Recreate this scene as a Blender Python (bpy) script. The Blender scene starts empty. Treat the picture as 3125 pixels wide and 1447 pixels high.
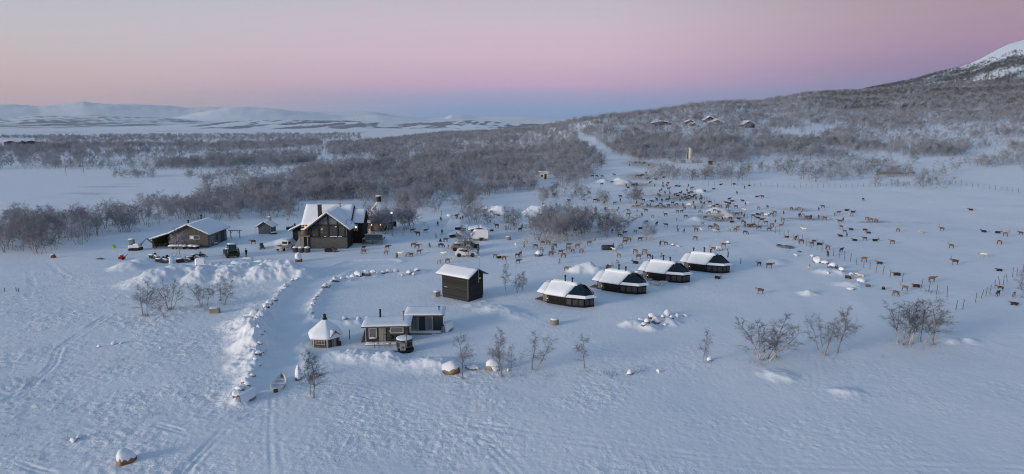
import bpy, bmesh, math, random
import numpy as np
from mathutils import Vector, Matrix

R = math.radians
scene = bpy.context.scene
C = scene.collection
# ------------------------------------------------------------------ camera
FPX, W0, H0 = 2083.0, 3125.0, 1447.0          # focal length in photo pixels
HC = 28.0                                       # drone height above the yard
PITCH = math.atan((H0 / 2 - 370.0) / FPX)       # horizon lies at row 370 of the photo
cam_d = bpy.data.cameras.new('camera')
cam_d.sensor_fit = 'HORIZONTAL'
cam_d.sensor_width = 36.0
cam_d.lens = 36.0 * FPX / W0
cam_d.clip_start = 1.0
cam_d.clip_end = 60000.0
cam = bpy.data.objects.new('camera', cam_d)
cam.location = (0, 0, HC)
cam.rotation_euler = (math.pi / 2 - PITCH, 0, 0)
C.objects.link(cam)
scene.camera = cam
# ------------------------------------------------------------------ sky
SUN_EL, SUN_AZ = R(9.0), R(-122.0)              # azimuth from +Y (view axis), clockwise positive
world = bpy.data.worlds.new('World')
scene.world = world
world.use_nodes = True
wn, wl = world.node_tree.nodes, world.node_tree.links
wn.clear()


def wnode(t, **k):
    n = wn.new(t)
    for a, b in k.items():
        setattr(n, a, b)
    return n


def srgb(r, g, b):
    f = lambda c: (c / 255 / 12.92) if c <= 10.3 else ((c / 255 + 0.055) / 1.055) ** 2.4
    return (f(r), f(g), f(b), 1.0)


def ramp(node, stops, interp='EASE'):
    cr = node.color_ramp
    cr.interpolation = interp
    while len(cr.elements) > 1:
        cr.elements.remove(cr.elements[-1])
    cr.elements[0].position = stops[0][0]
    cr.elements[0].color = stops[0][1]
    for p_, c_ in stops[1:]:
        e = cr.elements.new(p_)
        e.color = c_


tc = wnode('ShaderNodeTexCoord')
sep = wnode('ShaderNodeSeparateXYZ')
wl.new(tc.outputs['Generated'], sep.inputs[0])
# elevation 0..1 for 0..20 degrees (sine)
mr = wnode('ShaderNodeMapRange')
mr.inputs['From Min'].default_value = 0.0
mr.inputs['From Max'].default_value = math.sin(R(20))
wl.new(sep.outputs['Z'], mr.inputs['Value'])
D20 = lambda d: math.sin(R(d)) / math.sin(R(20))
r_l, r_c, r_r = (wnode('ShaderNodeValToRGB') for _ in range(3))
ramp(r_l, [(0.0, srgb(176, 168, 184)), (D20(0.8), srgb(196, 172, 178)), (D20(1.9), srgb(205, 178, 180)), (D20(3.6), srgb(206, 186, 188)),
           (D20(6.0), srgb(200, 193, 199)), (D20(9.6), srgb(184, 192, 204)), (1.0, srgb(150, 170, 200))], 'LINEAR')
ramp(r_c, [(0.0, srgb(122, 155, 200)), (D20(1.0), srgb(138, 162, 202)), (D20(2.0), srgb(166, 163, 202)), (D20(3.0), srgb(200, 170, 198)),
           (D20(5.0), srgb(212, 184, 202)), (D20(7.5), srgb(208, 190, 203)), (D20(9.6), srgb(196, 189, 201)), (1.0, srgb(150, 164, 196))], 'LINEAR')
ramp(r_r, [(0.0, srgb(118, 132, 170)), (D20(2.6), srgb(128, 130, 170)), (D20(3.8), srgb(146, 128, 164)), (D20(5.6), srgb(168, 140, 165)),
           (D20(7.5), srgb(170, 147, 162)), (D20(9.6), srgb(163, 148, 158)), (1.0, srgb(120, 128, 160))], 'LINEAR')
for r_ in (r_l, r_c, r_r):
    wl.new(mr.outputs[0], r_.inputs[0])
# azimuth blend on the horizontal direction
az1 = wnode('ShaderNodeMapRange', interpolation_type='SMOOTHSTEP')
az1.inputs['From Min'].default_value = -0.62
az1.inputs['From Max'].default_value = -0.02
wl.new(sep.outputs['X'], az1.inputs['Value'])
az2 = wnode('ShaderNodeMapRange', interpolation_type='SMOOTHSTEP')
az2.inputs['From Min'].default_value = 0.05
az2.inputs['From Max'].default_value = 0.62
wl.new(sep.outputs['X'], az2.inputs['Value'])


def wmix(fac, a, b):
    m = wnode('ShaderNodeMix', data_type='RGBA')
    wl.new(fac, m.inputs[0])
    wl.new(a, m.inputs[6])
    wl.new(b, m.inputs[7])
    return m.outputs[2]


band = wmix(az2.outputs[0], wmix(az1.outputs[0], r_l.outputs[0], r_c.outputs[0]), r_r.outputs[0])
sky = wnode('ShaderNodeTexSky', sky_type='NISHITA')
sky.sun_disc = False
sky.sun_elevation = R(3.0)
sky.sun_rotation = SUN_AZ
sky.altitude = 300
sky.ozone_density = 1.8
up = wnode('ShaderNodeMapRange', interpolation_type='SMOOTHSTEP')
up.inputs['From Min'].default_value = math.sin(R(10))
up.inputs['From Max'].default_value = math.sin(R(32))
wl.new(sep.outputs['Z'], up.inputs['Value'])
b1, b2 = wnode('ShaderNodeBackground'), wnode('ShaderNodeBackground')
b1.inputs['Strength'].default_value = 1.0
b2.inputs['Strength'].default_value = 0.445
wl.new(band, b1.inputs[0])
tint = wnode('ShaderNodeMix', data_type='RGBA', blend_type='MULTIPLY')
tint.inputs[0].default_value = 1.0
wl.new(sky.outputs[0], tint.inputs[6])
tint.inputs[7].default_value = (1.0, 0.985, 1.03, 1)
wl.new(tint.outputs[2], b2.inputs[0])
ms = wnode('ShaderNodeMixShader')
wl.new(up.outputs[0], ms.inputs[0])
wl.new(b1.outputs[0], ms.inputs[1])
wl.new(b2.outputs[0], ms.inputs[2])
wo = wnode('ShaderNodeOutputWorld')
wl.new(ms.outputs[0], wo.inputs['Surface'])
# ------------------------------------------------------------------ the low sun behind thin haze
sun_d = bpy.data.lights.new('sun', 'SUN')
sun_d.energy = 2.7
sun_d.angle = R(16)
sun_d.color = (1.0, 0.87, 0.75)
sun = bpy.data.objects.new('sun', sun_d)
sd = Vector((math.sin(SUN_AZ) * math.cos(SUN_EL), math.cos(SUN_AZ) * math.cos(SUN_EL), math.sin(SUN_EL)))
sun.rotation_euler = sd.to_track_quat('Z', 'Y').to_euler()
C.objects.link(sun)
scene.view_settings.view_transform = 'Standard'
scene.view_settings.look = 'None'
scene.view_settings.exposure = 0.0
scene.view_settings.gamma = 1.0
scene.view_settings.use_curve_mapping = False
scene.cycles.max_bounces = 5
scene.cycles.diffuse_bounces = 3
scene.cycles.volume_bounces = 0
scene.cycles.use_denoising = True
scene.cycles.denoiser = 'OPENIMAGEDENOISE'
scene.cycles.denoising_input_passes = 'RGB_ALBEDO_NORMAL'
scene.cycles.denoising_prefilter = 'ACCURATE'
scene.cycles.filter_width = 1.1

# ------------------------------------------------------------------ helpers: measuring
CP, SP = math.cos(PITCH), math.sin(PITCH)


def elev(v):
    """tangent of the elevation angle of photo row v (middle of the frame)"""
    return math.tan(math.atan((H0 / 2 - v) / FPX) - PITCH)


def proj(x, y, z):
    zc = y * CP + (HC - z) * SP
    yc = y * SP - (HC - z) * CP
    zc = np.where(np.asarray(zc) < 1, 1, zc)
    return W0 / 2 + FPX * x / zc, H0 / 2 - FPX * yc / zc


_TAB = {}


def interp(x, xs, ys, w=7):
    """table lookup, softened so that knots leave no creases"""
    key = (tuple(xs), tuple(ys))
    if key not in _TAB:
        g = np.arange(-1200, 5200, 5.0)
        k = np.exp(-np.linspace(-2, 2, 2 * w + 1) ** 2)
        t = np.interp(g, xs, ys)
        _TAB[key] = (g, np.convolve(np.pad(t, w, mode='edge'), k / k.sum(), 'valid'))
    g, t = _TAB[key]
    return np.interp(x, g, t)


def sstep(a, b, x):
    t = np.clip((x - a) / (b - a), 0, 1)
    return t * t * (3 - 2 * t)


def _h(ix, iy, s):
    n = (ix * 374761393 + iy * 668265263 + s * 974634777) & 0xffffffff
    n = ((n ^ (n >> 13)) * 1274126177) & 0xffffffff
    return (n ^ (n >> 16)) & 0xffffffff


def noise(x, y, s=0):
    """gradient noise, about -0.7..0.7"""
    x = np.asarray(x, float)
    y = np.asarray(y, float)
    ix, iy = np.floor(x).astype(np.int64), np.floor(y).astype(np.int64)
    fx, fy = x - ix, y - iy
    ux, uy = fx * fx * fx * (fx * (fx * 6 - 15) + 10), fy * fy * fy * (fy * (fy * 6 - 15) + 10)

    def g(jx, jy, dx, dy):
        a = _h(jx, jy, s).astype(float) * (2 * math.pi / 4294967296.0)
        return np.cos(a) * dx + np.sin(a) * dy
    a = g(ix, iy, fx, fy)
    b = g(ix + 1, iy, fx - 1, fy)
    c = g(ix, iy + 1, fx, fy - 1)
    d = g(ix + 1, iy + 1, fx - 1, fy - 1)
    return (a + (b - a) * ux) + ((c + (d - c) * ux) - (a + (b - a) * ux)) * uy


def fbm(x, y, s=0, o=4):
    t, a = 0, 1.0
    for i in range(o):
        t = t + a * noise(x * 2 ** i, y * 2 ** i, s + i * 17)
        a *= 0.5
    return t


# ------------------------------------------------------------------ the lie of the land
DU = [800, 1000, 1200, 1400, 1530, 1640, 1750, 1830, 1950, 2050, 2150, 2210, 2260, 2310, 2400, 2450, 2500, 2560, 2640, 2700, 2850, 3125, 3600, 4400]
DV = [470, 462, 440, 423, 411, 402, 378, 364, 351, 335, 320, 313, 313, 312, 296, 287, 283, 282, 276, 272, 262, 250, 240, 240]
DR = [900, 900, 900, 900, 850, 800, 750, 750, 800, 850, 900, 950, 1000, 1050, 1150, 1200, 1250, 1350, 1420, 1450, 1450, 1450, 1450, 1450]
DZ = [elev(v) * r for v, r in zip(DV, DR)]
EU = [2350, 2560, 2620, 2680, 2760, 2850, 2900, 2960, 3040, 3125, 3300, 3700, 4400]
EV = [330, 290, 274, 262, 247, 222, 208, 183, 138, 108, 55, -10, -50]
EZ = [-40.0] + [elev(v) * 2500 for v in EV[1:]]
RIDGES = [  # distance, half depth, columns, rows of the skyline
    (15000, 2600, [-600, 0, 120, 200, 260, 330, 450, 560, 620, 700, 800, 900, 1000, 1110, 1150, 1200, 1300, 1360, 1372, 1410, 1460, 1600, 1700, 1780, 1797, 1825, 1840, 2000, 2600, 4000],
     [335, 320, 325, 319, 311, 315, 322, 330, 329, 329, 331, 338, 343, 340, 343, 353, 361, 359, 350, 350, 356, 355, 360, 362, 353, 355, 361, 364, 366, 372]),
    (9000, 1500, [-600, 0, 480, 520, 600, 640, 700, 760, 860, 960, 1050, 1150, 1300, 1450, 1600, 1700, 4000],
     [372, 368, 364, 360, 345, 337, 330, 329, 333, 346, 355, 350, 364, 362, 366, 368, 374]),
    (5500, 1300, [-600, 0, 100, 200, 320, 420, 520, 600, 680, 760, 900, 4000], [365, 361, 354, 355, 351, 357, 361, 368, 376, 378, 380, 381]),
    (3500, 620, [-600, 0, 300, 480, 600, 700, 800, 900, 1000, 1080, 1200, 1330, 1450, 1560, 1700, 1860, 4000],
     [392, 390, 388, 382, 378, 371, 366, 366, 367, 370, 377, 372, 367, 377, 377, 374, 378]),
]


def macro(x, y):
    x = np.asarray(x, float)
    y = np.asarray(y, float)
    r = np.hypot(x, y)
    az = np.arctan2(x, y)
    t = np.tan(np.clip(az, -0.85, 0.85))
    u = W0 / 2 + FPX * t / CP
    back = sstep(1.9, 1.1, np.abs(az))
    ca = np.cos(np.clip(az, -0.85, 0.85))          # rows of the photo measure height against depth, not range
    zd, rd = np.maximum(0, HC + interp(u, DU, DZ, 7) * ca), interp(u, DU, DR, 7)
    q = np.clip((r - 225) / (rd - 225), 0, 1)
    d = zd * q ** 1.3
    d = np.where(r > rd, zd * np.exp(-((r - rd) / (700 + 0 * rd)) ** 2), d)
    e = np.maximum(0, HC + interp(u, EU, EZ) * ca)
    qe = np.clip((r - 1000) / 1500, 0, 1)
    e = e * np.where(r < 2500, qe ** 1.15, np.exp(-((r - 2500) / 1800) ** 2))
    z = np.maximum(d, e)
    for R_, W_, us, vs in RIDGES:
        vs_ = [elev(v) for v in vs]
        zr = HC + interp(u, us, vs_, 3) * R_ * ca
        zr = zr * np.exp(-((r - R_) / W_) ** 2)
        z = np.maximum(z, zr)
    n = fbm(x / 190, y / 190, 3, 3)
    z = z + n * (0.6 * sstep(200, 420, r) + 4 * sstep(500, 1500, r) * sstep(4, 20, z))
    z = z + fbm(x / 700, y / 1400, 9, 6) * 0.13 * np.abs(z) * sstep(3500, 5000, r) - 0.06 * np.abs(z) * np.abs(noise(x / 260, y / 900, 19)) * sstep(4500, 6500, r)
    return z * back


_TS = 40.0 * 1.012 ** np.arange(530)


def ground_at(u, v):
    """where the line of sight through photo pixel (u, v) meets the land"""
    dx, b = (u - W0 / 2) / FPX, (v - H0 / 2) / FPX
    dy, dz = CP - b * SP, -SP - b * CP
    ts = _TS
    if v > 720:         # near, nearly level ground
        ts = 40.0 * 1.02 ** np.arange(90)
    for _ in range(3):
        below = HC + dz * ts < macro(dx * ts, dy * ts)
        k = int(np.argmax(below)) if below.any() else len(ts) - 1
        ts = np.linspace(ts[max(0, k - 1)], ts[k], 12)
    t = float(ts[-1])
    return dx * t, dy * t


G = ground_at


def pts(px):
    return [G(u, v) for u, v in px]


def line_dist(x, y, line):
    """distance to a polyline and the signed side"""
    best = np.full(np.shape(x), 1e9)
    for (ax, ay), (bx, by) in zip(line[:-1], line[1:]):
        vx, vy = bx - ax, by - ay
        L2 = vx * vx + vy * vy
        s = np.clip(((x - ax) * vx + (y - ay) * vy) / L2, 0, 1)
        best = np.minimum(best, np.hypot(x - ax - s * vx, y - ay - s * vy))
    return best


ROAD = pts([(846, 1165), (850, 1110), (868, 1000), (900, 925), (950, 868), (1015, 828), (1090, 803), (1180, 800)])
TRACKS = [
    (pts([(845, 1170), (838, 1230), (836, 1320), (848, 1447)]), 0.8, 0.75, 0.016), (pts([(838, 1150), (818, 1230), (812, 1330), (815, 1447)]), 0.4, 0.6, 0.014),
    (pts([(940, 1175), (1080, 1200), (1200, 1228), (1330, 1268), (1420, 1310), (1500, 1368), (1575, 1447)]), 1.4, 0.7, 0.02),
    (pts([(1290, 1262), (1480, 1300), (1700, 1338), (1960, 1375), (2300, 1410), (2700, 1425), (3125, 1436)]), 0.8, 0.9, 0.022),
    (pts([(560, 1440), (640, 1360), (690, 1310), (760, 1275), (800, 1255)]), 0.5, 0.6, 0.05),
    (pts([(480, 1300), (560, 1322), (640, 1320), (745, 1318)]), 0.3, 0.5, 0.06),
    (pts([(0, 1235), (80, 1190), (160, 1110), (180, 1060), (240, 1020), (330, 960)]), 0.4, 0.6, 0.06),
    (pts([(0, 1390), (90, 1430), (160, 1447)]), 0.3, 0.5, 0.06),
    (pts([(1350, 794), (1500, 803), (1640, 820), (1800, 840)]), 0.3, 0.5, 0.08),
    (pts([(2480, 1090), (2492, 1170), (2478, 1240)]), 0.5, 0.9, 0.012),
    (pts([(2010, 1180), (2000, 1330), (2040, 1447)]), 0.5, 0.9, 0.008),
    (pts([(90, 830), (100, 870), (85, 905)]), 0.4, 0.6, 0.06), (pts([(150, 800), (180, 835), (210, 850)]), 0.4, 0.6, 0.06),
]
BANKS = [  # ploughed-up ridges: line, height, half width
    (pts([(915, 862), (880, 878), (850, 910), (815, 950), (800, 990), (798, 1040), (795, 1090), (780, 1130), (765, 1160), (740, 1190), (722, 1230)]), .55, 1.0),
    (pts([(780, 985), (770, 1030), (775, 1075), (765, 1120)]), .8, 2.2), (pts([(800, 930), (775, 960), (760, 990)]), .4, 1.8),
    (pts([(1285, 830), (1200, 838), (1100, 850), (1020, 866), (985, 895), (960, 925), (951, 960), (960, 980), (1000, 985), (1090, 985)]), .40, .9),
    (pts([(925, 1095), (940, 1060), (935, 1040)]), .5, 1.0), (pts([(1665, 930), (1720, 942), (1790, 952), (1812, 944)]), .22, .5), (pts([(1835, 890), (1900, 903), (1950, 910)]), .2, .5), (pts([(1975, 857), (2030, 868), (2095, 874)]), .26, .6),
    (pts([(2100, 829), (2160, 838), (2210, 842)]), .18, .5), (pts([(1340, 908), (1400, 922), (1432, 932), (1485, 920)]), .3, .7), (pts([(1020, 1075), (1080, 1085), (1150, 1090), (1250, 1110), (1330, 1120)]), .4, 1.6),
]
YARD = pts([(640, 800), (820, 795), (1000, 800), (1200, 800), (1330, 800)])
MOUNDS = [  # photo pixel of the middle, height, radius, lumpiness
    (450, 868, 1.0, 4.0, .15), (478, 862, 1.5, 4.4, .2), (512, 856, 1.8, 4.4, .3), (545, 848, 1.5, 4.0, .4), (580, 846, 1.5, 4.0, .55), (606, 856, 1.5, 3.6, .6), (640, 846, 1.7, 4.0, .7), (672, 838, 1.6, 3.6, .8), (700, 848, 1.7, 4.0, .7),
    (735, 840, 1.8, 4.0, .6), (770, 832, 1.8, 3.8, .6), (800, 846, 1.8, 4.2, .5), (835, 836, 2.0, 4.0, .5), (865, 842, 2.0, 4.0, .5), (895, 838, 1.6, 3.4, .5), (920, 846, 1.2, 3.0, .45), (940, 842, 0.8, 2.2, .4),
    (395, 818, 1.1, 3.0, .2), (432, 802, 0.9, 3.0, .2), (735, 815, 1.1, 2.8, .7), (800, 812, 1.2, 2.6, .8), (840, 815, 1.2, 2.6, .8), (640, 825, 1.0, 2.6, .7),
    (776, 1022, 1.0, 2.6, .3), (768, 1062, 0.9, 2.4, .3), (742, 990, 0.6, 3.0, .2), (792, 985, 0.7, 1.6, .5),
    (1500, 640, 1.5, 4.0, .3), (1530, 650, 2.3, 4.5, .3), (1640, 650, 2.2, 4.5, .3), (1672, 642, 1.8, 4.0, .3), (1392, 695, 2.2, 3.2, .3), (1420, 706, 1.6, 2.6, .5), (1400, 716, 1.0, 2.6, .5),
    (1770, 828, 1.1, 2.0, .5), (1798, 826, 1.5, 2.2, .5), (1820, 832, 1.0, 1.8, .4), (1512, 945, 0.6, 2.4, .6), (1548, 958, 0.7, 2.4, .7), (1580, 966, 0.4, 2.0, .6),
    (2184, 648, 1.6, 3.0, .2), (2206, 655, 1.6, 3.0, .2), (2228, 668, 1.5, 2.6, .2), (2138, 586, 1.4, 2.6, .1), (2126, 672, 0.9, 2.6, .3),
    (1100, 738, 1.7, 4.0, .3), (1135, 732, 1.4, 4.0, .4), (1165, 732, 0.9, 3.5, .4), (880, 742, 1.0, 4.0, .2),
    (1165, 1088, .35, 2.5, .4), (1100, 1085, .35, 2.2, .4), (935, 1055, .5, 1.6, .3),
    (1930, 990, .5, 1.6, .6), (1980, 1000, .5, 1.5, .6), (2040, 985, .5, 1.6, .6), (2365, 800, .5, 2.5, .1), (2468, 897, .7, 1.4, .1), (2595, 870, .5, 2.4, .5), (2540, 830, .6, 3.0, .5),
    (1905, 560, 1.6, 3.5, .4), (1890, 552, 1.4, 3.0, .4), (1840, 555, 1.2, 3.0, .4), (1968, 538, 1.4, 2.5, .2), (1700, 640, 1.0, 3.0, .2),
    (2375, 1150, .35, 1.8, .5), (2580, 1198, .3, 1.5, .4), (2905, 1038, .3, 1.2, .2), (2962, 1040, .3, 1.2, .2), (1330, 1115, .5, 2.5, .3),
]
MW = [(*G(u, v), h, r, l) for u, v, h, r, l in MOUNDS]
DIRT = [
    (1650, 765, 9, 7, .22), (1740, 770, 9, 6, .22), (1560, 790, 8, 5, .18), (1270, 770, 8, 6, .18), (1350, 760, 6, 6, .2), (1930, 740, 10, 8, .22), (1960, 650, 14, 9, .35), (2060, 670, 14, 9, .35), (2150, 700, 12, 6, .3), (2260, 655, 10, 7, .4), (2370, 670, 10, 7, .35), (2330, 640, 10, 6, .3), (2580, 700, 10, 6, .25), (1880, 630, 10, 8, .3),  # trampled, hay-strewn ground: photo pixel, half length across, half depth, strength
    (1960, 500, 11, 22, 1), (1955, 540, 9, 16, 1), (1950, 565, 9, 8, 1), (2030, 600, 12, 10, .8), (2075, 605, 10, 9, .9), (2030, 632, 12, 6, .9), (2090, 630, 12, 8, .8), (2180, 660, 8, 5, 1),
    (2200, 672, 7, 4, 1), (2130, 690, 6, 2.5, .8), (2100, 648, 10, 3, .5), (2430, 640, 7, 5, .8), (2460, 668, 8, 4, 1), (2510, 660, 9, 4, .5), (2665, 678, 6, 2.5, 1), (2700, 690, 14, 6, .35),
    (2300, 690, 6, 3, .9), (2340, 705, 6, 2, .7), (1990, 585, 14, 16, .4), (2090, 690, 18, 10, .25), (1830, 545, 4, 4, .8), (2800, 680, 14, 6, .35), (2300, 790, 13, 4, .15), (2400, 830, 14, 5, .15),
    (330, 570, 18, 5, .6), (270, 590, 14, 4, .6), (285, 593, 6, 3, .6), (380, 562, 12, 4, .5), (2380, 500, 30, 6, .3), (1700, 585, 3, 3, .3),
]
DW = [(*G(u, v), a, b, s) for u, v, a, b, s in DIRT]
TRAIL = pts([(2250, 720), (2330, 770), (2420, 830), (2500, 890), (2560, 960), (2600, 1030)])
PADS = []          # flat ground under buildings: x, y, radius


def detail(x, y):
    """snow relief in the near ground (added to macro); returns dz"""
    x = np.asarray(x, float)
    y = np.asarray(y, float)
    r = np.hypot(x, y)
    road = line_dist(x, y, ROAD)
    yard = line_dist(x, y, YARD)
    u, v = proj(x, y, 0.0)
    field = sstep(900, 700, u) * sstep(800, 860, v)
    fore = sstep(1000, 1150, v)
    rough = 0.30 + 0.75 * field + 0.40 * fore * (1 - field)
    rough = rough * (0.55 + 0.45 * sstep(2200, 1700, u))
    rough = rough + 0.5 * sstep(1240, 1400, u) * sstep(2800, 2500, u) * sstep(830, 790, v) * sstep(0, .4, noise(x / 16, y / 16, 73) + .2)
    trail = line_dist(x, y, TRAIL)
    smooth = np.minimum(np.minimum(sstep(1.6, 3.4, road), sstep(5, 11, yard)), sstep(2.5, 5.5, trail))
    rough = rough * (0.18 + 0.82 * smooth)
    patch = 0.45 + 0.9 * sstep(-0.25, 0.35, noise(x / 9, y / 9, 71))
    rough = rough * patch
    w1 = noise(x / 1.1 + 0.6 * noise(x / 2, y / 2, 5), y / 1.1, 11)
    w2 = noise(x / 0.55, y / 0.55, 12)
    w3 = noise(x / 2.8, y / 2.8, 13)
    tuss = np.maximum(0, noise(x / 0.75 + 0.5 * w1, y / 0.75, 14)) ** 1.6
    dz = rough * (0.05 * w1 + 0.065 * w2 + 0.06 * w3 + 0.16 * tuss)
    dz += 0.22 * noise(x / 14, y / 14, 21) * sstep(3, 8, road) + 0.25 * noise(x / 33, y / 33, 22)
    dz += -0.05 * sstep(5.5, 2.0, trail) + .03 * np.exp(-((trail - 5.0) / 1.5) ** 2)
    # ploughed road with lines of wheel ruts and a low bank on each side
    dz += -0.10 * sstep(3.2, 2.0, road) + 0.22 * np.exp(-((road - 3.1) / 0.75) ** 2) * (0.5 + 0.9 * np.abs(noise(x / 1.3, y / 1.3, 31)))
    dz += 0.022 * np.cos(road * 9.5 + 1.5 * noise(x / 5, y / 5, 33)) * sstep(2.4, 1.6, road) * sstep(-.3, .3, noise(x / 3, y / 7, 32))
    for line, hw, wl_, dep in TRACKS:
        d = line_dist(x, y, line) + .12 * noise(x / 1.5, y / 1.5, 36)
        dep = dep * (.25 + .6 * sstep(-.3, .3, noise(x / 4, y / 4, 37)))
        dz += -dep * 0.6 * sstep(hw + 0.25, hw * 0.8, d) + dep * np.cos(d * 2 * math.pi / wl_) * sstep(hw + 0.1, hw * 0.9, d) + dep * 0.9 * np.exp(-((d - hw - 0.25) / 0.2) ** 2)
    wx, wy = x + 0.9 * noise(x / 2.2, y / 2.2, 44) + .35 * noise(x / .8, y / .8, 46), y + 0.9 * noise(x / 2.2, y / 2.2, 45) + .35 * noise(x / .8, y / .8, 47)
    blk = np.floor(4 * noise(wx / 0.9, wy / 0.9, 48)) / 4
    lum = 0.9 * np.abs(noise(wx / 1.4, wy / 1.4, 41)) + 0.7 * np.abs(noise(x / 0.6, y / 0.6, 42)) + 0.7 * noise(wx / 2.6, wy / 2.6, 43) + 0.5 * blk
    ms, mx_, ml = np.zeros_like(dz), np.zeros_like(dz), np.zeros_like(dz)
    for mx, my, h, rad, l in MW:
        k = ((wx - mx) / rad) ** 2 + ((wy - my) / (rad * 0.95)) ** 2
        q = np.clip(1.25 * np.exp(-k * 1.5) - 0.06, 0, 1)
        ms += (h * q) ** 3
        ml = np.maximum(ml, h * l * np.minimum(1, q * 2.2))
    dz = dz + ms ** (1 / 3) + ml * 0.62 * lum
    for line, bh, bw in BANKS:
        d = line_dist(wx, wy, line)
        dz = dz + bh * np.exp(-(d / bw) ** 2) * (.75 + .75 * np.clip(lum, -.3, 1))
    for px, py, pr in PADS:
        d = np.hypot(x - px, y - py)
        dz = dz * (0.12 + 0.88 * sstep(pr, pr + 2.0, d))
    return dz * sstep(420, 300, r)


def height(x, y):
    return macro(x, y) + detail(x, y)


def hz(x, y):
    return float(height(np.array([x]), np.array([y]))[0])
PADS += [(-72, 155, 8), (-41, 154, 9), (-36, 178, 6), (-9, 107, 4.2), (-16, 86, 4.5), (-12, 90, 3), (-23.8, 83.5, 2.4), (-57, 165, 2.5)]
PADS += [(px + 3.6, py - 1.0, 4.2) for px, py in [(5.45, 103.4), (15.05, 111.5), (24.3, 119.5), (33.7, 127.1)]]


# ------------------------------------------------------------------ materials
def new_mat(name):
    m = bpy.data.materials.new(name)
    m.use_nodes = True
    nt = m.node_tree
    b = nt.nodes['Principled BSDF']
    b.inputs['Specular IOR Level'].default_value = 0.25
    return m, nt, b


def mnode(nt, t, **k):
    n = nt.nodes.new(t)
    for a, b in k.items():
        setattr(n, a, b)
    return n


def plain(name, col, rough=0.8, var=0.25, scale=3.0, metal=0.0, stretch=(1, 1, 1), bump=0.0, spec=0.25, tint=None):
    """a material whose colour wanders with two scales of noise"""
    m, nt, b = new_mat(name)
    tcn = mnode(nt, 'ShaderNodeTexCoord')
    mp = mnode(nt, 'ShaderNodeMapping')
    mp.inputs['Scale'].default_value = stretch
    nt.links.new(tcn.outputs['Object'], mp.inputs[0])
    n1 = mnode(nt, 'ShaderNodeTexNoise')
    n1.inputs['Scale'].default_value = scale
    n1.inputs['Detail'].default_value = 5
    nt.links.new(mp.outputs[0], n1.inputs['Vector'])
    cr = mnode(nt, 'ShaderNodeValToRGB')
    lo = tuple(c * (1 - var) for c in col) + (1,)
    hi = tuple(min(1, c * (1 + var)) for c in (tint or col)) + (1,)
    ramp(cr, [(0.3, lo), (0.7, hi)], 'LINEAR')
    nt.links.new(n1.outputs[0], cr.inputs[0])
    nt.links.new(cr.outputs[0], b.inputs['Base Color'])
    b.inputs['Roughness'].default_value = rough
    b.inputs['Metallic'].default_value = metal
    b.inputs['Specular IOR Level'].default_value = spec
    if bump:
        bp = mnode(nt, 'ShaderNodeBump')
        bp.inputs['Strength'].default_value = 0.6
        bp.inputs['Distance'].default_value = bump
        nt.links.new(n1.outputs[0], bp.inputs['Height'])
        nt.links.new(bp.outputs[0], b.inputs['Normal'])
    return m


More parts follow.
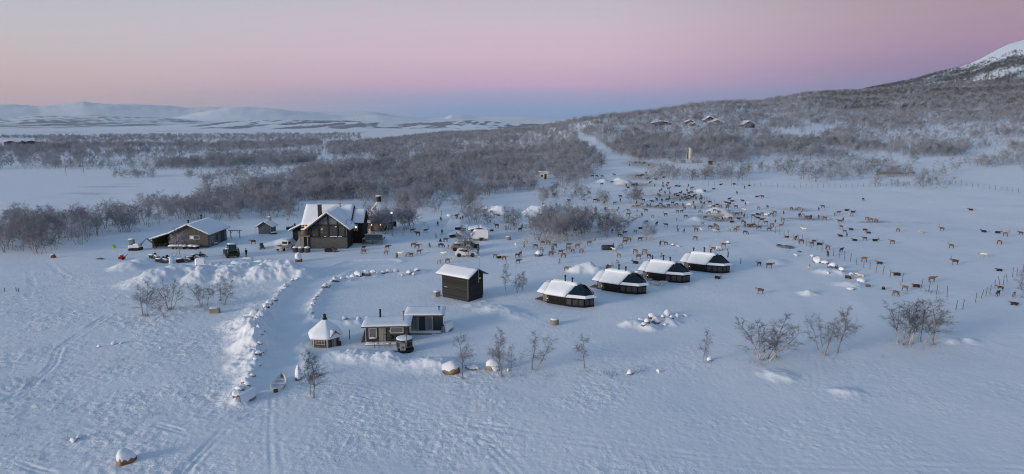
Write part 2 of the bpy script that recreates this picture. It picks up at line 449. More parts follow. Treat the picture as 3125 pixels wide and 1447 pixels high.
def planks(name, col, pitch=0.16, axis='X', var=0.3, rough=0.85):
    """weathered boarding: one tone per board, dark joints, grain along the board"""
    m, nt, b = new_mat(name)
    L = nt.links.new
    tcn = mnode(nt, 'ShaderNodeTexCoord')
    sp = mnode(nt, 'ShaderNodeSeparateXYZ')
    L(tcn.outputs['Object'], sp.inputs[0])
    if axis == 'X':      # upright boards: split along x + y
        ad = mnode(nt, 'ShaderNodeMath', operation='ADD')
        L(sp.outputs['X'], ad.inputs[0])
        L(sp.outputs['Y'], ad.inputs[1])
        src = ad.outputs[0]
    else:
        src = sp.outputs['Z']
    dv = mnode(nt, 'ShaderNodeMath', operation='DIVIDE')
    L(src, dv.inputs[0])
    dv.inputs[1].default_value = pitch
    fl = mnode(nt, 'ShaderNodeMath', operation='FLOOR')
    L(dv.outputs[0], fl.inputs[0])
    wh = mnode(nt, 'ShaderNodeTexWhiteNoise', noise_dimensions='1D')
    L(fl.outputs[0], wh.inputs['W'])
    fr = mnode(nt, 'ShaderNodeMath', operation='FRACT')
    L(dv.outputs[0], fr.inputs[0])
    pp = mnode(nt, 'ShaderNodeMath', operation='PINGPONG')
    L(fr.outputs[0], pp.inputs[0])
    pp.inputs[1].default_value = 0.5
    jt = mnode(nt, 'ShaderNodeMapRange')
    jt.inputs['From Max'].default_value = 0.08
    L(pp.outputs[0], jt.inputs['Value'])
    mp = mnode(nt, 'ShaderNodeMapping')
    mp.inputs['Scale'].default_value = (6, 6, .7) if axis == 'X' else (.7, .7, 6)
    L(tcn.outputs['Object'], mp.inputs[0])
    n1 = mnode(nt, 'ShaderNodeTexNoise')
    n1.inputs['Scale'].default_value = 1.0
    n1.inputs['Detail'].default_value = 6
    L(mp.outputs[0], n1.inputs['Vector'])
    mx = mnode(nt, 'ShaderNodeMath', operation='ADD')
    L(wh.outputs['Value'], mx.inputs[0])
    L(n1.outputs[0], mx.inputs[1])
    cr = mnode(nt, 'ShaderNodeValToRGB')
    ramp(cr, [(0.2, tuple(c * (1 - var) for c in col) + (1,)), (0.8, tuple(c * (1 + var) for c in col) + (1,))], 'LINEAR')
    hf = mnode(nt, 'ShaderNodeMath', operation='MULTIPLY')
    hf.inputs[1].default_value = 0.5
    L(mx.outputs[0], hf.inputs[0])
    L(hf.outputs[0], cr.inputs[0])
    dk = mnode(nt, 'ShaderNodeMix', data_type='RGBA', blend_type='MULTIPLY')
    dk.inputs[0].default_value = 1.0
    L(cr.outputs[0], dk.inputs[6])
    jc = mnode(nt, 'ShaderNodeMapRange')
    jc.inputs['To Min'].default_value = 0.55
    L(jt.outputs[0], jc.inputs['Value'])
    L(jc.outputs[0], dk.inputs[7])
    L(dk.outputs[2], b.inputs['Base Color'])
    bp = mnode(nt, 'ShaderNodeBump')
    bp.inputs['Distance'].default_value = 0.015
    L(jt.outputs[0], bp.inputs['Height'])
    L(bp.outputs[0], b.inputs['Normal'])
    b.inputs['Roughness'].default_value = rough
    return m


def snow_mat(name, base=(0.86, 0.875, 0.90), bump=0.10, scale=1.6):
    m, nt, b = new_mat(name)
    L = nt.links.new
    tcn = mnode(nt, 'ShaderNodeTexCoord')
    n1 = mnode(nt, 'ShaderNodeTexNoise')
    n1.inputs['Scale'].default_value = scale
    n1.inputs['Detail'].default_value = 6
    n1.inputs['Roughness'].default_value = 0.6
    L(tcn.outputs['Object'], n1.inputs['Vector'])
    bp = mnode(nt, 'ShaderNodeBump')
    bp.inputs['Strength'].default_value = 0.7
    bp.inputs['Distance'].default_value = bump
    L(n1.outputs[0], bp.inputs['Height'])
    L(bp.outputs[0], b.inputs['Normal'])
    b.inputs['Base Color'].default_value = (*base, 1)
    b.inputs['Roughness'].default_value = 0.55
    b.inputs['Specular IOR Level'].default_value = 0.2
    return m


M = {}
M['snow'] = snow_mat('snow_cover')
M['snow_soft'] = snow_mat('snow_on_roofs', bump=0.05, scale=1.1)


def ground_material():
    m, nt, b = new_mat('snow_field')
    L = nt.links.new
    tcn = mnode(nt, 'ShaderNodeTexCoord')
    P = tcn.outputs['Object']

    def nz(scale, detail=4, rough=0.55, vec=None, sc=None):
        n = mnode(nt, 'ShaderNodeTexNoise')
        n.inputs['Scale'].default_value = scale
        n.inputs['Detail'].default_value = detail
        n.inputs['Roughness'].default_value = rough
        if sc:
            mp = mnode(nt, 'ShaderNodeMapping')
            mp.inputs['Scale'].default_value = sc
            L(P, mp.inputs[0])
            L(mp.outputs[0], n.inputs['Vector'])
        else:
            L(P, n.inputs['Vector'])
        return n.outputs[0]

    def rng(val, a, b_, c=0.0, d=1.0):
        r_ = mnode(nt, 'ShaderNodeMapRange')
        r_.inputs['From Min'].default_value = a
        r_.inputs['From Max'].default_value = b_
        r_.inputs['To Min'].default_value = c
        r_.inputs['To Max'].default_value = d
        L(val, r_.inputs['Value'])
        return r_.outputs[0]

    def mul(a, c):
        mm = mnode(nt, 'ShaderNodeMath', operation='MULTIPLY')
        L(a, mm.inputs[0])
        if isinstance(c, float):
            mm.inputs[1].default_value = c
        else:
            L(c, mm.inputs[1])
        return mm.outputs[0]

    def att(n):
        a = mnode(nt, 'ShaderNodeAttribute', attribute_name=n)
        return a.outputs['Fac']

    def mix(fac, a, b_):
        mm = mnode(nt, 'ShaderNodeMix', data_type='RGBA')
        L(fac, mm.inputs[0])
        for i, c in ((6, a), (7, b_)):
            if isinstance(c, tuple):
                mm.inputs[i].default_value = c
            else:
                L(c, mm.inputs[i])
        return mm.outputs[2]
    # clean snow, a little uneven in age
    snow = mix(rng(nz(0.35, 3), 0.3, 0.7), (0.83, 0.85, 0.885, 1), (0.89, 0.90, 0.915, 1))
    # trampled, hay strewn ground
    dm = rng(mul(att('dirt'), rng(nz(0.55, 6, 0.65), 0.25, 0.7, 0.25, 1.5)), 0.22, 0.95)
    dirt = mix(rng(nz(1.8, 4), 0.35, 0.65), (0.20, 0.165, 0.12, 1), (0.44, 0.40, 0.34, 1))
    col = mix(mul(dm, 0.8), snow, dirt)
    # heath twigs poking through
    hm = mul(rng(nz(2.2, 5, 0.7), 0.60, 0.72), att('heath'))
    col = mix(mul(hm, 0.7), col, (0.22, 0.19, 0.17, 1))
    # woods on far slopes: streaky, broken cover
    fm = rng(mul(att('forest'), rng(nz(0.011, 9, 0.75, sc=(1, 0.16, 1)), 0.34, 0.62, 0.0, 1.8)), 0.38, 0.80)
    col = mix(mul(fm, 0.85), col, (0.14, 0.145, 0.165, 1))
    L(col, b.inputs['Base Color'])
    b.inputs['Roughness'].default_value = 0.6
    b.inputs['Specular IOR Level'].default_value = 0.15
    # wind crust, old prints
    h1 = nz(2.0, 5, 0.62)
    vor = mnode(nt, 'ShaderNodeTexVoronoi')
    vor.inputs['Scale'].default_value = 1.15
    L(P, vor.inputs['Vector'])
    hsum = mnode(nt, 'ShaderNodeMath', operation='ADD')
    L(h1, hsum.inputs[0])
    L(mul(rng(vor.outputs['Distance'], 0.0, 0.35), 0.5), hsum.inputs[1])
    bp = mnode(nt, 'ShaderNodeBump')
    bp.inputs['Distance'].default_value = 0.15
    L(rng(att('rough'), 0, 1, 0.12, 0.75), bp.inputs['Strength'])
    L(hsum.outputs[0], bp.inputs['Height'])
    bp2 = mnode(nt, 'ShaderNodeBump')
    bp2.inputs['Distance'].default_value = 0.09
    L(rng(att('rough'), 0, 1, 0.05, 0.8), bp2.inputs['Strength'])
    L(nz(4.5, 3, 0.65), bp2.inputs['Height'])
    L(bp.outputs[0], bp2.inputs['Normal'])
    L(bp2.outputs[0], b.inputs['Normal'])
    return m


# ------------------------------------------------------------------ the ground sheet
def mesh_from_np(name, V, F, smooth=False):
    me = bpy.data.meshes.new(name)
    V = np.asarray(V, np.float32)
    F = np.asarray(F, np.int32)
    k = F.shape[1]
    me.vertices.add(len(V))
    me.vertices.foreach_set('co', V.ravel())
    me.loops.add(F.size)
    me.loops.foreach_set('vertex_index', F.ravel())
    me.polygons.add(len(F))
    me.polygons.foreach_set('loop_start', np.arange(0, F.size, k, dtype=np.int32))
    me.polygons.foreach_set('loop_total', np.full(len(F), k, np.int32))
    if smooth:
        me.polygons.foreach_set('use_smooth', np.ones(len(F), bool))
    me.update(calc_edges=True)
    return me


def build_ground():
    a_in = np.linspace(R(-41), R(41), 700)
    a_out = np.linspace(R(41), R(319), 70)[1:-1]
    az = np.concatenate([a_in, a_out])
    rs = [4.0, 12, 22, 32, 40]
    r = 45.0
    while r < 19000:
        rs.append(r)
        k = 0.0033 + 0.0187 * float(sstep(260, 900, r)) + 0.0 * r
        r += max(0.2, k * r)
    rs = np.array(rs)
    nA, nR = len(az), len(rs)
    A, Rr = np.meshgrid(az, rs)
    x, y = (Rr * np.sin(A)).ravel(), (Rr * np.cos(A)).ravel()
    z = macro(x, y)
    near = (Rr.ravel() < 430)
    z[near] += detail(x[near], y[near])
    V = np.stack([x, y, z], 1)
    i = np.arange(nR - 1)[:, None] * nA
    j = np.arange(nA)[None, :]
    j2 = (j + 1) % nA
    F = np.stack([i + j, i + j2, i + nA + j2, i + nA + j], -1).reshape(-1, 4)[:, ::-1]
    V = np.vstack([V, [[0, 0, 0]]])
    me = mesh_from_np('snow_ground', V, F, True)
    # close the middle
    x, y, z = V[:, 0], V[:, 1], V[:, 2]
    r = np.hypot(x, y)
    u, v = proj(x, y, z)
    road = line_dist(x, y, ROAD)
    field = sstep(900, 700, u) * sstep(800, 860, v)
    rough = (0.35 + 0.55 * field + 0.35 * sstep(1000, 1150, v) * (1 - field)) * (0.15 + 0.85 * sstep(1.6, 3.4, road)) * (0.2 + 0.8 * sstep(4, 10, line_dist(x, y, YARD)))
    rough = rough * (0.5 + 0.5 * sstep(2300, 1700, u)) * (0.5 + 0.8 * sstep(-.25, .35, noise(x / 9, y / 9, 71)))
    dirt = np.zeros(len(x))
    for dx, dy, a, b, s in DW:
        dirt = np.maximum(dirt, s * np.exp(-(((x - dx) / a) ** 2 + ((y - dy) / b) ** 2)))
    heath = np.maximum(field * sstep(-.05, .35, noise(x / 12, y / 12, 81)), 0)
    heath = np.maximum(heath, sstep(-.2, .35, noise(x / 40, y / 60, 82)) * sstep(190, 240, r) * sstep(1500, 900, r))
    heath = np.maximum(heath, 1.0 * np.exp(-((v - 1150) / 22) ** 2) * sstep(1500, 1600, u) * sstep(2100, 2000, u) * (r < 100))
    heath[r > 1500] = 0
    # far woods
    t = np.clip((r - 3600) / 1600, 0, 1)
    fo = sstep(2350, 2700, r) * sstep(3650, 3300, r) * sstep(480, 760, u) * 1.2 * sstep(-0.25, .2, noise(x / 120, y / 420, 91) + .8 * noise(x / 38, y / 200, 97) + .05)
    fo += sstep(2700, 3600, r) * sstep(5600, 5000, r) * sstep(720, 560, u) * (0.25 + 0.6 * sstep(-.3, .3, noise(x / 130, y / 900, 92) + .8 * noise(x / 40, y / 400, 98)))
    fo += 0.42 * sstep(1300, 1500, r) * sstep(2600, 2300, r) * sstep(-.2, .3, noise(x / 260, y / 90, 94)) * sstep(60, 20, z)
    mt = sstep(700, 1100, r) * sstep(3000, 2700, r) * sstep(2350, 2600, u)
    tl = sstep(212, 165, z + 30 * noise(x / 90, y / 90, 95))
    fo = np.maximum(fo, mt * tl * (0.40 + 0.25 * sstep(90, 150, z)))
    for nm, arr in (('rough', rough), ('dirt', dirt), ('heath', heath), ('forest', np.clip(fo, 0, 1.6))):
        at = me.attributes.new(nm, 'FLOAT', 'POINT')
        at.data.foreach_set('value', arr.astype(np.float32))
    me.materials.append(ground_material())
    o = bpy.data.objects.new('snow_ground', me)
    o['kind'] = 'structure'
    C.objects.link(o)
    return o


build_ground()
# ------------------------------------------------------------------ helpers: objects
class MB:
    """collects faces; build() links them as one mesh object"""

    def __init__(s):
        s.v, s.f = [], []

    def add(s, vs, fs):
        n = len(s.v)
        s.v += [tuple(map(float, p)) for p in vs]
        s.f += [tuple(i + n for i in q) for q in fs]
        return s

    def box(s, x0, x1, y0, y1, z0, z1):
        return s.add([(x0, y0, z0), (x1, y0, z0), (x1, y1, z0), (x0, y1, z0), (x0, y0, z1), (x1, y0, z1), (x1, y1, z1), (x0, y1, z1)],
                     [(0, 3, 2, 1), (4, 5, 6, 7), (0, 1, 5, 4), (1, 2, 6, 5), (2, 3, 7, 6), (3, 0, 4, 7)])

    def obox(s, c, half, mat):
        """box turned by a 3x3 matrix"""
        vs = [Vector(c) + mat @ Vector((sx * half[0], sy * half[1], sz * half[2])) for sz in (-1, 1) for sx, sy in ((-1, -1), (1, -1), (1, 1), (-1, 1))]
        return s.add(vs, [(0, 3, 2, 1), (4, 5, 6, 7), (0, 1, 5, 4), (1, 2, 6, 5), (2, 3, 7, 6), (3, 0, 4, 7)])

    def prism(s, poly, d):
        """closed polygon (3-D points) pushed along vector d"""
        n = len(poly)
        vs = list(poly) + [(p[0] + d[0], p[1] + d[1], p[2] + d[2]) for p in poly]
        return s.add(vs, [tuple(range(n - 1, -1, -1)), tuple(range(n, 2 * n))] + [(i, (i + 1) % n, n + (i + 1) % n, n + i) for i in range(n)])

    def tube(s, path, rad, n=8, cap=True):
        path = [Vector(p) for p in path]
        rad = rad if isinstance(rad, (list, tuple)) else [rad] * len(path)
        rings, vs, fs = [], [], []
        for i, p in enumerate(path):
            t = (path[min(i + 1, len(path) - 1)] - path[max(i - 1, 0)]).normalized()
            a = t.orthogonal().normalized() if i == 0 else (pa - t * pa.dot(t)).normalized()
            pa = a
            b = t.cross(a)
            for k in range(n):
                an = 2 * math.pi * k / n
                vs.append(p + (a * math.cos(an) + b * math.sin(an)) * rad[i])
        for i in range(len(path) - 1):
            for k in range(n):
                k2 = (k + 1) % n
                fs.append((i * n + k, i * n + k2, (i + 1) * n + k2, (i + 1) * n + k))
        if cap:
            fs.append(tuple(range(n - 1, -1, -1)))
            fs.append(tuple((len(path) - 1) * n + k for k in range(n)))
        return s.add(vs, fs)

    def lathe(s, prof, n=16, c=(0, 0)):
        vs, fs = [], []
        for r_, z in prof:
            vs += [(c[0] + r_ * math.cos(2 * math.pi * k / n), c[1] + r_ * math.sin(2 * math.pi * k / n), z) for k in range(n)]
        for i in range(len(prof) - 1):
            for k in range(n):
                k2 = (k + 1) % n
                fs.append((i * n + k, i * n + k2, (i + 1) * n + k2, (i + 1) * n + k))
        fs.append(tuple(range(n - 1, -1, -1)))
        fs.append(tuple((len(prof) - 1) * n + k for k in range(n)))
        return s.add(vs, fs)

    def build(s, name, mat, parent=None, smooth=False, loc=None, rz=0, bevel=0):
        me = bpy.data.meshes.new(name)
        me.from_pydata(s.v, [], s.f)
        bm = bmesh.new()
        bm.from_mesh(me)
        bmesh.ops.recalc_face_normals(bm, faces=bm.faces)
        if bevel:
            bmesh.ops.bevel(bm, geom=list(bm.edges), offset=bevel, segments=1, affect='EDGES', clamp_overlap=True)
        bm.to_mesh(me)
        bm.free()
        if smooth:
            me.polygons.foreach_set('use_smooth', [True] * len(me.polygons))
        if mat is not None:
            me.materials.append(M[mat] if isinstance(mat, str) else mat)
        o = bpy.data.objects.new(name, me)
        C.objects.link(o)
        if parent is not None:
            o.parent = parent
        if loc is not None:
            o.location = loc
            o.rotation_euler = (0, 0, rz)
        return o


def tag(o, label, cat, group=None):
    o['label'] = label
    o['category'] = cat
    if group:
        o['group'] = group
    return o


def thing(name, label, cat, loc, rz=0.0, group=None):
    o = bpy.data.objects.new(name, None)
    o.empty_display_size = 0.3
    o.location = loc
    o.rotation_euler = (0, 0, rz)
    C.objects.link(o)
    return tag(o, label, cat, group)


def copy_tree(o, parent=None):
    c = o.copy()
    C.objects.link(c)
    c.parent = parent
    for ch in o.children:
        copy_tree(ch, c)
    return c


def at(u, v, dz=0.0):
    x, y = G(u, v)
    return (x, y, hz(x, y) + dz)


def slab(q, th, name, parent, mat='snow_soft', n=9, soft=0.22, sag=0.05, seed=1, lip=0.0):
    """a soft-edged blanket of snow over the quad q (4 corner points, counter-clockwise from above), th thick"""
    q = [Vector(p) for p in q]
    vs, fs = [], []
    rnd = random.Random(seed)
    la, lb = (q[1] - q[0]).length, (q[3] - q[0]).length
    na, nb = max(3, min(18, int(la / 0.45))), max(3, min(14, int(lb / 0.45)))
    N = (q[1] - q[0]).cross(q[3] - q[0]).normalized()
    if N.z < 0:
        N = -N
    up = (N + Vector((0, 0, 1))).normalized()
    for i in range(na + 1):
        for j in range(nb + 1):
            # pull the outermost rows in close to the edge so the rim is round
            a, b = i / na, j / nb
            p = (q[0] * (1 - a) + q[1] * a) * (1 - b) + (q[3] * (1 - a) + q[2] * a) * b
            da, db = min(a, 1 - a) * la, min(b, 1 - b) * lb
            e = min(1, da / soft) if da < soft else 1
            e *= min(1, db / soft) if db < soft else 1
            h = th * (0.55 + 0.45 * math.sqrt(max(0, e))) + sag * (float(noise(p.x * .7 + seed, p.y * .7 + p.z, seed)))
            if i in (0, na) or j in (0, nb):
                ed = .09 * float(noise(p.x * 1.7 + seed, p.y * 1.7 + p.z * 1.3, seed + 5))
                p = p + ((q[0] + q[2]) / 2 - p).normalized() * (ed + .02) - Vector((0, 0, abs(ed)))
                h = th * 0.55 + 0.3 * sag * (rnd.random() - .5)
            vs.append(p + up * h)
    nt_ = len(vs)
    vs += [(q[0] * (1 - i / na) + q[1] * (i / na)) * (1 - j / nb) + (q[3] * (1 - i / na) + q[2] * (i / na)) * (j / nb) + N * lip for i in range(na + 1) for j in range(nb + 1)]
    w = nb + 1
    for i in range(na):
        for j in range(nb):
            fs.append((i * w + j, (i + 1) * w + j, (i + 1) * w + j + 1, i * w + j + 1))
            fs.append((nt_ + i * w + j, nt_ + i * w + j + 1, nt_ + (i + 1) * w + j + 1, nt_ + (i + 1) * w + j))
    for i in range(na):
        fs.append((i * w, nt_ + i * w, nt_ + (i + 1) * w, (i + 1) * w))
        fs.append((i * w + nb, (i + 1) * w + nb, nt_ + (i + 1) * w + nb, nt_ + i * w + nb))
    for j in range(nb):
        fs.append((j, j + 1, nt_ + j + 1, nt_ + j))
        fs.append((na * w + j, nt_ + na * w + j, nt_ + na * w + j + 1, na * w + j + 1))
    return MB().add(vs, fs).build(name, mat, parent, smooth=True)


def roof_plane(q, th, name, parent, mat):
    """flat board roof of thickness th below quad q"""
    q = [Vector(p) for p in q]
    N = (q[1] - q[0]).cross(q[3] - q[0]).normalized()
    if N.z < 0:
        N = -N
    return MB().prism(q, tuple(-N * th)).build(name, mat, parent)


def pipe(p, h, r, name, parent, mat='soot', cap=True):
    m = MB().tube([(p[0], p[1], p[2]), (p[0], p[1], p[2] + h)], r, 10)
    if cap:
        m.lathe([(r * 1.7, p[2] + h), (r * 1.7, p[2] + h + r * 1.1), (r * 0.5, p[2] + h + r * 2.0)], 10, (p[0], p[1]))
    return m.build(name, mat, parent)


def frame_rect(x0, x1, z0, z1, y, w, d, name, parent, mat):
    """a picture-frame of four mitred boards in the plane y, standing d proud (towards -y)"""
    m = MB()
    m.box(x0, x1, y - d, y + 0.01, z1 - w, z1)
    m.box(x0, x1, y - d, y + 0.01, z0, z0 + w)
    m.box(x0, x0 + w, y - d, y + 0.01, z0 + w, z1 - w)
    m.box(x1 - w, x1, y - d, y + 0.01, z0 + w, z1 - w)
    return m.build(name, mat, parent)


def window(x0, x1, z0, z1, y, parent, glass='glass', fm='trim', w=0.09, d=0.05, mull=0, cross=False):
    g = MB().box(x0 + w * .6, x1 - w * .6, y - 0.02, y + 0.02, z0 + w * .6, z1 - w * .6).build('window', glass, parent)
    frame_rect(x0, x1, z0, z1, y, w, d, 'frame', g, fm)
    for k in range(mull):
        xm = x0 + (x1 - x0) * (k + 1) / (mull + 1)
        MB().box(xm - w * .35, xm + w * .35, y - d * .8, y, z0 + w, z1 - w).build('mullion', fm, g)
    if cross:
        zm = (z0 + z1) / 2
        MB().box(x0 + w, x1 - w, y - d * .75, y, zm - w * .3, zm + w * .3).build('mullion', fm, g)
    return g


def emission(name, col, s):
    m = bpy.data.materials.new(name)
    m.use_nodes = True
    b = m.node_tree.nodes['Principled BSDF']
    b.inputs['Base Color'].default_value = (*col, 1)
    b.inputs['Emission Color'].default_value = (*col, 1)
    b.inputs['Emission Strength'].default_value = s
    return m


def glassy(name, col, rough=0.06, spec=0.6, coat=0.0):
    """dark pane: mirrors the sky over a dim room"""
    m, nt, b = new_mat(name)
    n = mnode(nt, 'ShaderNodeTexNoise')
    n.inputs['Scale'].default_value = 0.9
    t = mnode(nt, 'ShaderNodeTexCoord')
    nt.links.new(t.outputs['Object'], n.inputs['Vector'])
    cr = mnode(nt, 'ShaderNodeValToRGB')
    ramp(cr, [(0.3, tuple(c * .9 for c in col) + (1,)), (0.7, tuple(c * 1.12 for c in col) + (1,))])
    nt.links.new(n.outputs[0], cr.inputs[0])
    nt.links.new(cr.outputs[0], b.inputs['Base Color'])
    b.inputs['Roughness'].default_value = rough
    b.inputs['Specular IOR Level'].default_value = spec
    return m


M['board_grey'] = planks('grey_boarding', (0.098, 0.092, 0.080), 0.15)
M['board_grey_h'] = planks('grey_lap_boarding', (0.060, 0.060, 0.060), 0.14, 'Z')
M['board_blue'] = planks('bluish_grey_boarding', (0.125, 0.135, 0.145), 0.15)
M['board_dark'] = planks('dark_boarding', (0.040, 0.040, 0.042), 0.14, 'Z')
M['board_black'] = planks('black_boarding', (0.016, 0.015, 0.015), 0.14, 'Z')
M['board_char'] = planks('charcoal_boarding', (0.034, 0.031, 0.029), 0.13, 'Z', 0.45)
M['logs'] = planks('grey_logs', (0.15, 0.14, 0.125), 0.17, 'Z', 0.35)
M['trim'] = plain('pale_trim', (0.42, 0.40, 0.36), 0.7, 0.15)
M['trim_dark'] = plain('dark_trim', (0.06, 0.055, 0.05), 0.7, 0.25)
M['wood_raw'] = planks('raw_timber', (0.30, 0.27, 0.23), 0.12)
M['wood_warm'] = planks('warm_timber', (0.30, 0.20, 0.12), 0.12)
M['wood_brown'] = plain('brown_timber', (0.16, 0.12, 0.09), 0.8, 0.3, 5, stretch=(.4, 4, 4))
M['roof_edge'] = plain('roof_edge', (0.11, 0.085, 0.075), 0.7, 0.25)
M['soot'] = plain('sooty_metal', (0.035, 0.03, 0.03), 0.6, 0.4, 6, metal=0.3)
M['steel'] = plain('dull_steel', (0.32, 0.31, 0.30), 0.5, 0.25, 6, metal=0.6)
M['concrete'] = plain('concrete', (0.30, 0.30, 0.28), 0.9, 0.2, 2.5, bump=0.01)
M['render'] = plain('grey_render', (0.095, 0.094, 0.088), 0.9, 0.2, 1.4)
M['glass'] = glassy('window_glass', (0.05, 0.055, 0.06))
M['glass_roof'] = glassy('tinted_roof_glass', (0.008, 0.016, 0.024), 0.10, 0.45)
M['glass_grey'] = glassy('misted_glass', (0.14, 0.145, 0.145), 0.2, 0.5)
M['black'] = plain('black_paint', (0.018, 0.018, 0.018), 0.55, 0.3)
M['rubber'] = plain('rubber', (0.02, 0.02, 0.02), 0.85, 0.3)
M['white_paint'] = plain('white_paint', (0.74, 0.74, 0.72), 0.45, 0.05)
M['cream'] = plain('cream_paint', (0.62, 0.58, 0.50), 0.6, 0.08)
M['red'] = plain('red_paint', (0.42, 0.035, 0.025), 0.5, 0.2)
M['barn_red'] = planks('barn_red_boarding', (0.085, 0.030, 0.028), 0.2)
M['orange'] = plain('orange_plastic', (0.62, 0.12, 0.02), 0.5, 0.15)
M['green'] = plain('green_paint', (0.03, 0.10, 0.06), 0.4, 0.2)
M['lime'] = plain('lime_plastic', (0.30, 0.62, 0.04), 0.5, 0.1)
M['boat_green'] = plain('pale_green_hull', (0.28, 0.40, 0.12), 0.4, 0.15)
M['boat_white'] = plain('white_gelcoat', (0.75, 0.76, 0.74), 0.35, 0.05)
M['lamp'] = emission('warm_lamp', (1.0, 0.60, 0.22), 7.0)
M['lamp_soft'] = emission('soft_lamp', (1.0, 0.70, 0.35), 1.3)
M['globe'] = emission('lamp_globe', (1.0, 0.92, 0.70), 0.9)
M['room'] = plain('pine_room', (0.11, 0.09, 0.075), 0.9, 0.3)
M['amber'] = emission('amber_light', (1.0, 0.58, 0.05), 0.55)


# ------------------------------------------------------------------ grey garage with an open lean-to
def garage():
    gx, gy = -76.6, 150.7
    t = thing('garage', 'long grey boarded garage with a snowy gable roof and an open lean-to', 'garage', (gx, gy, 0.0))
    w, dp, e, pk = 8.5, 10.0, 3.2, 5.15
    f = MB()
    f.prism([(0, 0, -.4), (w, 0, -.4), (w, 0, e), (w / 2, 0, pk), (0, 0, e)], (0, .15, 0))
    f.build('gable_wall', 'board_grey', t)
    MB().prism([(0, dp, -.4), (w, dp, -.4), (w, dp, e), (w / 2, dp, pk), (0, dp, e)], (0, -.15, 0)).build('gable_wall', 'board_grey', t)
    MB().box(w - .15, w, .15, dp - .15, -.4, e).build('side_wall', 'board_blue', t)
    MB().box(0, .15, .15, dp - .15, -.4, e).build('side_wall', 'board_grey', t)
    # long window with a pale panel in the gable
    wd = window(4.3, 6.6, 1.9, 2.75, 0, t, 'glass', 'trim', .12)
    MB().box(4.55, 5.3, -.035, -.021, 2.0, 2.6).build('panel', 'white_paint', wd)
    MB().lathe([(.28, 0), (.28, .06)], 14).build('vent', 'trim_dark', t, loc=(w / 2 + .3, -.0, pk - 1.0)).rotation_euler = (math.pi / 2, 0, 0)
    # doors and windows of the long side
    for y0, y1, z0, z1 in ((6.8, 8.6, 0.2, 2.6), (4.2, 5.2, .9, 2.4)):
        MB().box(w - .02, w + .03, y0, y1, z0, z1).build('door', 'black', t)
    for y0 in (1.0, 2.1):
        g = MB().box(w - .02, w + .02, y0, y0 + .8, 1.0, 2.2).build('window', 'glass', t)
        MB().box(w - .01, w + .05, y0 - .08, y0, .92, 2.28).box(w - .01, w + .05, y0 + .8, y0 + .88, .92, 2.28).box(w - .01, w + .05, y0, y0 + .8, 2.2, 2.28).box(w - .01, w + .05, y0, y0 + .8, .92, 1.0).build('frame', 'trim', g)
    # roof
    ov, fo = .7, .7
    s = (pk - e) / (w / 2)
    rl = [(-.1, -fo, e - .1 * s + .12), (w / 2, -fo, pk + .12), (w / 2, dp + fo, pk + .12), (-.1, dp + fo, e - .1 * s + .12)]
    rr = [(w / 2, -fo, pk + .12), (w + ov, -fo, e - ov * s + .12), (w + ov, dp + fo, e - ov * s + .12), (w / 2, dp + fo, pk + .12)]
    for q in (rl, rr):
        r_ = roof_plane(q, .14, 'roof', t, 'roof_edge')
        slab(q, .30, 'roof_snow', r_, seed=3)
    # lean-to on the near-left corner
    q = [(-4.4, -fo + .05, 1.95), (-.1, -fo + .05, e + .10), (-.1, dp * .75, e + .10), (-4.4, dp * .75, 1.95)]
    r_ = roof_plane(q, .12, 'lean_to_roof', t, 'roof_edge')
    slab(q, .28, 'roof_snow', r_, seed=4)
    for px, py in ((-4.0, 0), (-4.0, 3.5), (-4.0, 7.0)):
        MB().box(px - .08, px + .08, py - .08, py + .08, -.3, 1.95).build('post', 'wood_brown', t)
    MB().box(-4.0, 0, 7.1, 7.25, -.3, 2.1).build('back_wall', 'board_dark', t)
    MB().box(-4.02, -3.9, .1, 7.1, -.3, 1.9).build('side_wall', 'wood_brown', t)
    for px, py in ((1.7, 5.5), (3.4, 8.5)):
        z0 = e + s * px if px < w / 2 else pk
        pipe((px, py, z0), 1.25, .16, 'chimney', t)
    # goods stored under the lean-to
    rnd = random.Random(5)
    for k in range(7):
        x_, y_, h_ = -3.6 + rnd.random() * 3, 1.5 + rnd.random() * 3, .3 + rnd.random() * .7
        tag(MB().box(-.35, .35, -.3, .3, 0, h_).build('crate', ['wood_brown', 'black', 'green', 'wood_warm'][k % 4], None, loc=(gx + x_, gy + y_, 0.02), rz=rnd.random(), bevel=.03),
            'stored box in the dark lean-to, ' + ['first', 'second', 'third', 'fourth', 'fifth', 'sixth', 'seventh'][k] + ' of the heap there', 'crate', 'boxes in the lean-to')
    # pallet and plank bench leaning at the gable
    pl = thing('pallet', 'pale wooden pallet standing upright against the garage gable', 'pallet', (gx - .1, gy - .55, .1))
    for k in range(5):
        MB().box(0, .95, -.03, .03, k * .36, k * .36 + .16).build('slat', 'wood_raw', pl)
    for x_ in (0.02, .87):
        MB().box(x_, x_ + .08, .04, .14, 0, 1.6).build('bearer', 'wood_raw', pl)
    tr = thing('flat_trailer', 'snow-topped flat trailer parked along the garage gable', 'trailer', (gx + .3, gy - 1.3, .05))
    MB().box(0, 3.4, -.6, .5, .45, .57).build('bed', 'wood_brown', tr)
    slab([(0, -.6, .575), (3.4, -.6, .575), (3.4, .5, .575), (0, .5, .575)], .35, 'snow', tr, seed=9)
    for x_ in (1.2, 2.0):
        MB().tube([(x_, -.75, .3), (x_, -.62, .3)], .3, 14).build('wheel', 'rubber', tr)
    # two quad bikes buried in snow
    for k, x_ in enumerate((4.4, 6.0)):
        quad_bike(gx + x_, gy - 1.4 - .25 * k, .35 - .5 * k, 'snow-buried quad bike below the garage window' if k == 0 else 'snow-buried quad bike nearest the garage corner')


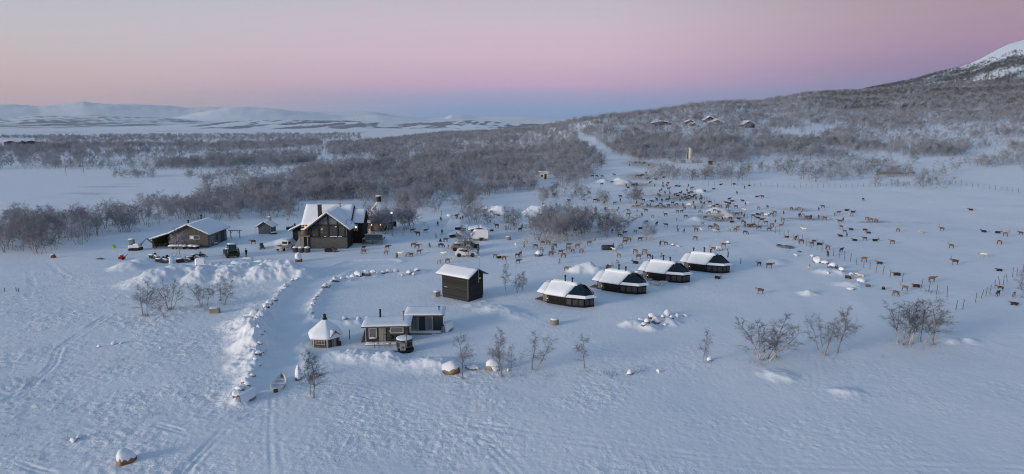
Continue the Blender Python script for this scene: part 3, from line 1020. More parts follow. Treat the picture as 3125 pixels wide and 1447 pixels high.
def quad_bike(x, y, rz, label):
    t = thing('quad_bike', label, 'quad bike', (x, y, hz(x, y) - .02), rz, 'quad bikes by the garage')
    for sx in (-.55, .55):
        for sy in (-.45, .45):
            MB().lathe([(.12, -.13), (.30, -.13), (.36, -.06), (.36, .06), (.30, .13), (.12, .13)], 14).build('wheel', 'rubber', t, loc=(sx, sy, .34)).rotation_euler = (math.pi / 2, 0, 0)
    MB().box(-.7, .75, -.28, .28, .4, .75).build('body', 'black', t, bevel=.08)
    MB().tube([(.35, -.4, 1.0), (.4, 0, .98), (.35, .4, 1.0)], .03, 6).build('handlebar', 'black', t)
    for q in ([(-.85, -.65, .66), (-.1, -.65, .68), (-.1, .65, .68), (-.85, .65, .66)], [(.1, -.65, .68), (.9, -.65, .62), (.9, .65, .62), (.1, .65, .68)]):
        slab(q, .36, 'snow', t, seed=int(x * 10) % 50)


garage()


# ------------------------------------------------------------------ main house
def main_house():
    hx, hy = -40.75, 149.5
    t = thing('main_house', 'big dark lodge with a glazed gable front and snowy cross roof', 'house', (hx, hy, 0.0))
    w2, e, pk = 4.1, 4.9, 8.0          # half width, eaves, peak of the front block
    MB().box(-w2, w2, 0, .3, -.5, 2.55).build('base_wall', 'render', t)
    MB().box(w2 - .3, w2, .3, 5.2, -.5, e).build('side_wall', 'board_black', t)
    MB().box(-w2, -w2 + .3, .3, 5.2, -.5, e).build('side_wall', 'board_black', t)
    # glazed gable: two tiers of panes between dark posts
    xs = [-3.95, -2.15, -.02, 2.05, 3.7]
    slope = (pk - .35 - e) / w2
    top = lambda x: pk - .45 - abs(x) * slope
    zb, zm = 2.75, 5.3
    rm = MB()
    rm.box(-3.9, 3.7, 2.6, 2.7, 2.6, 5.2)
    rm.box(-3.9, 3.7, .25, 2.6, 2.52, 2.6)
    rm.build('room', 'room', t)
    MB().box(-2.3, -1.75, 2.3, 2.55, 2.7, 4.9).build('curtain', 'cream', t)
    MB().box(-1.9, 0.0, 1.2, 2.0, 2.6, 3.3).build('table', 'wood_warm', t)
    MB().lathe([(.02, 0), (.22, .12), (.24, .3), (.04, .36)], 12).build('pendant_lamp', 'lamp', t, loc=(-1.75, 1.2, 4.0))
    MB().lathe([(.02, 0), (.2, .1), (.22, .26), (.04, .32)], 12).build('pendant_lamp', 'lamp', t, loc=(1.2, 1.9, 4.5))
    MB().lathe([(.35, 0), (.5, .6), (.3, 1.3)], 12).build('armchair', 'cream', t, loc=(1.0, 1.6, 2.6))
    for i in range(4):
        a, b = xs[i] + .09, xs[i + 1] - .09
        MB().box(a, b, .1, .13, zb, zm - .1).build('pane', 'glass_low', t)
        za, zb2 = min(top(a), top(b)), max(top(a), top(b))
        if i in (0, 3):
            poly = [(a, .1, zm + .1), (b, .1, zm + .1), (b, .1, max(zm + .12, top(b))), (a, .1, max(zm + .12, top(a)))]
        else:
            poly = [(a, .1, zm + .1), (b, .1, zm + .1), (b, .1, top(b)), (a, .1, top(a))]
        MB().prism(poly, (0, .03, 0)).build('pane', 'glass_up', t)
    fm = MB()
    for x in xs:
        fm.box(x - .13, x + .13, -.04, .22, zb - .15, max(zm, top(x)))
    fm.box(-w2 + .05, w2 - .1, -.05, .22, zm - .13, zm + .13)
    fm.box(-w2, w2, -.03, .24, 2.55, zb)
    fm.build('window_frame', 'black', t)
    for sg in (-1, 1):
        MB().prism([(0, -.06, pk - .5), (sg * w2, -.06, e - .35), (sg * w2, -.06, e + .1), (0, -.06, pk - .02)], (0, .26, 0)).build('barge_board', 'black', t)
    MB().box(-w2, -3.95 - .09, .02, .3, 2.75, e).build('corner_wall', 'render', t)
    MB().box(3.7 + .09, w2, .02, .3, 2.75, e).build('corner_wall', 'render', t)
    # ragged line of frozen plants along the sill
    rnd = random.Random(8)
    pb = MB()
    for k in range(60):
        x = -3.9 + 7.7 * rnd.random()
        l = .1 + .35 * rnd.random() ** 2
        pb.add([(x - .1, -.06, 2.72), (x + .1, -.08, 2.72), (x + .03, -.07, 2.72 - l), (x, -.01, 2.72)], [(0, 1, 2), (0, 2, 3), (1, 3, 2), (0, 3, 1)])
    pb.build('sill_plants', 'black', t)['kind'] = 'stuff'
    for a, b in ((-1.0, -.5), (.3, 1.9), (2.1, 3.0)):
        MB().box(a, b, -.10, -.031, 2.70, 2.80).build('sill_snow', 'snow_soft', t)
    # front roof
    ov = 5.1
    s = (pk - e) / w2
    ze = pk - ov * s
    yb = 9.0
    for sg in (-1, 1):
        q = [(0, -1.0, pk + .2), (sg * ov, -1.0, ze + .2), (sg * ov, yb - (4.6 if sg else 0), ze + .2), (0, yb, pk + .2)]
        if sg < 0:
            q = [q[1], q[0], q[3], q[2]]
        r_ = roof_plane(q, .22, 'roof', t, 'roof_edge')
        slab(q, .36, 'roof_snow', r_, seed=12 + sg)
    # main block across
    bx0, bx1, by0, by1, be, bp = -7.4, 3.8, 5.2, 13.4, 5.0, 8.6
    MB().box(bx0 + .3, bx1 - .3, by0, by1, -.5, be).build('rear_wall', 'board_black', t)
    for x in (bx0 + .3, bx1 - .5):
        MB().prism([(x, by0, be), (x, by1, be), (x, (by0 + by1) / 2, bp - .1)], (.2, 0, 0)).build('gable_wall', 'board_black', t)
    ym = (by0 + by1) / 2
    for a, b in ((by0 - .7, 1), (by1 + .7, -1)):
        zz = be - .7 * (bp - be) / (ym - by0)
        q = [(bx0, a, zz + .2), (bx1, a, zz + .2), (bx1, ym, bp + .2), (bx0, ym, bp + .2)]
        if b < 0:
            q = [q[3], q[2], q[1], q[0]]
        r_ = roof_plane(q, .2, 'roof', t, 'roof_edge')
        slab(q, .34, 'roof_snow', r_, seed=15)
    MB().box(-3.75, -3.0, 5.6, 6.4, 4.5, 9.25).build('chimney', 'soot', t, bevel=.02)
    MB().box(-3.72, -3.03, 5.63, 6.37, 9.25, 9.36).build('chimney_snow', 'snow_soft', t)
    pipe((.75, 8.3, 8.2), .85, .09, 'vent_pipe', t)
    # right wing
    MB().box(3.8, 6.2, 6.4, 12.0, -.5, 4.9).build('wing_wall', 'board_black', t)
    q = [(3.85, 5.9, 4.9), (6.6, 5.9, 4.9), (6.6, 9.0, 7.8), (3.85, 9.0, 7.8)]
    r_ = roof_plane(q, .18, 'wing_roof', t, 'roof_edge')
    slab(q, .30, 'roof_snow', r_, seed=17)
    q = [(3.85, 9.0, 7.8), (6.6, 9.0, 7.8), (6.6, 12.2, 4.9), (3.85, 12.2, 4.9)]
    r_ = roof_plane(q, .18, 'wing_roof', t, 'roof_edge')
    slab(q, .30, 'roof_snow', r_, seed=18)
    g = MB().box(4.3, 5.0, 6.33, 6.39, 3.2, 4.4).build('window', 'glass_grey', t)
    MB().lathe([(.04, 0), (.18, .12), (.2, .25), (.05, .3)], 10).build('lamp', 'lamp', g, loc=(4.65, 6.28, 3.7))
    frame_rect(4.2, 5.1, 3.1, 4.5, 6.34, .1, .04, 'frame', g, 'white_paint')
    MB().tube([(4.15, -.3, 4.6), (4.1, -.3, 6.0), (4.3, -.3, 6.5), (4.75, -.3, 6.6), (5.2, -.3, 6.2), (5.25, -.3, 5.6)], .05, 6).build('hook', 'soot', t)
    # deck and its screen to the right of the wing
    dk = MB().box(6.2, 11.0, 5.2, 8.6, 1.0, 1.25).build('deck', 'wood_brown', t)
    for x in (6.4, 8.6, 10.8):
        MB().box(x - .08, x + .08, 5.25, 5.4, -.5, 1.0).build('deck_post', 'wood_brown', dk)
    MB().box(6.9, 11.0, 5.2, 5.26, 1.35, 2.35).build('deck_screen', 'glass_screen', t)
    MB().box(6.9, 11.05, 5.14, 5.32, 2.35, 2.45).build('rail', 'white_paint', t)
    slab([(6.3, 5.35, 1.25), (10.9, 5.35, 1.25), (10.9, 8.5, 1.25), (6.3, 8.5, 1.25)], .16, 'deck_snow', t, seed=21)
    for x0, x1 in ((6.2, 8.6),):
        MB().box(x0, x1, 7.9, 8.0, 2.2, 2.3).box(x0, x1, 7.9, 8.0, 1.6, 1.66).box(x0, x0 + .1, 7.9, 8.0, 1.25, 2.3).box(x1 - .1, x1, 7.9, 8.0, 1.25, 2.3).build('railing', 'trim_dark', t)
    # balcony with a round planter at the near left corner
    MB().box(-6.3, -4.1, -.4, 1.6, 2.75, 3.0).build('balcony', 'wood_warm', t)
    for x, y in ((-6.2, -.3), (-4.6, -.3)):
        MB().box(x - .08, x + .08, y - .08, y + .08, -.4, 2.75).build('balcony_post', 'wood_raw', t)
    MB().box(-5.6, -4.15, .2, 3.0, -.4, 2.7).build('entry', 'black', t)
    # sloping concrete wing wall with a snow bank behind it
    MB().prism([(-9.0, 3.4, -.3), (-5.5, 3.4, -.3), (-5.5, 3.4, 2.9), (-7.0, 3.4, 2.9)], (0, .25, 0)).build('wing_wall', 'concrete', t)
    # low annex behind on the left
    MB().box(-10.4, -7.4, 7.5, 12.0, -.4, 3.0).build('annex', 'board_black', t)
    MB().box(-9.1, -7.5, 7.40, 7.48, .2, 2.7).build('annex_door', 'glass_grey', t)
    q = [(-11.2, 6.8, 2.9), (-7.4, 6.8, 4.7), (-7.4, 12.4, 4.7), (-11.2, 12.4, 2.9)]
    r_ = roof_plane(q, .16, 'annex_roof', t, 'roof_edge')
    slab(q, .3, 'roof_snow', r_, seed=23)
    # planter, yellow lights
    p = thing('planter', 'dark round wooden planter on the lodge balcony', 'planter', (hx - 5.3, hy + .3, 3.0))
    MB().lathe([(.55, 0), (.75, .15), (.82, 1.15), (.9, 1.2), (.9, 1.32), (.2, 1.32)], 18).build('tub', 'wood_brown', p)
    MB().lathe([(.84, 1.32), (.8, 1.42), (.3, 1.5)], 18).build('snow', 'snow_soft', p, smooth=True)
    for nm, lb, px, py, pz, sc in (('light_tree', 'small amber-lit bush standing in the balcony planter', hx - 5.25, hy + .3, 4.42, .75), ('light_tree', 'tall amber-lit bush on the deck beside the black wing', hx + 7.6, hy + 7.0, 1.36, 1.9)):
        lt = thing(nm, lb, 'lit bush', (px, py, pz), 0, 'amber lit bushes')
        m = MB()
        rnd = random.Random(4)
        for k in range(60):
            z = sc * (0.15 + .85 * rnd.random())
            r_ = .42 * sc * (1.12 - z / sc) * rnd.random()
            a = rnd.random() * 6.28
            c = (r_ * math.cos(a), r_ * math.sin(a), z)
            m.lathe([(.02, c[2] - .05), (.055, c[2]), (.02, c[2] + .05)], 5, (c[0], c[1]))
        m.build('lights', 'amber', lt)['kind'] = 'stuff'
        MB().tube([(0, 0, 0), (0, 0, sc * .9)], .05, 6).build('stem', 'wood_brown', lt)


M['glass_low'] = glassy('lower_panes', (0.16, 0.17, 0.175), 0.05, 0.5)
M['glass_up'] = glassy('upper_panes', (0.14, 0.15, 0.16), 0.08, 0.6)
M['glass_screen'] = glassy('deck_glass', (0.07, 0.085, 0.10), 0.15, 0.4)
_m = M['glass_low']
_nt = _m.node_tree
_b = _nt.nodes['Principled BSDF']
_b.inputs['Transmission Weight'].default_value = 0.6
_b.inputs['IOR'].default_value = 1.02
_b.inputs['Roughness'].default_value = 0.0
main_house()
# ------------------------------------------------------------------ small grey shed with a roof turret
def small_shed():
    x, y = G(789, 714)
    t = thing('storage_shed', 'small grey gabled shed between the garage and the lodge', 'shed', (x, y, 0.0))
    w, dp, e, pk = 3.2, 3.6, 2.0, 3.05
    MB().prism([(0, 0, -.3), (w, 0, -.3), (w, 0, e), (w / 2, 0, pk), (0, 0, e)], (0, dp, 0)).build('wall', 'board_blue', t)
    for sx in (0, w - .1):
        MB().box(sx, sx + .1, -.03, 0.0, -.3, e).build('corner_board', 'trim', t)
    MB().box(w + .001, w + .06, .8, 1.7, .0, 1.8).build('door', 'wood_brown', t)
    s = (pk - e) / (w / 2)
    for sg in (-1, 1):
        q = [(w / 2, -.5, pk + .1), (w / 2 + sg * (w / 2 + .6), -.5, e - .6 * s + .1), (w / 2 + sg * (w / 2 + .6), dp + .4, e - .6 * s + .1), (w / 2, dp + .4, pk + .1)]
        if sg < 0:
            q = [q[1], q[0], q[3], q[2]]
        r_ = roof_plane(q, .1, 'roof', t, 'roof_edge')
        slab(q, .25, 'roof_snow', r_, seed=31)
    MB().box(w / 2 - .1, w / 2 + .7, 2.6, 3.2, pk - .2, pk + .85).build('turret', 'wood_raw', t)
    slab([(w / 2 - .2, 2.5, pk + .85), (w / 2 + .8, 2.5, pk + .85), (w / 2 + .8, 3.3, pk + .85), (w / 2 - .2, 3.3, pk + .85)], .2, 'turret_snow', t, seed=32)
    # overturned sled beside it
    sl = thing('overturned_sled', 'dark overturned sled with a snow cap beside the small grey shed', 'sled', (x + 3.9, y - .3, hz(x + 3.9, y - .3)), .3)
    MB().prism([(-.8, -.4, 0), (.8, -.4, 0), (.7, -.3, .45), (-.5, -.3, .35)], (0, .8, 0)).build('hull', 'black', sl)
    slab([(-.6, -.35, .36), (.75, -.35, .46), (.75, .4, .46), (-.6, .4, .36)], .25, 'snow', sl, seed=33)


small_shed()


# ------------------------------------------------------------------ big hexagonal hut behind the birches
def hex_ring(r, z, n=6, a0=0.0):
    return [(r * math.cos(a0 + 2 * math.pi * k / n), r * math.sin(a0 + 2 * math.pi * k / n), z) for k in range(n)]


def hex_snow(rw, ze, ap, th, a0, parent, seed, n=42, rows=9):
    """one soft blanket of snow over a whole hexagonal roof"""
    vs, fs = [], []
    for i in range(rows + 2):
        b = max(0, i - 1) / rows
        for k in range(n):
            a = 2 * math.pi * k / n
            q = ((a - a0) % (math.pi / 3)) - math.pi / 6
            hexr = math.cos(math.pi / 6) / math.cos(q)
            rr = (rw + .04) * (1 - b) * (.22 + .78 * hexr) + .02
            z = ze + (ap - ze) * b
            h = th * (.62 if i == 1 else 1.0) if i else 0.0
            if i:
                h += .05 * float(noise(3 * math.cos(a) * rr, 3 * math.sin(a) * rr, seed))
            vs.append((rr * math.cos(a) * (1.0 if i else .98), rr * math.sin(a) * (1.0 if i else .98), z + h))
    for i in range(rows + 1):
        for k in range(n):
            k2 = (k + 1) % n
            fs.append((i * n + k, i * n + k2, (i + 1) * n + k2, (i + 1) * n + k))
    fs.append(tuple(range(n - 1, -1, -1)))
    fs.append(tuple((rows + 1) * n + k for k in range(n)))
    return MB().add(vs, fs).build('roof_snow', 'snow_soft', parent, smooth=True)


def big_hut():
    x, y = -34.9, 178.0
    t = thing('hexagonal_hut', 'big dark hexagonal hut with a steep snowy roof behind birches', 'hut', (x, y, 0.0))
    rw, e, ap = 3.4, 2.5, 7.6
    MB().prism(hex_ring(rw, -.4), (0, 0, e + .4)).build('wall', 'board_char', t)
    ring = hex_ring(rw + .9, e - .45)
    for k in range(6):
        a, b = ring[k], ring[(k + 1) % 6]
        f = MB().add([a, b, (0, 0, ap)], [(0, 1, 2)]).build('roof', 'roof_edge', t)
    hex_snow(rw + .9, e - .42, ap, .38, 0.0, t, 40)
    ch = MB().lathe([(.62, ap - .9), (.62, ap + .75)], 14).build('chimney', 'soot', t)
    MB().lathe([(.9, ap + .95), (.9, ap + 1.05)], 14).build('chimney_cap', 'soot', ch)
    MB().lathe([(.88, ap + 1.05), (.8, ap + 1.2), (.3, ap + 1.27)], 14).build('chimney_snow', 'snow_soft', ch, smooth=True)
    for k in range(4):
        an = k * math.pi / 2 + .4
        MB().box(.55 * math.cos(an) - .04, .55 * math.cos(an) + .04, .55 * math.sin(an) - .04, .55 * math.sin(an) + .04, ap + .75, ap + .95).build('cap_leg', 'soot', ch)
    # gabled porch
    MB().prism([(-1.5, -4.6, -.3), (1.5, -4.6, -.3), (1.5, -4.6, 2.1), (0, -4.6, 3.7), (-1.5, -4.6, 2.1)], (0, 2.4, 0)).build('porch', 'board_grey', t)
    MB().box(-.55, .55, -4.68, -4.61, -.1, 2.0).build('door', 'wood_warm', t)
    for sg in (-1, 1):
        q = [(0, -5.0, 3.8), (sg * 1.9, -5.0, 1.75), (sg * 1.9, -2.0, 1.75), (0, -2.0, 3.8)]
        if sg < 0:
            q = [q[1], q[0], q[3], q[2]]
        r_ = roof_plane(q, .1, 'porch_roof', t, 'roof_edge')
        MB().lathe([(.03, -.1), (.09, -.03), (.09, .06), (.03, .12)], 8).build('porch_lamp', 'lamp', t, loc=(sg * 1.15, -4.75, 1.75))
    for sg in (-1, 1):
        MB().box(sg * 3.6 - 1.1, sg * 3.6 + 1.1, -1.6, -1.5, .8, 2.2).build('side_screen', 'board_char', t)


big_hut()


# ------------------------------------------------------------------ tall dark shed with a mast
def tall_shed():
    t = thing('tall_shed', 'tall dark boarded shed with a snowy roof and thin mast', 'shed', (-6.87, 103.95, 0.0), math.atan2(.6, -.8) - math.pi)
    # local x runs from far end (-L) to the near corner (0); local y away along the short side
    L, W_, e, pk = 5.4, 3.6, 4.1, 5.0
    # after the turn: +x points from the far-left corner to the near corner, +y to the right-hand corner
    MB().box(-L, 0, 0, W_, -.8, .45).build('plinth', 'board_dark', t)
    MB().box(-L - .05, .05, -.05, W_ + .05, .46, e).build('wall', 'board_char', t)
    MB().prism([(-L - .05, -.05, e), (-L - .05, W_ + .05, e), (-L - .05, W_ / 2, pk - .12)], (L + .1, 0, 0)).build('gable', 'board_char', t)
    MB().box(-.03, .08, -.08, .03, .46, e - .02).build('corner_board', 'trim_mid', t)
    s = (pk - e) / (W_ / 2)
    ov = .65
    for y0, y1 in ((-ov, W_ / 2), (W_ + ov, W_ / 2)):
        z0 = e - ov * s
        q = [(-L - .9, y0, z0 + .1), (.7, y0, z0 + .1), (.7, y1, pk + .1), (-L - .9, y1, pk + .1)]
        if y0 > y1:
            q = [q[3], q[2], q[1], q[0]]
        r_ = roof_plane(q, .1, 'roof', t, 'roof_edge')
        slab(q, .18, 'roof_snow', r_, seed=51)
    MB().tube([(.62, W_ / 2 + .05, 2.9), (.62, W_ / 2 + .05, pk + .05)], .07, 8).build('flue', 'steel', t)
    MB().tube([(.1, W_ / 2 + .05, 2.95), (.3, W_ / 2 + .05, 2.95), (.62, W_ / 2 + .05, 2.95)], .07, 8).build('flue_elbow', 'steel', t)
    MB().tube([(.8, W_ / 2, pk + .05), (.8, W_ / 2, pk + 2.0)], .03, 6).build('mast', 'steel', t)
    MB().lathe([(.05, 0), (.10, .05), (.10, .15), (.05, .2)], 8).build('mast_head', 'white_paint', t, loc=(.8, W_ / 2, pk + 2.0))
    MB().lathe([(.03, 0), (.07, .05), (.03, .12)], 8).build('wall_lamp', 'lamp_soft', t, loc=(.1, W_ * .78, 3.3))
    MB().box(-4.9, -4.3, -.12, -.055, 1.75, 1.85).build('sill', 'trim', t)
    for k, yy in enumerate((.8, 1.35, 1.9, 2.6)):      # dark drip stains under the gable
        MB().box(.052, .056, yy, yy + .07, 1.1 + .1 * k, 2.6).build('stain', 'black', t)
    fb = thing('firewood_box', 'small slatted wooden box at the far corner of the tall shed', 'box', (-12.35, 107.0, hz(-12.35, 107.0)), .5)
    MB().box(0, .9, 0, .7, 0, .75).build('body', 'wood_raw', fb, bevel=.04)
    for k in range(4):
        MB().box(.05 + .21 * k, .2 + .21 * k, -.05, -.005, .05, .7).build('slat', 'wood_raw', fb)
    slab([(-.05, -.05, .76), (.95, -.05, .76), (.95, .75, .76), (-.05, .75, .76)], .18, 'snow', fb, seed=53)


M['trim_mid'] = plain('grey_corner_board', (0.15, 0.145, 0.14), 0.8, 0.2)
tall_shed()


# ------------------------------------------------------------------ sauna cabin, annex cabin, tub
def sauna():
    x0, y0 = -18.75, 84.0
    t = thing('sauna_cabin', 'low dark cabin with a snowy lean-to roof and pale framed windows', 'cabin', (x0, y0, 0.0), .075)
    w, dp, ef, eb = 5.35, 3.1, 2.2, 2.3
    MB().prism([(0, 0, -.3), (0, dp, -.3), (0, dp, eb), (0, 0, ef)], (w, 0, 0)).build('wall', 'board_grey_h', t)
    MB().box(0, .09, -.04, -.001, -.2, ef - .02).build('corner_board', 'trim', t)
    window(.42, 1.45, .62, 1.95, 0, t, 'glass_grey', 'trim', .12, .06)
    MB().box(.5, 1.4, -.2, -.061, .55, .62).build('flower_box', 'trim', t)
    slab([(.5, -.2, .62), (1.4, -.2, .62), (1.4, -.07, .62), (.5, -.07, .62)], .14, 'box_snow', t, seed=60)
    d_ = MB().box(1.72, 2.6, -.05, -.001, .05, 1.95).build('door', 'wood_raw', t)
    for k in range(5):
        MB().box(1.76 + .17 * k, 1.9 + .17 * k, -.075, -.051, .08, 1.85).build('plank', 'wood_raw', d_)
    MB().box(2.4, 2.52, -.1, -.076, 1.0, 1.1).build('handle', 'soot', d_)
    window(3.15, 4.85, 1.18, 2.0, 0, t, 'glass_grey', 'trim', .13, .06)
    MB().box(3.0, 3.1, -.08, -.001, 1.45, 1.55).build('wall_lamp', 'white_paint', t)
    s = (eb - ef) / dp
    q = [(-.45, -.55, ef - .55 * s + .1), (w + .45, -.55, ef - .55 * s + .1), (w + .45, dp + .5, eb + .5 * s + .1), (-.45, dp + .5, eb + .5 * s + .1)]
    r_ = roof_plane(q, .16, 'roof', t, 'roof_edge')
    slab(q, .13, 'roof_snow', r_, seed=61)
    pipe((1.6, 2.9, eb), 1.3, .13, 'chimney', t, 'soot', False)
    pipe((4.75, 1.3, 2.2), 1.35, .11, 'chimney', t, 'steel')
    MB().box(.1, 4.9, -1.3, -.06, -.1, .12).build('deck', 'wood_raw', t)
    slab([(.1, -1.3, .12), (4.9, -1.3, .12), (4.9, -.08, .12), (.1, -.08, .12)], .1, 'deck_snow', t, seed=62)
    # firewood leaning at the left end
    fw = thing('leaning_boards', 'grey boards leaning on the end wall of the low dark cabin', 'boards', (x0 - .55, y0 + .1, hz(x0 - .5, y0)))
    for k in range(4):
        MB().prism([(-.12 + .1 * k, .15 * k, 0), (-.02 + .1 * k, .15 * k, 0), (.47 + .03 * k, .15 * k, 1.7), (.40 + .03 * k, .15 * k, 1.7)], (0, .12, 0)).build('board', 'wood_raw', fw)
    # cabin behind
    x1, y1 = -13.6, 88.7
    b = thing('changing_cabin', 'dark cabin with two grey doors behind the low sauna cabin', 'cabin', (x1, y1, 0.0), .03)
    w, dp, ef, eb = 4.1, 2.8, 2.35, 2.45
    MB().prism([(0, 0, -.3), (0, dp, -.3), (0, dp, eb), (0, 0, ef)], (w, 0, 0)).build('wall', 'board_dark2', b)
    for xa, xb in ((.12, .92), (2.05, 2.85)):
        d_ = MB().box(xa, xb, -.04, -.001, .25, 2.05).build('door', 'wood_grey', b)
        frame_rect(xa - .1, xb + .1, .2, 2.15, -.001, .1, .06, 'door_frame', d_, 'trim')
        for k in range(4):
            MB().box(xa + .05 + .18 * k, xa + .2 + .18 * k, -.062, -.041, .35, 1.98).build('plank', 'wood_grey', d_)
    s = (eb - ef) / dp
    q = [(-.9, -.6, ef - .6 * s + .1), (w + .4, -.6, ef - .6 * s + .1), (w + .4, dp + .5, eb + .5 * s + .1), (-.9, dp + .5, eb + .5 * s + .1)]
    r_ = roof_plane(q, .16, 'roof', b, 'roof_edge')
    slab(q, .13, 'roof_snow', r_, seed=64)
    pipe((3.7, 1.2, 2.4), .7, .07, 'vent_pipe', b)
    MB().box(-.9, w, -1.0, -.05, -.05, .12).build('step', 'wood_raw', b)
    MB().box(-.9, w * .7, -1.5, -1.05, -.15, .0).build('step', 'wood_raw', b)
    slab([(-.9, -1.0, .12), (w, -1.0, .12), (w, -.07, .12), (-.9, -.07, .12)], .12, 'step_snow', b, seed=65)
    # boat on its side behind
    bt = thing('upturned_boat', 'grey boat lying upturned at the end of the two-door cabin', 'boat', (x1 + w + .75, y1 + .8, hz(x1 + 5, y1 + 1) - .05), 1.2)
    boat_hull(bt, 2.6, .7, .75, 'hull_grey', upside=True)
    # plunge tub with its stove
    tx, ty = -13.35, 81.3
    tb = thing('hot_tub', 'round dark wooden tub with a snowy lid and stove pipe', 'hot tub', (tx, ty, 0.0))
    MB().lathe([(.95, .35), (1.0, .4), (1.0, 1.35), (.9, 1.4)], 28).build('staves', 'board_char2', tb)
    for z in (.55, 1.2):
        MB().lathe([(1.0, z), (1.02, z + .01), (1.02, z + .05), (1.0, z + .06)], 28).build('hoop', 'steel', tb)
    MB().lathe([(1.03, 1.4), (1.05, 1.42), (1.05, 1.48), (.9, 1.5)], 28).build('lid', 'wood_brown', tb)
    MB().lathe([(1.02, 1.5), (1.0, 1.58), (.85, 1.63), (.2, 1.66)], 28).build('lid_snow', 'snow_soft', tb, smooth=True)
    MB().box(-.35, .35, -1.35, -1.02, .3, 1.25).build('stove', 'steel', tb, bevel=.04)
    MB().box(-.14, .14, -1.39, -1.351, .62, .85).build('stove_door', 'rust', tb)
    MB().tube([(.42, -1.1, .6), (.42, -1.1, 1.9), (.42, -1.1, 2.0)], .085, 10).build('stove_pipe', 'steel', tb)
    MB().tube([(.42, -1.1, 2.0), (.42, -1.1, 2.35)], .095, 10).build('pipe_top', 'rust_warm', tb)
    MB().lathe([(.9, -.2), (1.0, -.1), (1.0, .34)], 20, (.2, -.35)).build('skirt', 'black', tb)
    MB().box(-1.5, -.6, -.9, -.78, .0, .1).build('step', 'wood_brown', tb)
    # two thin metal seats in the snow
    for k, (sx, lb) in enumerate(((-17.0, 'thin metal frame chair standing in snow before the cabin door'), (-15.6, 'thin metal frame chair standing in snow next to the tub'))):
        ch = thing('garden_chair', lb, 'chair', (sx, 82.3, hz(sx, 82.3)), .2 - .5 * k, 'metal chairs before the sauna cabin')
        MB().tube([(-.28, .25, 0), (-.28, .25, .45), (-.28, -.2, .45), (-.28, -.3, 0)], .025, 6).build('leg_frame', 'soot', ch)
        MB().tube([(.28, .25, 0), (.28, .25, .45), (.28, -.2, .45), (.28, -.3, 0)], .025, 6).build('leg_frame', 'soot', ch)
        MB().tube([(-.28, .25, .45), (-.28, .35, 1.0), (0, .37, 1.08), (.28, .35, 1.0), (.28, .25, .45)], .025, 6).build('back_frame', 'soot', ch)
        MB().box(-.26, .26, -.2, .25, .43, .47).build('seat', 'steel', ch)
        slab([(-.25, -.2, .47), (.25, -.2, .47), (.25, .24, .47), (-.25, .24, .47)], .08, 'snow', ch, seed=66 + k)
    gr = thing('kettle_grill', 'round black grill against the low dark cabin wall', 'grill', (-15.35, 83.75, .12))
    MB().lathe([(.05, .45), (.22, .5), (.3, .68), (.28, .85), (.12, .98), (.03, 1.02)], 14).build('bowl', 'black', gr, smooth=True)
    for k in range(3):
        a = k * 2.1
        MB().tube([(.1 * math.cos(a), .1 * math.sin(a), .5), (.25 * math.cos(a), .25 * math.sin(a), 0)], .018, 5).build('leg', 'soot', gr)


def boat_hull(parent, L, W_, H, mat, upside=False, inner=None):
    """lapstrake rowing boat: pointed bow at +x, narrow transom at -x"""
    n, k = 14, 7
    vs, fs = [], []
    for i in range(n + 1):
        a = i / n
        x = (a - .5) * L
        half = W_ * (math.sin(math.pi * min(1, a * .86 + .12)) ** .75 if a < 1 else 0.02)
        half = max(half, .03)
        sheer = H * (1 + .35 * (2 * a - 1) ** 2)
        for j in range(-k, k + 1):
            b = j / k
            y = half * math.copysign(abs(b) ** .7, b)
            z = sheer * (abs(b) ** 2.2)
            vs.append((x, y, z))
    w = 2 * k + 1
    for i in range(n):
        for j in range(w - 1):
            fs.append((i * w + j, (i + 1) * w + j, (i + 1) * w + j + 1, i * w + j + 1))
    fs.append(tuple(j for j in range(w)))
    if upside:
        vs = [(x, y, H * 1.3 - z) for x, y, z in vs]
    o = MB().add(vs, fs).build('hull', mat, parent, smooth=True)
    sm = o.modifiers.new('thickness', 'SOLIDIFY')
    sm.thickness = .05
    if inner:
        o.data.materials.append(M[inner])
        sm.material_offset = 1
    if upside:
        # snow blanket on the keel
        vs2 = [(x * .98, y * 1.02, z + .16 * (z > .12) + .04) for x, y, z in vs]
        MB().add(vs2, fs[:-1]).build('snow', 'snow_soft', parent, smooth=True)
    return o


M['hull_grey'] = plain('grey_hull', (0.26, 0.27, 0.25), 0.5, 0.2)
M['rust'] = plain('rust', (0.13, 0.055, 0.03), 0.9, 0.4, 9)
M['rust_warm'] = plain('heat_tinted_steel', (0.32, 0.18, 0.08), 0.6, 0.3)
M['wood_grey'] = planks('silver_grey_timber', (0.24, 0.235, 0.23), 0.12)
M['board_dark2'] = planks('slate_grey_boarding', (0.058, 0.064, 0.070), 0.14)
M['board_char2'] = planks('tarred_staves', (0.05, 0.047, 0.045), 0.1)
sauna()


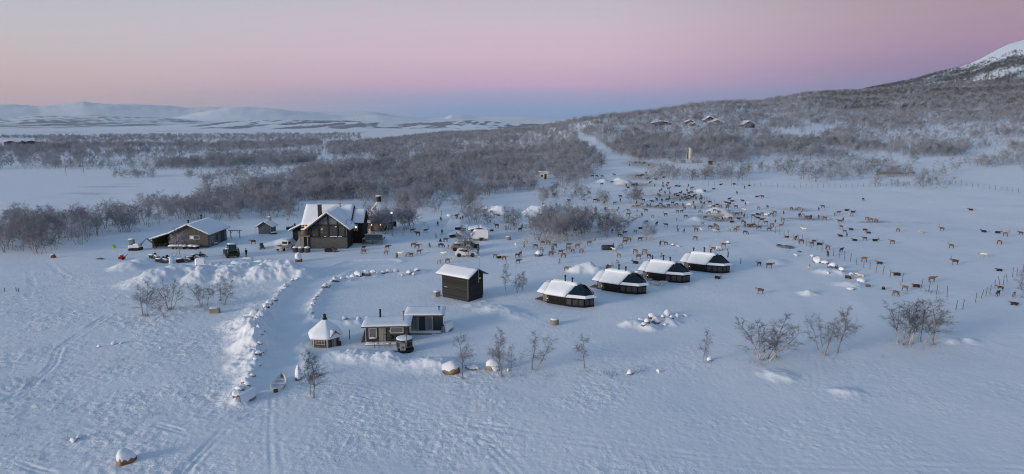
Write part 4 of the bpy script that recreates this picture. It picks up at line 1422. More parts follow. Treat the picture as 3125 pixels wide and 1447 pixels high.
# ------------------------------------------------------------------ little hexagonal grill hut
def grill_hut():
    x, y = -23.75, 83.6
    t = thing('grill_hut', 'little hexagonal log hut with a thick snow roof and gabled door', 'hut', (x, y, 0.0), R(-60 - 8))
    rw, e, ap = 1.75, 1.25, 3.05
    a0 = 0.0
    ring0 = hex_ring(rw, -.2, 6, a0)
    for k in range(6):
        a, b = Vector(ring0[k]), Vector(ring0[(k + 1) % 6])
        m = MB()
        n_log = 8
        for j in range(n_log):      # each wall a stack of round logs
            z = -.1 + (e + .1) * (j + .5) / n_log
            m.tube([(a.x, a.y, z), (b.x, b.y, z)], .092, 6)
        lw = m.build('log_wall', 'logs', t)
        lw['kind'] = 'stuff'
    for k in range(6):
        p = hex_ring(rw + .04, 0, 6, a0)[k]
        MB().tube([(p[0], p[1], -.2), (p[0], p[1], e)], .10, 8).build('corner_post', 'trim', t)
    ring = hex_ring(rw + .5, e - .12, 6, a0)
    for k in range(6):
        a, b = ring[k], ring[(k + 1) % 6]
        f = MB().add([a, b, (0, 0, ap)], [(0, 1, 2)]).build('roof', 'wood_brown', t)
    hex_snow(rw + .5, e - .1, ap, .42, a0, t, 70)
    MB().lathe([(.30, ap + .02), (.30, ap + .36)], 12).build('chimney_base', 'soot', t)
    MB().lathe([(.17, ap + .36), (.17, ap + .85), (.1, ap + .9)], 12).build('chimney', 'soot', t)
    # door on the facet that looks towards the right of the hut, window on the facet facing the road
    def on_facet(k):
        a, b = Vector(hex_ring(rw, 0, 6, a0)[k]), Vector(hex_ring(rw, 0, 6, a0)[(k + 1) % 6])
        mid = (a + b) / 2
        n_ = mid.normalized()
        side = Vector((-n_.y, n_.x, 0))
        return mid, n_, side

    def board(mid, n_, side, s0, s1, z0, z1, d0, d1, name, mat, par):
        vs = []
        for z in (z0, z1):
            for s_, d_ in ((s0, d0), (s1, d0), (s1, d1), (s0, d1)):
                p = mid + side * s_ + n_ * d_
                vs.append((p.x, p.y, z))
        return MB().add(vs, [(0, 3, 2, 1), (4, 5, 6, 7), (0, 1, 5, 4), (1, 2, 6, 5), (2, 3, 7, 6), (3, 0, 4, 7)]).build(name, mat, par)
    # facet numbering: after the turn, facet 0 looks right-front, facet 5 looks left-front
    mid, n_, side = on_facet(0)
    d_ = board(mid, n_, side, -.38, .38, -.1, 1.55, .1, .16, 'door', 'wood_raw', t)
    board(mid, n_, side, -.45, -.38, -.1, 1.6, .1, .2, 'door_frame', 'trim_dark', d_)
    board(mid, n_, side, .38, .45, -.1, 1.6, .1, .2, 'door_frame', 'trim_dark', d_)
    c = mid + n_ * .17
    rw_ = MB().lathe([(.2, -.015), (.2, .015)], 16).build('round_window', 'glass', d_, loc=(c.x, c.y, 1.15))
    rw_.rotation_euler = (math.pi / 2, 0, math.atan2(n_.y, n_.x) + math.pi / 2)
    for sg in (-1, 1):
        top = mid + n_ * .55
        bot = mid + n_ * .55 + side * (sg * .75)
        tb_, bb_ = mid - n_ * .9, mid - n_ * .9 + side * (sg * .75)
        q = [(top.x, top.y, 2.15), (bot.x, bot.y, 1.45), (bb_.x, bb_.y, 1.45), (tb_.x, tb_.y, 2.15)]
        if sg < 0:
            q = [q[1], q[0], q[3], q[2]]
        r_ = roof_plane(q, .07, 'door_roof', t, 'wood_brown')
        slab(q, .25, 'roof_snow', r_, seed=80)
    g = MB()
    p1, p2, p3 = mid + n_ * .3 + side * -.45, mid + n_ * .3 + side * .45, mid + n_ * .3
    g.prism([(p1.x, p1.y, 1.6), (p2.x, p2.y, 1.6), (p3.x, p3.y, 2.05)], tuple(-n_ * .1)).build('door_gable', 'wood_brown', t)
    mid, n_, side = on_facet(5)
    wd = board(mid, n_, side, -.5, .5, .5, 1.12, .08, .12, 'window', 'glass', t)
    for s0, s1, z0, z1 in ((-.6, .6, 1.1, 1.2), (-.6, .6, .42, .52), (-.6, -.5, .52, 1.1), (.5, .6, .52, 1.1)):
        board(mid, n_, side, s0, s1, z0, z1, .08, .17, 'frame', 'wood_warm2', wd)
    for s0, s1, z0, z1 in ((-.2, -.15, .52, 1.1), (.15, .2, .52, 1.1), (-.5, .5, .79, .83)):
        board(mid, n_, side, s0, s1, z0, z1, .12, .14, 'mullion', 'trim', wd)
    bx = tag(MB().box(-.25, .25, -.2, .2, 0, .5).build('fire_box', 'board_char', None, loc=(x + 1.85, y - .6, hz(x + 1.85, y - .6)), rz=.2, bevel=.03),
             'small dark box beside the hexagonal log hut', 'box')


M['wood_warm2'] = plain('honey_frame', (0.42, 0.30, 0.16), 0.7, 0.2)
grill_hut()


# ------------------------------------------------------------------ four glass-nosed cabins in a row
def glass_cabin(x, y, rz, label, flues, group='glass-ended cabins in a row'):
    t = thing('glass_cabin', label, 'cabin', (x, y, 0.0), rz, group)
    e, pk, Wd = 1.5, 3.2, 4.2
    plan = [(0, 0), (4.4, 0), (6.2, .6), (7.15, 2.1), (6.2, 3.6), (4.4, 4.2), (0, 4.2)]
    MB().prism([(px, py, -.5) for px, py in plan], (0, 0, .62)).build('plinth', 'black', t)
    MB().prism([(px, py, .12) for px, py in [(0.02, .02), (4.4, .02), (6.17, .62), (7.1, 2.1), (6.17, 3.58), (4.4, 4.18), (0.02, 4.18)]], (0, 0, e - .14)).build('wall', 'board_black', t)
    # windows round the nose
    def wall_window(a, b, s0, s1, z0=.38, z1=1.2):
        a, b = Vector((*a, 0)), Vector((*b, 0))
        d = (b - a).normalized()
        n_ = Vector((d.y, -d.x, 0))
        rot = Matrix(((d.x, n_.x, 0), (d.y, n_.y, 0), (0, 0, 1)))
        Lg = (b - a).length
        c = a + d * (Lg * (s0 + s1) / 2)
        g = MB().obox((c.x + n_.x * .005, c.y + n_.y * .005, (z0 + z1) / 2), (Lg * (s1 - s0) / 2, .02, (z1 - z0) / 2), rot).build('window', 'glass_dim', t)
        for sgn in (-1, 1):
            p = c + d * (sgn * (Lg * (s1 - s0) / 2 + .03)) + n_ * .02
            MB().obox((p.x, p.y, (z0 + z1) / 2), (.03, .03, (z1 - z0) / 2 + .05), rot).build('frame', 'black', g)
        return g
    wall_window((0, 0), (4.4, 0), .80, .97)
    wall_window((4.4, 0), (6.2, .6), .06, .46)
    wall_window((4.4, 0), (6.2, .6), .54, .94)
    wall_window((6.2, .6), (7.15, 2.1), .08, .46)
    wall_window((6.2, .6), (7.15, 2.1), .54, .92)
    wall_window((0, 0), (4.4, 0), .03, .09, .3, 1.25)
    for px in (1.55, 2.3):
        MB().box(px, px + .05, -.02, .02, .1, 1.33).build('batten', 'black', t)
    # snowy main roof: front and back slopes up to a slanting joint with the glass
    ex = .38
    fr_q = [(-.35, -ex, e - .05), (3.35, -ex, e - .05), (4.35, 2.0, pk), (-.2, 2.0, pk)]
    bk_q = [(-.2, 2.2, pk), (4.35, 2.2, pk), (3.35, Wd + ex, e - .05), (-.35, Wd + ex, e - .05)]
    for i, q in enumerate((fr_q, bk_q)):
        r_ = roof_plane(q, .08, 'roof', t, 'black')
        slab(q, .36 + .05 * (int(x) % 3), 'roof_snow', r_, seed=int(x * 7) % 40 + i, soft=.4, sag=.16)
    rs = MB().box(-.2, 4.35, 1.98, 2.22, pk - .1, pk + .12).build('ridge', 'snow_soft', t)
    slab([(-.1, 1.3, pk - .15), (4.5, 1.3, pk - .15), (4.6, 2.9, pk - .15), (-.1, 2.9, pk - .15)], .52, 'ridge_snow', t, seed=int(x * 3) % 40, soft=.7, lip=.0)
    # glass hip
    tz = pk - .05
    T0, T1, T2, T3 = (4.45, 1.75, tz), (5.25, 1.75, tz), (5.25, 2.45, tz), (4.45, 2.45, tz)
    E = [(3.45, -ex, e - .03), (4.6, -ex, e - .03), (6.55, .3, e - .03), (7.6, 2.1, e - .03), (6.55, 3.9, e - .03), (4.6, Wd + ex, e - .03), (3.45, Wd + ex, e - .03)]

    def lerp(a, b, k):
        return tuple(a[i] + (b[i] - a[i]) * k for i in range(3))
    facets = [((E[0], E[2]), (T0, T1)), ((E[2], E[3]), (T1, T1)), ((E[3], E[4]), (T2, T2)), ((E[4], E[6]), (T2, T3))]
    for i, ((a, b), (ta, tb)) in enumerate(facets):
        g = MB().prism([lerp(a, ta, .2), lerp(b, tb, .2), tb, ta] if ta != tb else [lerp(a, ta, .2), lerp(b, tb, .2), ta], (0, 0, -.03)).build('glass_roof', 'glass_roof', t)
        # snow-packed eaves strip under the glass, bent to the plan
        strip = MB()
        strip.prism([a, b, lerp(b, tb, .2), lerp(a, ta, .2)], (0, 0, .10))
        strip.build('eaves_snow', 'snow_soft', t, bevel=.03)
        MB().tube([lerp(a, ta, .0), ta], .04, 5).build('glazing_bar', 'black', g)
        if i == 0:
            MB().tube([lerp(lerp(a, b, .5), lerp(ta, tb, .5), .2), lerp(ta, tb, .5)], .012, 4).build('glazing_bar', 'black', g)
    MB().add([T1, T2, T3, T0], [(0, 1, 2, 3)]).build('roof_cap', 'black', t)
    MB().tube([E[2], T1], .035, 5).build('glazing_bar', 'black', t)
    # porch end
    MB().box(-1.1, 0.0, .55, 3.6, -.4, e - .2).build('porch', 'board_black', t)
    MB().box(-1.0, -.25, .50, .549, .15, 1.25).build('porch_panel', 'wood_grey', t)
    q = [(-1.75, -.15, e + .02), (-.2, -.25, e + .0), (-.2, 2.0, pk - .25), (-1.35, 2.0, pk - .35)]
    r_ = roof_plane(q, .08, 'porch_roof', t, 'black')
    slab(q, .38, 'roof_snow', r_, seed=91, soft=.35)
    q = [(-1.35, 2.0, pk - .35), (-.2, 2.0, pk - .25), (-.2, 4.4, e), (-1.75, 4.4, e)]
    r_ = roof_plane(q, .08, 'porch_roof', t, 'black')
    slab(q, .38, 'roof_snow', r_, seed=92, soft=.35)
    MB().box(-2.6, -.9, .6, 2.6, -.05, .12).build('deck', 'wood_brown', t)
    for k in range(4):
        MB().box(-2.6, -.95, .62 + .5 * k, 1.05 + .5 * k, .121, .16).build('plank', 'wood_brown', t)
    MB().box(.02, .1, -.06, -.001, .7, .85).build('wall_lamp', 'lamp_soft', t)
    for k in range(flues):
        fx, h = ((2.25, .62), (3.5, .4), (.2, .35))[k]
        pipe((fx, 1.75, pk - .1), h + .5, .11, 'flue', t)
    return t


M['glass_dim'] = glassy('dim_cabin_glass', (0.05, 0.05, 0.05), 0.25, 0.4)
CABINS = [(5.45, 103.36, R(-33)), (15.05, 111.53, R(-34)), (24.25, 119.48, R(-33)), (33.67, 127.12, R(-32.5))]
for i, (cx_, cy_, cr_) in enumerate(CABINS):
    glass_cabin(cx_, cy_, cr_, ['black cabin with glass roof end, nearest of four, with two flues', 'black glass-ended cabin, second of the row after the two-flue one',
                               'black glass-ended cabin, third of the row, two reindeer before its wall', 'black glass-ended cabin, last and farthest of the row, under a snow heap'][i], 2 if i == 0 else 3)


# ------------------------------------------------------------------ kiosk, box trailer, tiny huts, far cabins, silo
def gable_house(name, label, cat, loc, rz, w, dp, e, pk, wall, group=None, door=None, win=None, ov=.4, snow=.28, roof='roof_edge', seed=1):
    t = thing(name, label, cat, loc, rz, group)
    MB().prism([(0, 0, -.5), (w, 0, -.5), (w, 0, e), (w / 2, 0, pk), (0, 0, e)], (0, dp, 0)).build('wall', wall, t)
    s = (pk - e) / (w / 2)
    for sg in (-1, 1):
        q = [(w / 2, -ov, pk + .1), (w / 2 + sg * (w / 2 + ov), -ov, e - ov * s + .1), (w / 2 + sg * (w / 2 + ov), dp + ov, e - ov * s + .1), (w / 2, dp + ov, pk + .1)]
        if sg < 0:
            q = [q[1], q[0], q[3], q[2]]
        r_ = roof_plane(q, .12, 'roof', t, roof)
        slab(q, snow, 'roof_snow', r_, seed=seed)
    if door:
        MB().box(door[0], door[1], -.06, -.001, 0, door[2]).build('door', door[3], t)
    for (a, b, c, d) in win or ():
        window(a, b, c, d, 0, t, 'glass', 'trim', .1, .05)
    return t


kx, ky = G(1437, 727)
gable_house('kiosk', 'small grey kiosk with a shallow snowy roof behind the white trailer', 'kiosk', (kx, ky, 0.0), .05, 4.2, 3.2, 2.1, 2.55, 'board_grey_h', door=None, win=[(1.5, 2.7, 1.1, 1.9)], ov=.6, roof='barn_red', seed=95)
for px_ in (0.0, 4.1):
    _p = MB().box(px_, px_ + .12, -.12, -.001, -.2, 2.1).build('corner_post', 'white_paint', bpy.data.objects['kiosk'])


def box_trailer():
    x, y = G(1462, 736)
    t = thing('box_trailer', 'white enclosed box trailer with a sloping nose before the kiosk', 'trailer', (x - 2.0, y, hz(x, y)), .06)
    MB().prism([(.5, 0, .5), (4.2, 0, .5), (4.2, 0, 2.45), (.9, 0, 2.45), (.0, 0, 1.5), (.0, 0, .9)], (0, 1.9, 0)).build('body', 'white_paint', t, bevel=.05)
    slab([(.8, 0, 2.45), (4.2, 0, 2.45), (4.2, 1.9, 2.45), (.8, 1.9, 2.45)], .2, 'snow', t, seed=96)
    for yy in (-.08, 1.85):
        MB().lathe([(.1, -.1), (.32, -.1), (.36, 0), (.32, .1), (.1, .1)], 14).build('wheel', 'rubber', t, loc=(2.5, yy, .36)).rotation_euler = (math.pi / 2, 0, 0)
    MB().box(1.9, 3.1, -.14, -.001, .62, .78).build('mudguard', 'black', t)
    MB().box(.2, 4.2, .1, 1.8, .38, .499).build('chassis', 'soot', t)
    MB().tube([(.4, .95, .44), (-.9, .95, .44)], .05, 6).build('drawbar', 'soot', t)
    MB().box(4.205, 4.24, .15, 1.75, .6, 2.3).build('rear_door', 'white_paint', t)
    MB().box(4.0, 4.1, -.03, -.001, .65, .75).build('tail_lamp', 'red', t)


box_trailer()
M['rust_red'] = plain('faded_red_tarp', (0.30, 0.10, 0.06), 0.8, 0.3)
hx_, hy_ = G(1646, 549)
_h2 = thing('white_hut', 'tiny pale hut with a flat snowy roof and dark red door', 'hut', (hx_, hy_, hz(hx_, hy_)), -.08)
MB().box(0, 4.0, 0, 3.0, -.4, 3.2).build('wall', 'cream', _h2)
MB().box(2.3, 3.3, -.05, -.001, .2, 2.6).build('door', 'barn_red', _h2)
window(.7, 1.6, 1.3, 2.2, 0, _h2, 'glass', 'trim_dark', .1)
_q = [(-.5, -.6, 3.45), (4.5, -.6, 3.25), (4.5, 3.4, 3.25), (-.5, 3.4, 3.45)]
slab(_q, .3, 'roof_snow', roof_plane(_q, .15, 'roof', _h2, 'roof_edge'), seed=97)
for k, (bu, bv) in enumerate(((1595, 560), (1618, 558))):
    bx_, by_ = G(bu, bv)
    tp = thing('covered_heap', ['orange-red tarp-covered heap beside the tiny pale hut', 'dark red covered heap nearest the tiny pale hut'][k], 'heap', (bx_, by_, hz(bx_, by_)), .3 * k)
    MB().lathe([(1.4, -.1), (1.3, .4), (.9, .95), (.3, 1.15)], 9).build('tarp', 'rust_red', tp, smooth=True)
    MB().lathe([(1.1, .72), (.9, 1.05), (.3, 1.25)], 9).build('snow', 'snow_soft', tp, smooth=True)
FAR = [  # photo pixel of the front corner, width, depth, eaves, peak, wall, label
    (1988, 385, 26, 9, 3.2, 5.2, 'board_char', 'long dark cabin with a snowy roof on the wooded hill'),
    (2094, 380, 10, 7, 2.8, 4.6, 'board_char', 'small dark cabin half hidden by trees next to the long one'),
    (2150, 374, 14, 8, 3.0, 6.5, 'board_char', 'steep-roofed cabin among trees, middle of the hill'),
    (2170, 382, 15, 8, 3.0, 5.2, 'board_char', 'dark cabin below the steep-roofed one on the hill'),
    (2268, 389, 15, 9, 3.2, 6.4, 'board_char', 'dark gabled cabin standing alone at the hill wood edge'),
    (2110, 386, 6, 5, 2.2, 3.4, 'barn_red', 'tiny red hut below the dark hill cabin'),
]
for k, (fu, fv, fw, fd, fe, fp, fm_, fl) in enumerate(FAR):
    fx_, fy_ = G(fu, fv)
    gable_house('hill_cabin', fl, 'cabin', (fx_, fy_, hz(fx_, fy_)), -.1 + .06 * k, fw * .7, fd * .8, fe * .85, fp * .85, fm_, 'cabins on the hill', win=[(fw * .2, fw * .3, 1.1, 2.2), (fw * .42, fw * .52, 1.1, 2.2)], ov=1.0, snow=.7, seed=100 + k)
    if k in (0, 4):
        o_ = [o for o in bpy.data.objects if o.name.startswith('hill_cabin')][-1]
for k, (fu, fv, fw, fl) in enumerate(((12, 443, 16, 'red farm barn with a snowy roof at the far left of the plain'), (58, 442, 9, 'small red farmhouse between the two far red barns'), (72, 442, 20, 'long low red barn, rightmost of the far farm'))):
    fx_, fy_ = G(fu, fv)
    gable_house('farm_building', fl, 'barn', (fx_, fy_, hz(fx_, fy_)), .05, fw, 8, 3.2, 5.2, 'barn_red', 'red farm buildings on the plain', ov=.6, snow=.4, seed=110 + k)


def silo():
    x, y = G(2103, 500)
    z = hz(x, y)
    t = thing('feed_silo', 'tall cream feed silo with a pointed foot and ladder', 'silo', (x, y, z), .3)
    MB().lathe([(.25, .9), (1.25, 2.9), (1.28, 7.4), (1.0, 8.0), (.4, 8.3)], 20).build('tank', 'cream', t, smooth=False)
    for k in range(4):
        a = k * math.pi / 2 + .78
        MB().tube([(1.22 * math.cos(a), 1.22 * math.sin(a), 3.0), (1.3 * math.cos(a), 1.3 * math.sin(a), -.3)], .06, 6).build('leg', 'steel', t)
    m = MB()
    m.box(-1.75, -1.4, -.5, -.44, .5, 7.6).box(-1.75, -1.4, -.1, -.04, .5, 7.6)
    m.build('ladder', 'cream', t)
    MB().box(-1.55, -1.25, -.8, -.2, 2.6, 7.9).build('pipe', 'soot', t)
    for k, (u0, u1, lb) in enumerate(((2078, 2092, 'weathered plank pen on the far side of the silo ladder'), (2112, 2142, 'weathered plank pen stretching away from the silo'))):
        ax, ay = G(u0, 499)
        bx_, by_ = G(u1, 498)
        p = thing('plank_pen', lb, 'pen', (ax, ay, hz(ax, ay)), math.atan2(by_ - ay, bx_ - ax), 'pens at the silo')
        L = math.hypot(bx_ - ax, by_ - ay)
        for j in range(4):
            MB().box(0, L, -.03, .03, .3 + .38 * j, .55 + .38 * j).build('plank', 'wood_raw', p)
        for j in range(int(L / 2) + 1):
            MB().box(j * 2.0 - .06, j * 2.0 + .06, .04, .16, -.3, 1.9).build('post', 'wood_brown', p)
    bx_, by_ = G(2168, 503)
    tag(MB().box(-1.0, 1.0, -.8, .8, -.1, 2.0).box(-1.1, 1.1, -.9, .9, 2.01, 2.1).build('feed_box', 'rust', None, loc=(bx_, by_, hz(bx_, by_)), bevel=.04), 'rust brown box hut beside the silo pens', 'box')


silo()
# ------------------------------------------------------------------ vehicles and yard clutter
M['car_white'] = plain('white_car_paint', (0.72, 0.72, 0.70), 0.3, 0.04, spec=0.5)
M['car_dark'] = plain('dark_car_paint', (0.06, 0.062, 0.068), 0.35, 0.15, spec=0.5)
M['car_tan'] = plain('tan_car_paint', (0.22, 0.15, 0.11), 0.4, 0.15, spec=0.5)
M['car_glass'] = glassy('car_glass', (0.03, 0.035, 0.04), 0.08, 0.6)
M['tread'] = plain('dark_machine', (0.03, 0.028, 0.027), 0.8, 0.35, 8)
M['bag'] = plain('dark_sacking', (0.075, 0.072, 0.065), 0.9, 0.3, 4)
M['skin'] = plain('skin', (0.42, 0.28, 0.21), 0.6, 0.08)
M['coat_black'] = plain('black_overall', (0.016, 0.016, 0.02), 0.85, 0.25)
M['coat_red'] = plain('dark_red_jacket', (0.20, 0.03, 0.025), 0.85, 0.2)
M['hull_pale'] = plain('bale_wrap', (0.05, 0.052, 0.06), 0.4, 0.25)


def wheel(parent, x, y, z, r, w, hub='steel'):
    o = MB().lathe([(r * .55, -w / 2), (r * .92, -w / 2), (r, -w / 4), (r, w / 4), (r * .92, w / 2), (r * .55, w / 2)], 18).build('wheel', 'rubber', parent, loc=(x, y, z))
    o.rotation_euler = (math.pi / 2, 0, 0)
    MB().lathe([(r * .1, -w * .42), (r * .55, -w * .40), (r * .55, w * .40), (r * .1, w * .42)], 14).build('rim', hub, o)
    return o


def car(u, v, rz, paint, label, snow=.12, length=4.5, h=1.65):
    x, y = G(u, v)
    t = thing('parked_car', label, 'car', (x, y, hz(x, y) + .02), rz, 'cars parked in the yard')
    L2 = length / 2
    prof = [(-L2, .35), (-L2, .85), (-L2 + .25, .98), (-L2 + .55, h - .1), (-L2 + 1.0, h), (.35, h), (1.0, h - .45), (L2 - .25, .92), (L2, .75), (L2, .35)]
    n = len(prof)
    vs, fs = [], []
    for sy, k in ((-.88, 0), (.88, 1)):
        for px, pz in prof:
            ins = .0 if pz < 1.0 else .18
            vs.append((px, sy - math.copysign(ins, sy), pz))
    fs = [tuple(range(n)), tuple(range(2 * n - 1, n - 1, -1))] + [(i, i + n, (i + 1) % n + n, (i + 1) % n) for i in range(n)]
    MB().add(vs, fs).build('body', paint, t, bevel=.07)
    for sy in (-1, 1):
        MB().prism([(-L2 + .65, sy * .79, 1.02), (.75, sy * .79, 1.02), (.25, sy * .725, h - .12), (-L2 + .8, sy * .725, h - .12)], (0, sy * .02, 0)).build('side_window', 'car_glass', t)
        for wx in (-L2 + .85, L2 - .85):
            wheel(t, wx, sy * .80, .34, .36, .24)
            MB().lathe([(.44, -.02), (.44, .02)], 16).build('wheel_arch', 'black', t, loc=(wx, sy * .87, .40)).rotation_euler = (math.pi / 2, 0, 0)
    MB().prism([(.42, -.66, h - .04), (.42, .66, h - .04), (1.02, .78, h - .47), (1.02, -.78, h - .47)], (.03, 0, .03)).build('windscreen', 'car_glass', t)
    for sy in (-.6, .6):
        MB().box(L2 - .03, L2 + .02, sy - .18, sy + .18, .65, .78).build('headlight', 'white_paint', t)
        MB().box(-L2 - .02, -L2 + .03, sy - .14, sy + .14, .7, .85).build('tail_light', 'red', t)
    if snow:
        slab([(-L2 + .8, -.66, h), (.4, -.66, h), (.4, .66, h), (-L2 + .8, .66, h)], snow, 'roof_snow', t, seed=120)
        slab([(1.1, -.75, h - .5), (L2 - .2, -.75, .94), (L2 - .2, .75, .94), (1.1, .75, h - .5)], snow * .7, 'bonnet_snow', t, seed=121)
    return t


car(1422, 784, .03, 'car_white', 'white estate car parked behind a frosted birch', .05)
car(1408, 766, .08, 'car_tan', 'brown snow-dusted car parked just behind the white car', .25)
car(1432, 758, .05, 'car_dark', 'dark grey snowy car between the white car and box trailer', .28)


def snowmobile(u, v, rz, label, snow=True, group='snowmobiles round the yard', xy=None):
    x, y = xy or G(u, v)
    t = thing('snowmobile', label, 'snowmobile', (x, y, hz(x, y) + .02), rz, group)
    MB().prism([(-1.3, -.25, .15), (-1.1, -.25, 0), (.2, -.25, 0), (.45, -.25, .25), (.2, -.25, .4), (-1.3, -.25, .4)], (0, .5, 0)).build('track', 'tread', t)
    MB().prism([(-1.35, -.3, .42), (.3, -.3, .42), (.25, -.3, .62), (-.2, -.3, .78), (-1.3, -.3, .72)], (0, .6, 0)).build('seat', 'black', t, bevel=.06)
    MB().prism([(.2, -.42, .3), (1.35, -.34, .3), (1.45, -.25, .45), (1.0, -.36, .75), (.35, -.4, .95)], (0, .8, 0)).build('hood', 'car_dark', t, bevel=.08)
    MB().prism([(.45, -.28, .95), (.75, -.28, .85), (.4, -.28, 1.3)], (0, .56, 0)).build('windshield', 'car_glass', t)
    MB().tube([(.15, -.4, 1.08), (.25, -.1, 1.0), (.25, .1, 1.0), (.15, .4, 1.08)], .025, 6).build('handlebar', 'black', t)
    for sy in (-.45, .45):
        s_ = MB().prism([(.5, sy - .08, .0), (1.5, sy - .08, .0), (1.8, sy - .08, .2), (1.75, sy - .08, .22), (1.45, sy - .08, .05), (.5, sy - .08, .05)], (0, .16, 0)).build('ski', 'tread', t)
        MB().tube([(1.0, sy, .05), (.95, sy * .7, .4)], .03, 5).build('strut', 'tread', s_)
    if snow:
        slab([(-1.3, -.32, .74), (-.1, -.32, .76), (-.1, .32, .76), (-1.3, .32, .74)], .2, 'snow', t, seed=int(u) % 60)
        slab([(.5, -.38, .9), (1.3, -.3, .52), (1.3, .3, .52), (.5, .38, .9)], .18, 'snow', t, seed=int(v) % 60)
    return t


snowmobile(470, 789, -.5, 'snow-covered snowmobile, farthest from the plough bank, before the garage')
snowmobile(494, 801, -.2, 'snow-covered snowmobile half behind the white snow lump')
snowmobile(515, 797, 2.6, 'snow-covered snowmobile with its nose to the snow lump')
snowmobile(560, 801, .25, 'snow-covered snowmobile left of the pair by the white snow cube')
snowmobile(590, 795, .4, 'snow-covered snowmobile right beside the white snow cube')
snowmobile(606, 787, .8, 'snow-covered snowmobile at the back of the pair by the snow cube')
snowmobile(798, 757, -1.1, 'dark snowmobile with a rider seat, standing alone by the tractor', False)
snowmobile(1010, 769, .15, 'dark snowmobile parked under the big lodge windows', False)
snowmobile(890, 702, .1, 'dark snowmobile at the annex door of the lodge', True)
snowmobile(905, 697, 2.9, 'snow-dusted snowmobile pressed against the lodge wall', True)
snowmobile(1388, 725, .35, 'snow-heaped snowmobile in the drift beside the box trailer')
snowmobile(1405, 716, -.3, 'dark snowmobile half buried in the drift before the kiosk')


def tractor():
    x, y = G(708, 783)
    t = thing('tractor', 'dark green tractor with a lit-glass cab and loader bucket', 'tractor', (x, y, hz(x, y) + .02), R(122))
    # local +x is the front, pointing away from the camera
    for sy in (-1, 1):
        wheel(t, -.9, sy * 1.0, .92, .92, .55, 'cream')
        wheel(t, 1.5, sy * .85, .62, .62, .42, 'cream')
        f = MB().tube([(-1.85, sy * 1.0, 1.1), (-1.6, sy * 1.0, 1.75), (-.9, sy * 1.0, 1.98), (-.2, sy * 1.0, 1.75)], .12, 6).build('mudguard', 'green', t)
        slab([(-1.5, sy * 1.0 - .32, 1.9), (-.3, sy * 1.0 - .32, 1.9), (-.3, sy * 1.0 + .32, 1.9), (-1.5, sy * 1.0 + .32, 1.9)], .16, 'snow', f, seed=130)
        MB().box(-1.62, -1.55, sy * .75 - .1, sy * .75 + .1, 1.45, 1.6).build('tail_lamp', 'orange', t)
    MB().box(-.7, 2.1, -.38, .38, .75, 1.65).build('bonnet', 'green', t, bevel=.1)
    MB().box(-1.5, .4, -.45, .45, .55, 1.1).build('chassis', 'tread', t)
    for px, py in ((-1.35, -.7), (-1.35, .7), (.1, -.7), (.1, .7)):
        MB().box(px - .06, px + .06, py - .06, py + .06, 1.2, 2.75).build('cab_post', 'black', t)
    for a in ((-1.36, -1.33, -.64, .64), (.08, .11, -.64, .64)):
        MB().box(a[0], a[1], a[2], a[3], 1.35, 2.7).build('cab_glass', 'cab_glass', t)
    for sy in (-.71, .69):
        MB().box(-1.29, .04, sy, sy + .02, 1.35, 2.7).build('cab_glass', 'cab_glass', t)
    r_ = MB().box(-1.55, .25, -.82, .82, 2.75, 2.9).build('cab_roof', 'white_paint', t, bevel=.06)
    slab([(-1.5, -.78, 2.9), (.2, -.78, 2.9), (.2, .78, 2.9), (-1.5, .78, 2.9)], .07, 'snow', r_, seed=131)
    pipe((1.0, .5, 1.6), .9, .05, 'exhaust', t)
    for sy in (-.6, .6):
        MB().tube([(.6, sy, 1.5), (2.0, sy, 1.6), (3.2, sy, .7)], .1, 6).build('loader_arm', 'tread', t)
    MB().prism([(3.1, -1.2, .15), (4.0, -1.2, .1), (3.5, -1.2, .35), (3.35, -1.2, 1.1), (3.05, -1.2, 1.1)], (0, 2.4, 0)).build('bucket', 'steel', t)
    MB().prism([(-2.1, -1.1, .5), (-1.7, -1.1, .3), (-1.6, -1.1, .8), (-1.9, -1.1, 1.0)], (0, 2.2, 0)).build('hitch', 'tread', t)


M['cab_glass'] = glassy('green_cab_glass', (0.02, 0.06, 0.06), 0.08, 0.6)
tractor()


def excavator():
    x, y = G(414, 763)
    t = thing('excavator', 'white mini excavator with snow on its body and folded arm', 'excavator', (x, y, hz(x, y)), .1)
    for sy in (-.75, .75):
        MB().prism([(-1.0, sy - .2, .0), (1.0, sy - .2, .0), (1.25, sy - .2, .25), (1.0, sy - .2, .5), (-1.0, sy - .2, .5), (-1.25, sy - .2, .25)], (0, .4, 0)).build('crawler', 'rubber', t)
    MB().box(-1.2, 1.1, -.85, .85, .55, 1.25).build('body', 'white_paint', t, bevel=.12)
    slab([(-.1, -.8, 1.25), (1.1, -.8, 1.25), (1.1, .8, 1.25), (-.1, .8, 1.25)], .35, 'body_snow', t, seed=133)
    cb = MB().box(-1.05, -.05, -.75, .15, 1.25, 2.45).build('cab', 'glass_green', t, bevel=.1)
    slab([(-1.1, -.8, 2.45), (0, -.8, 2.45), (0, .2, 2.45), (-1.1, .2, 2.45)], .25, 'cab_snow', cb, seed=134)
    MB().tube([(1.0, .3, 1.0), (2.0, .3, 2.3), (2.4, .3, 2.45)], [.18, .16, .14], 6).build('boom', 'hull_grey', t)
    MB().tube([(2.4, .3, 2.45), (3.9, .3, 1.2), (4.0, .3, .9)], [.14, .14, .1], 6).build('stick', 'rust', t)
    MB().prism([(3.8, .05, .9), (4.2, .05, .8), (4.3, .05, .3), (3.9, .05, .25)], (0, .5, 0)).build('bucket', 'rust', t)
    MB().box(1.1, 1.3, -.8, .8, .1, .5).build('blade', 'tread', t)


M['glass_green'] = glassy('greenish_cab', (0.16, 0.22, 0.20), 0.2, 0.4)
excavator()


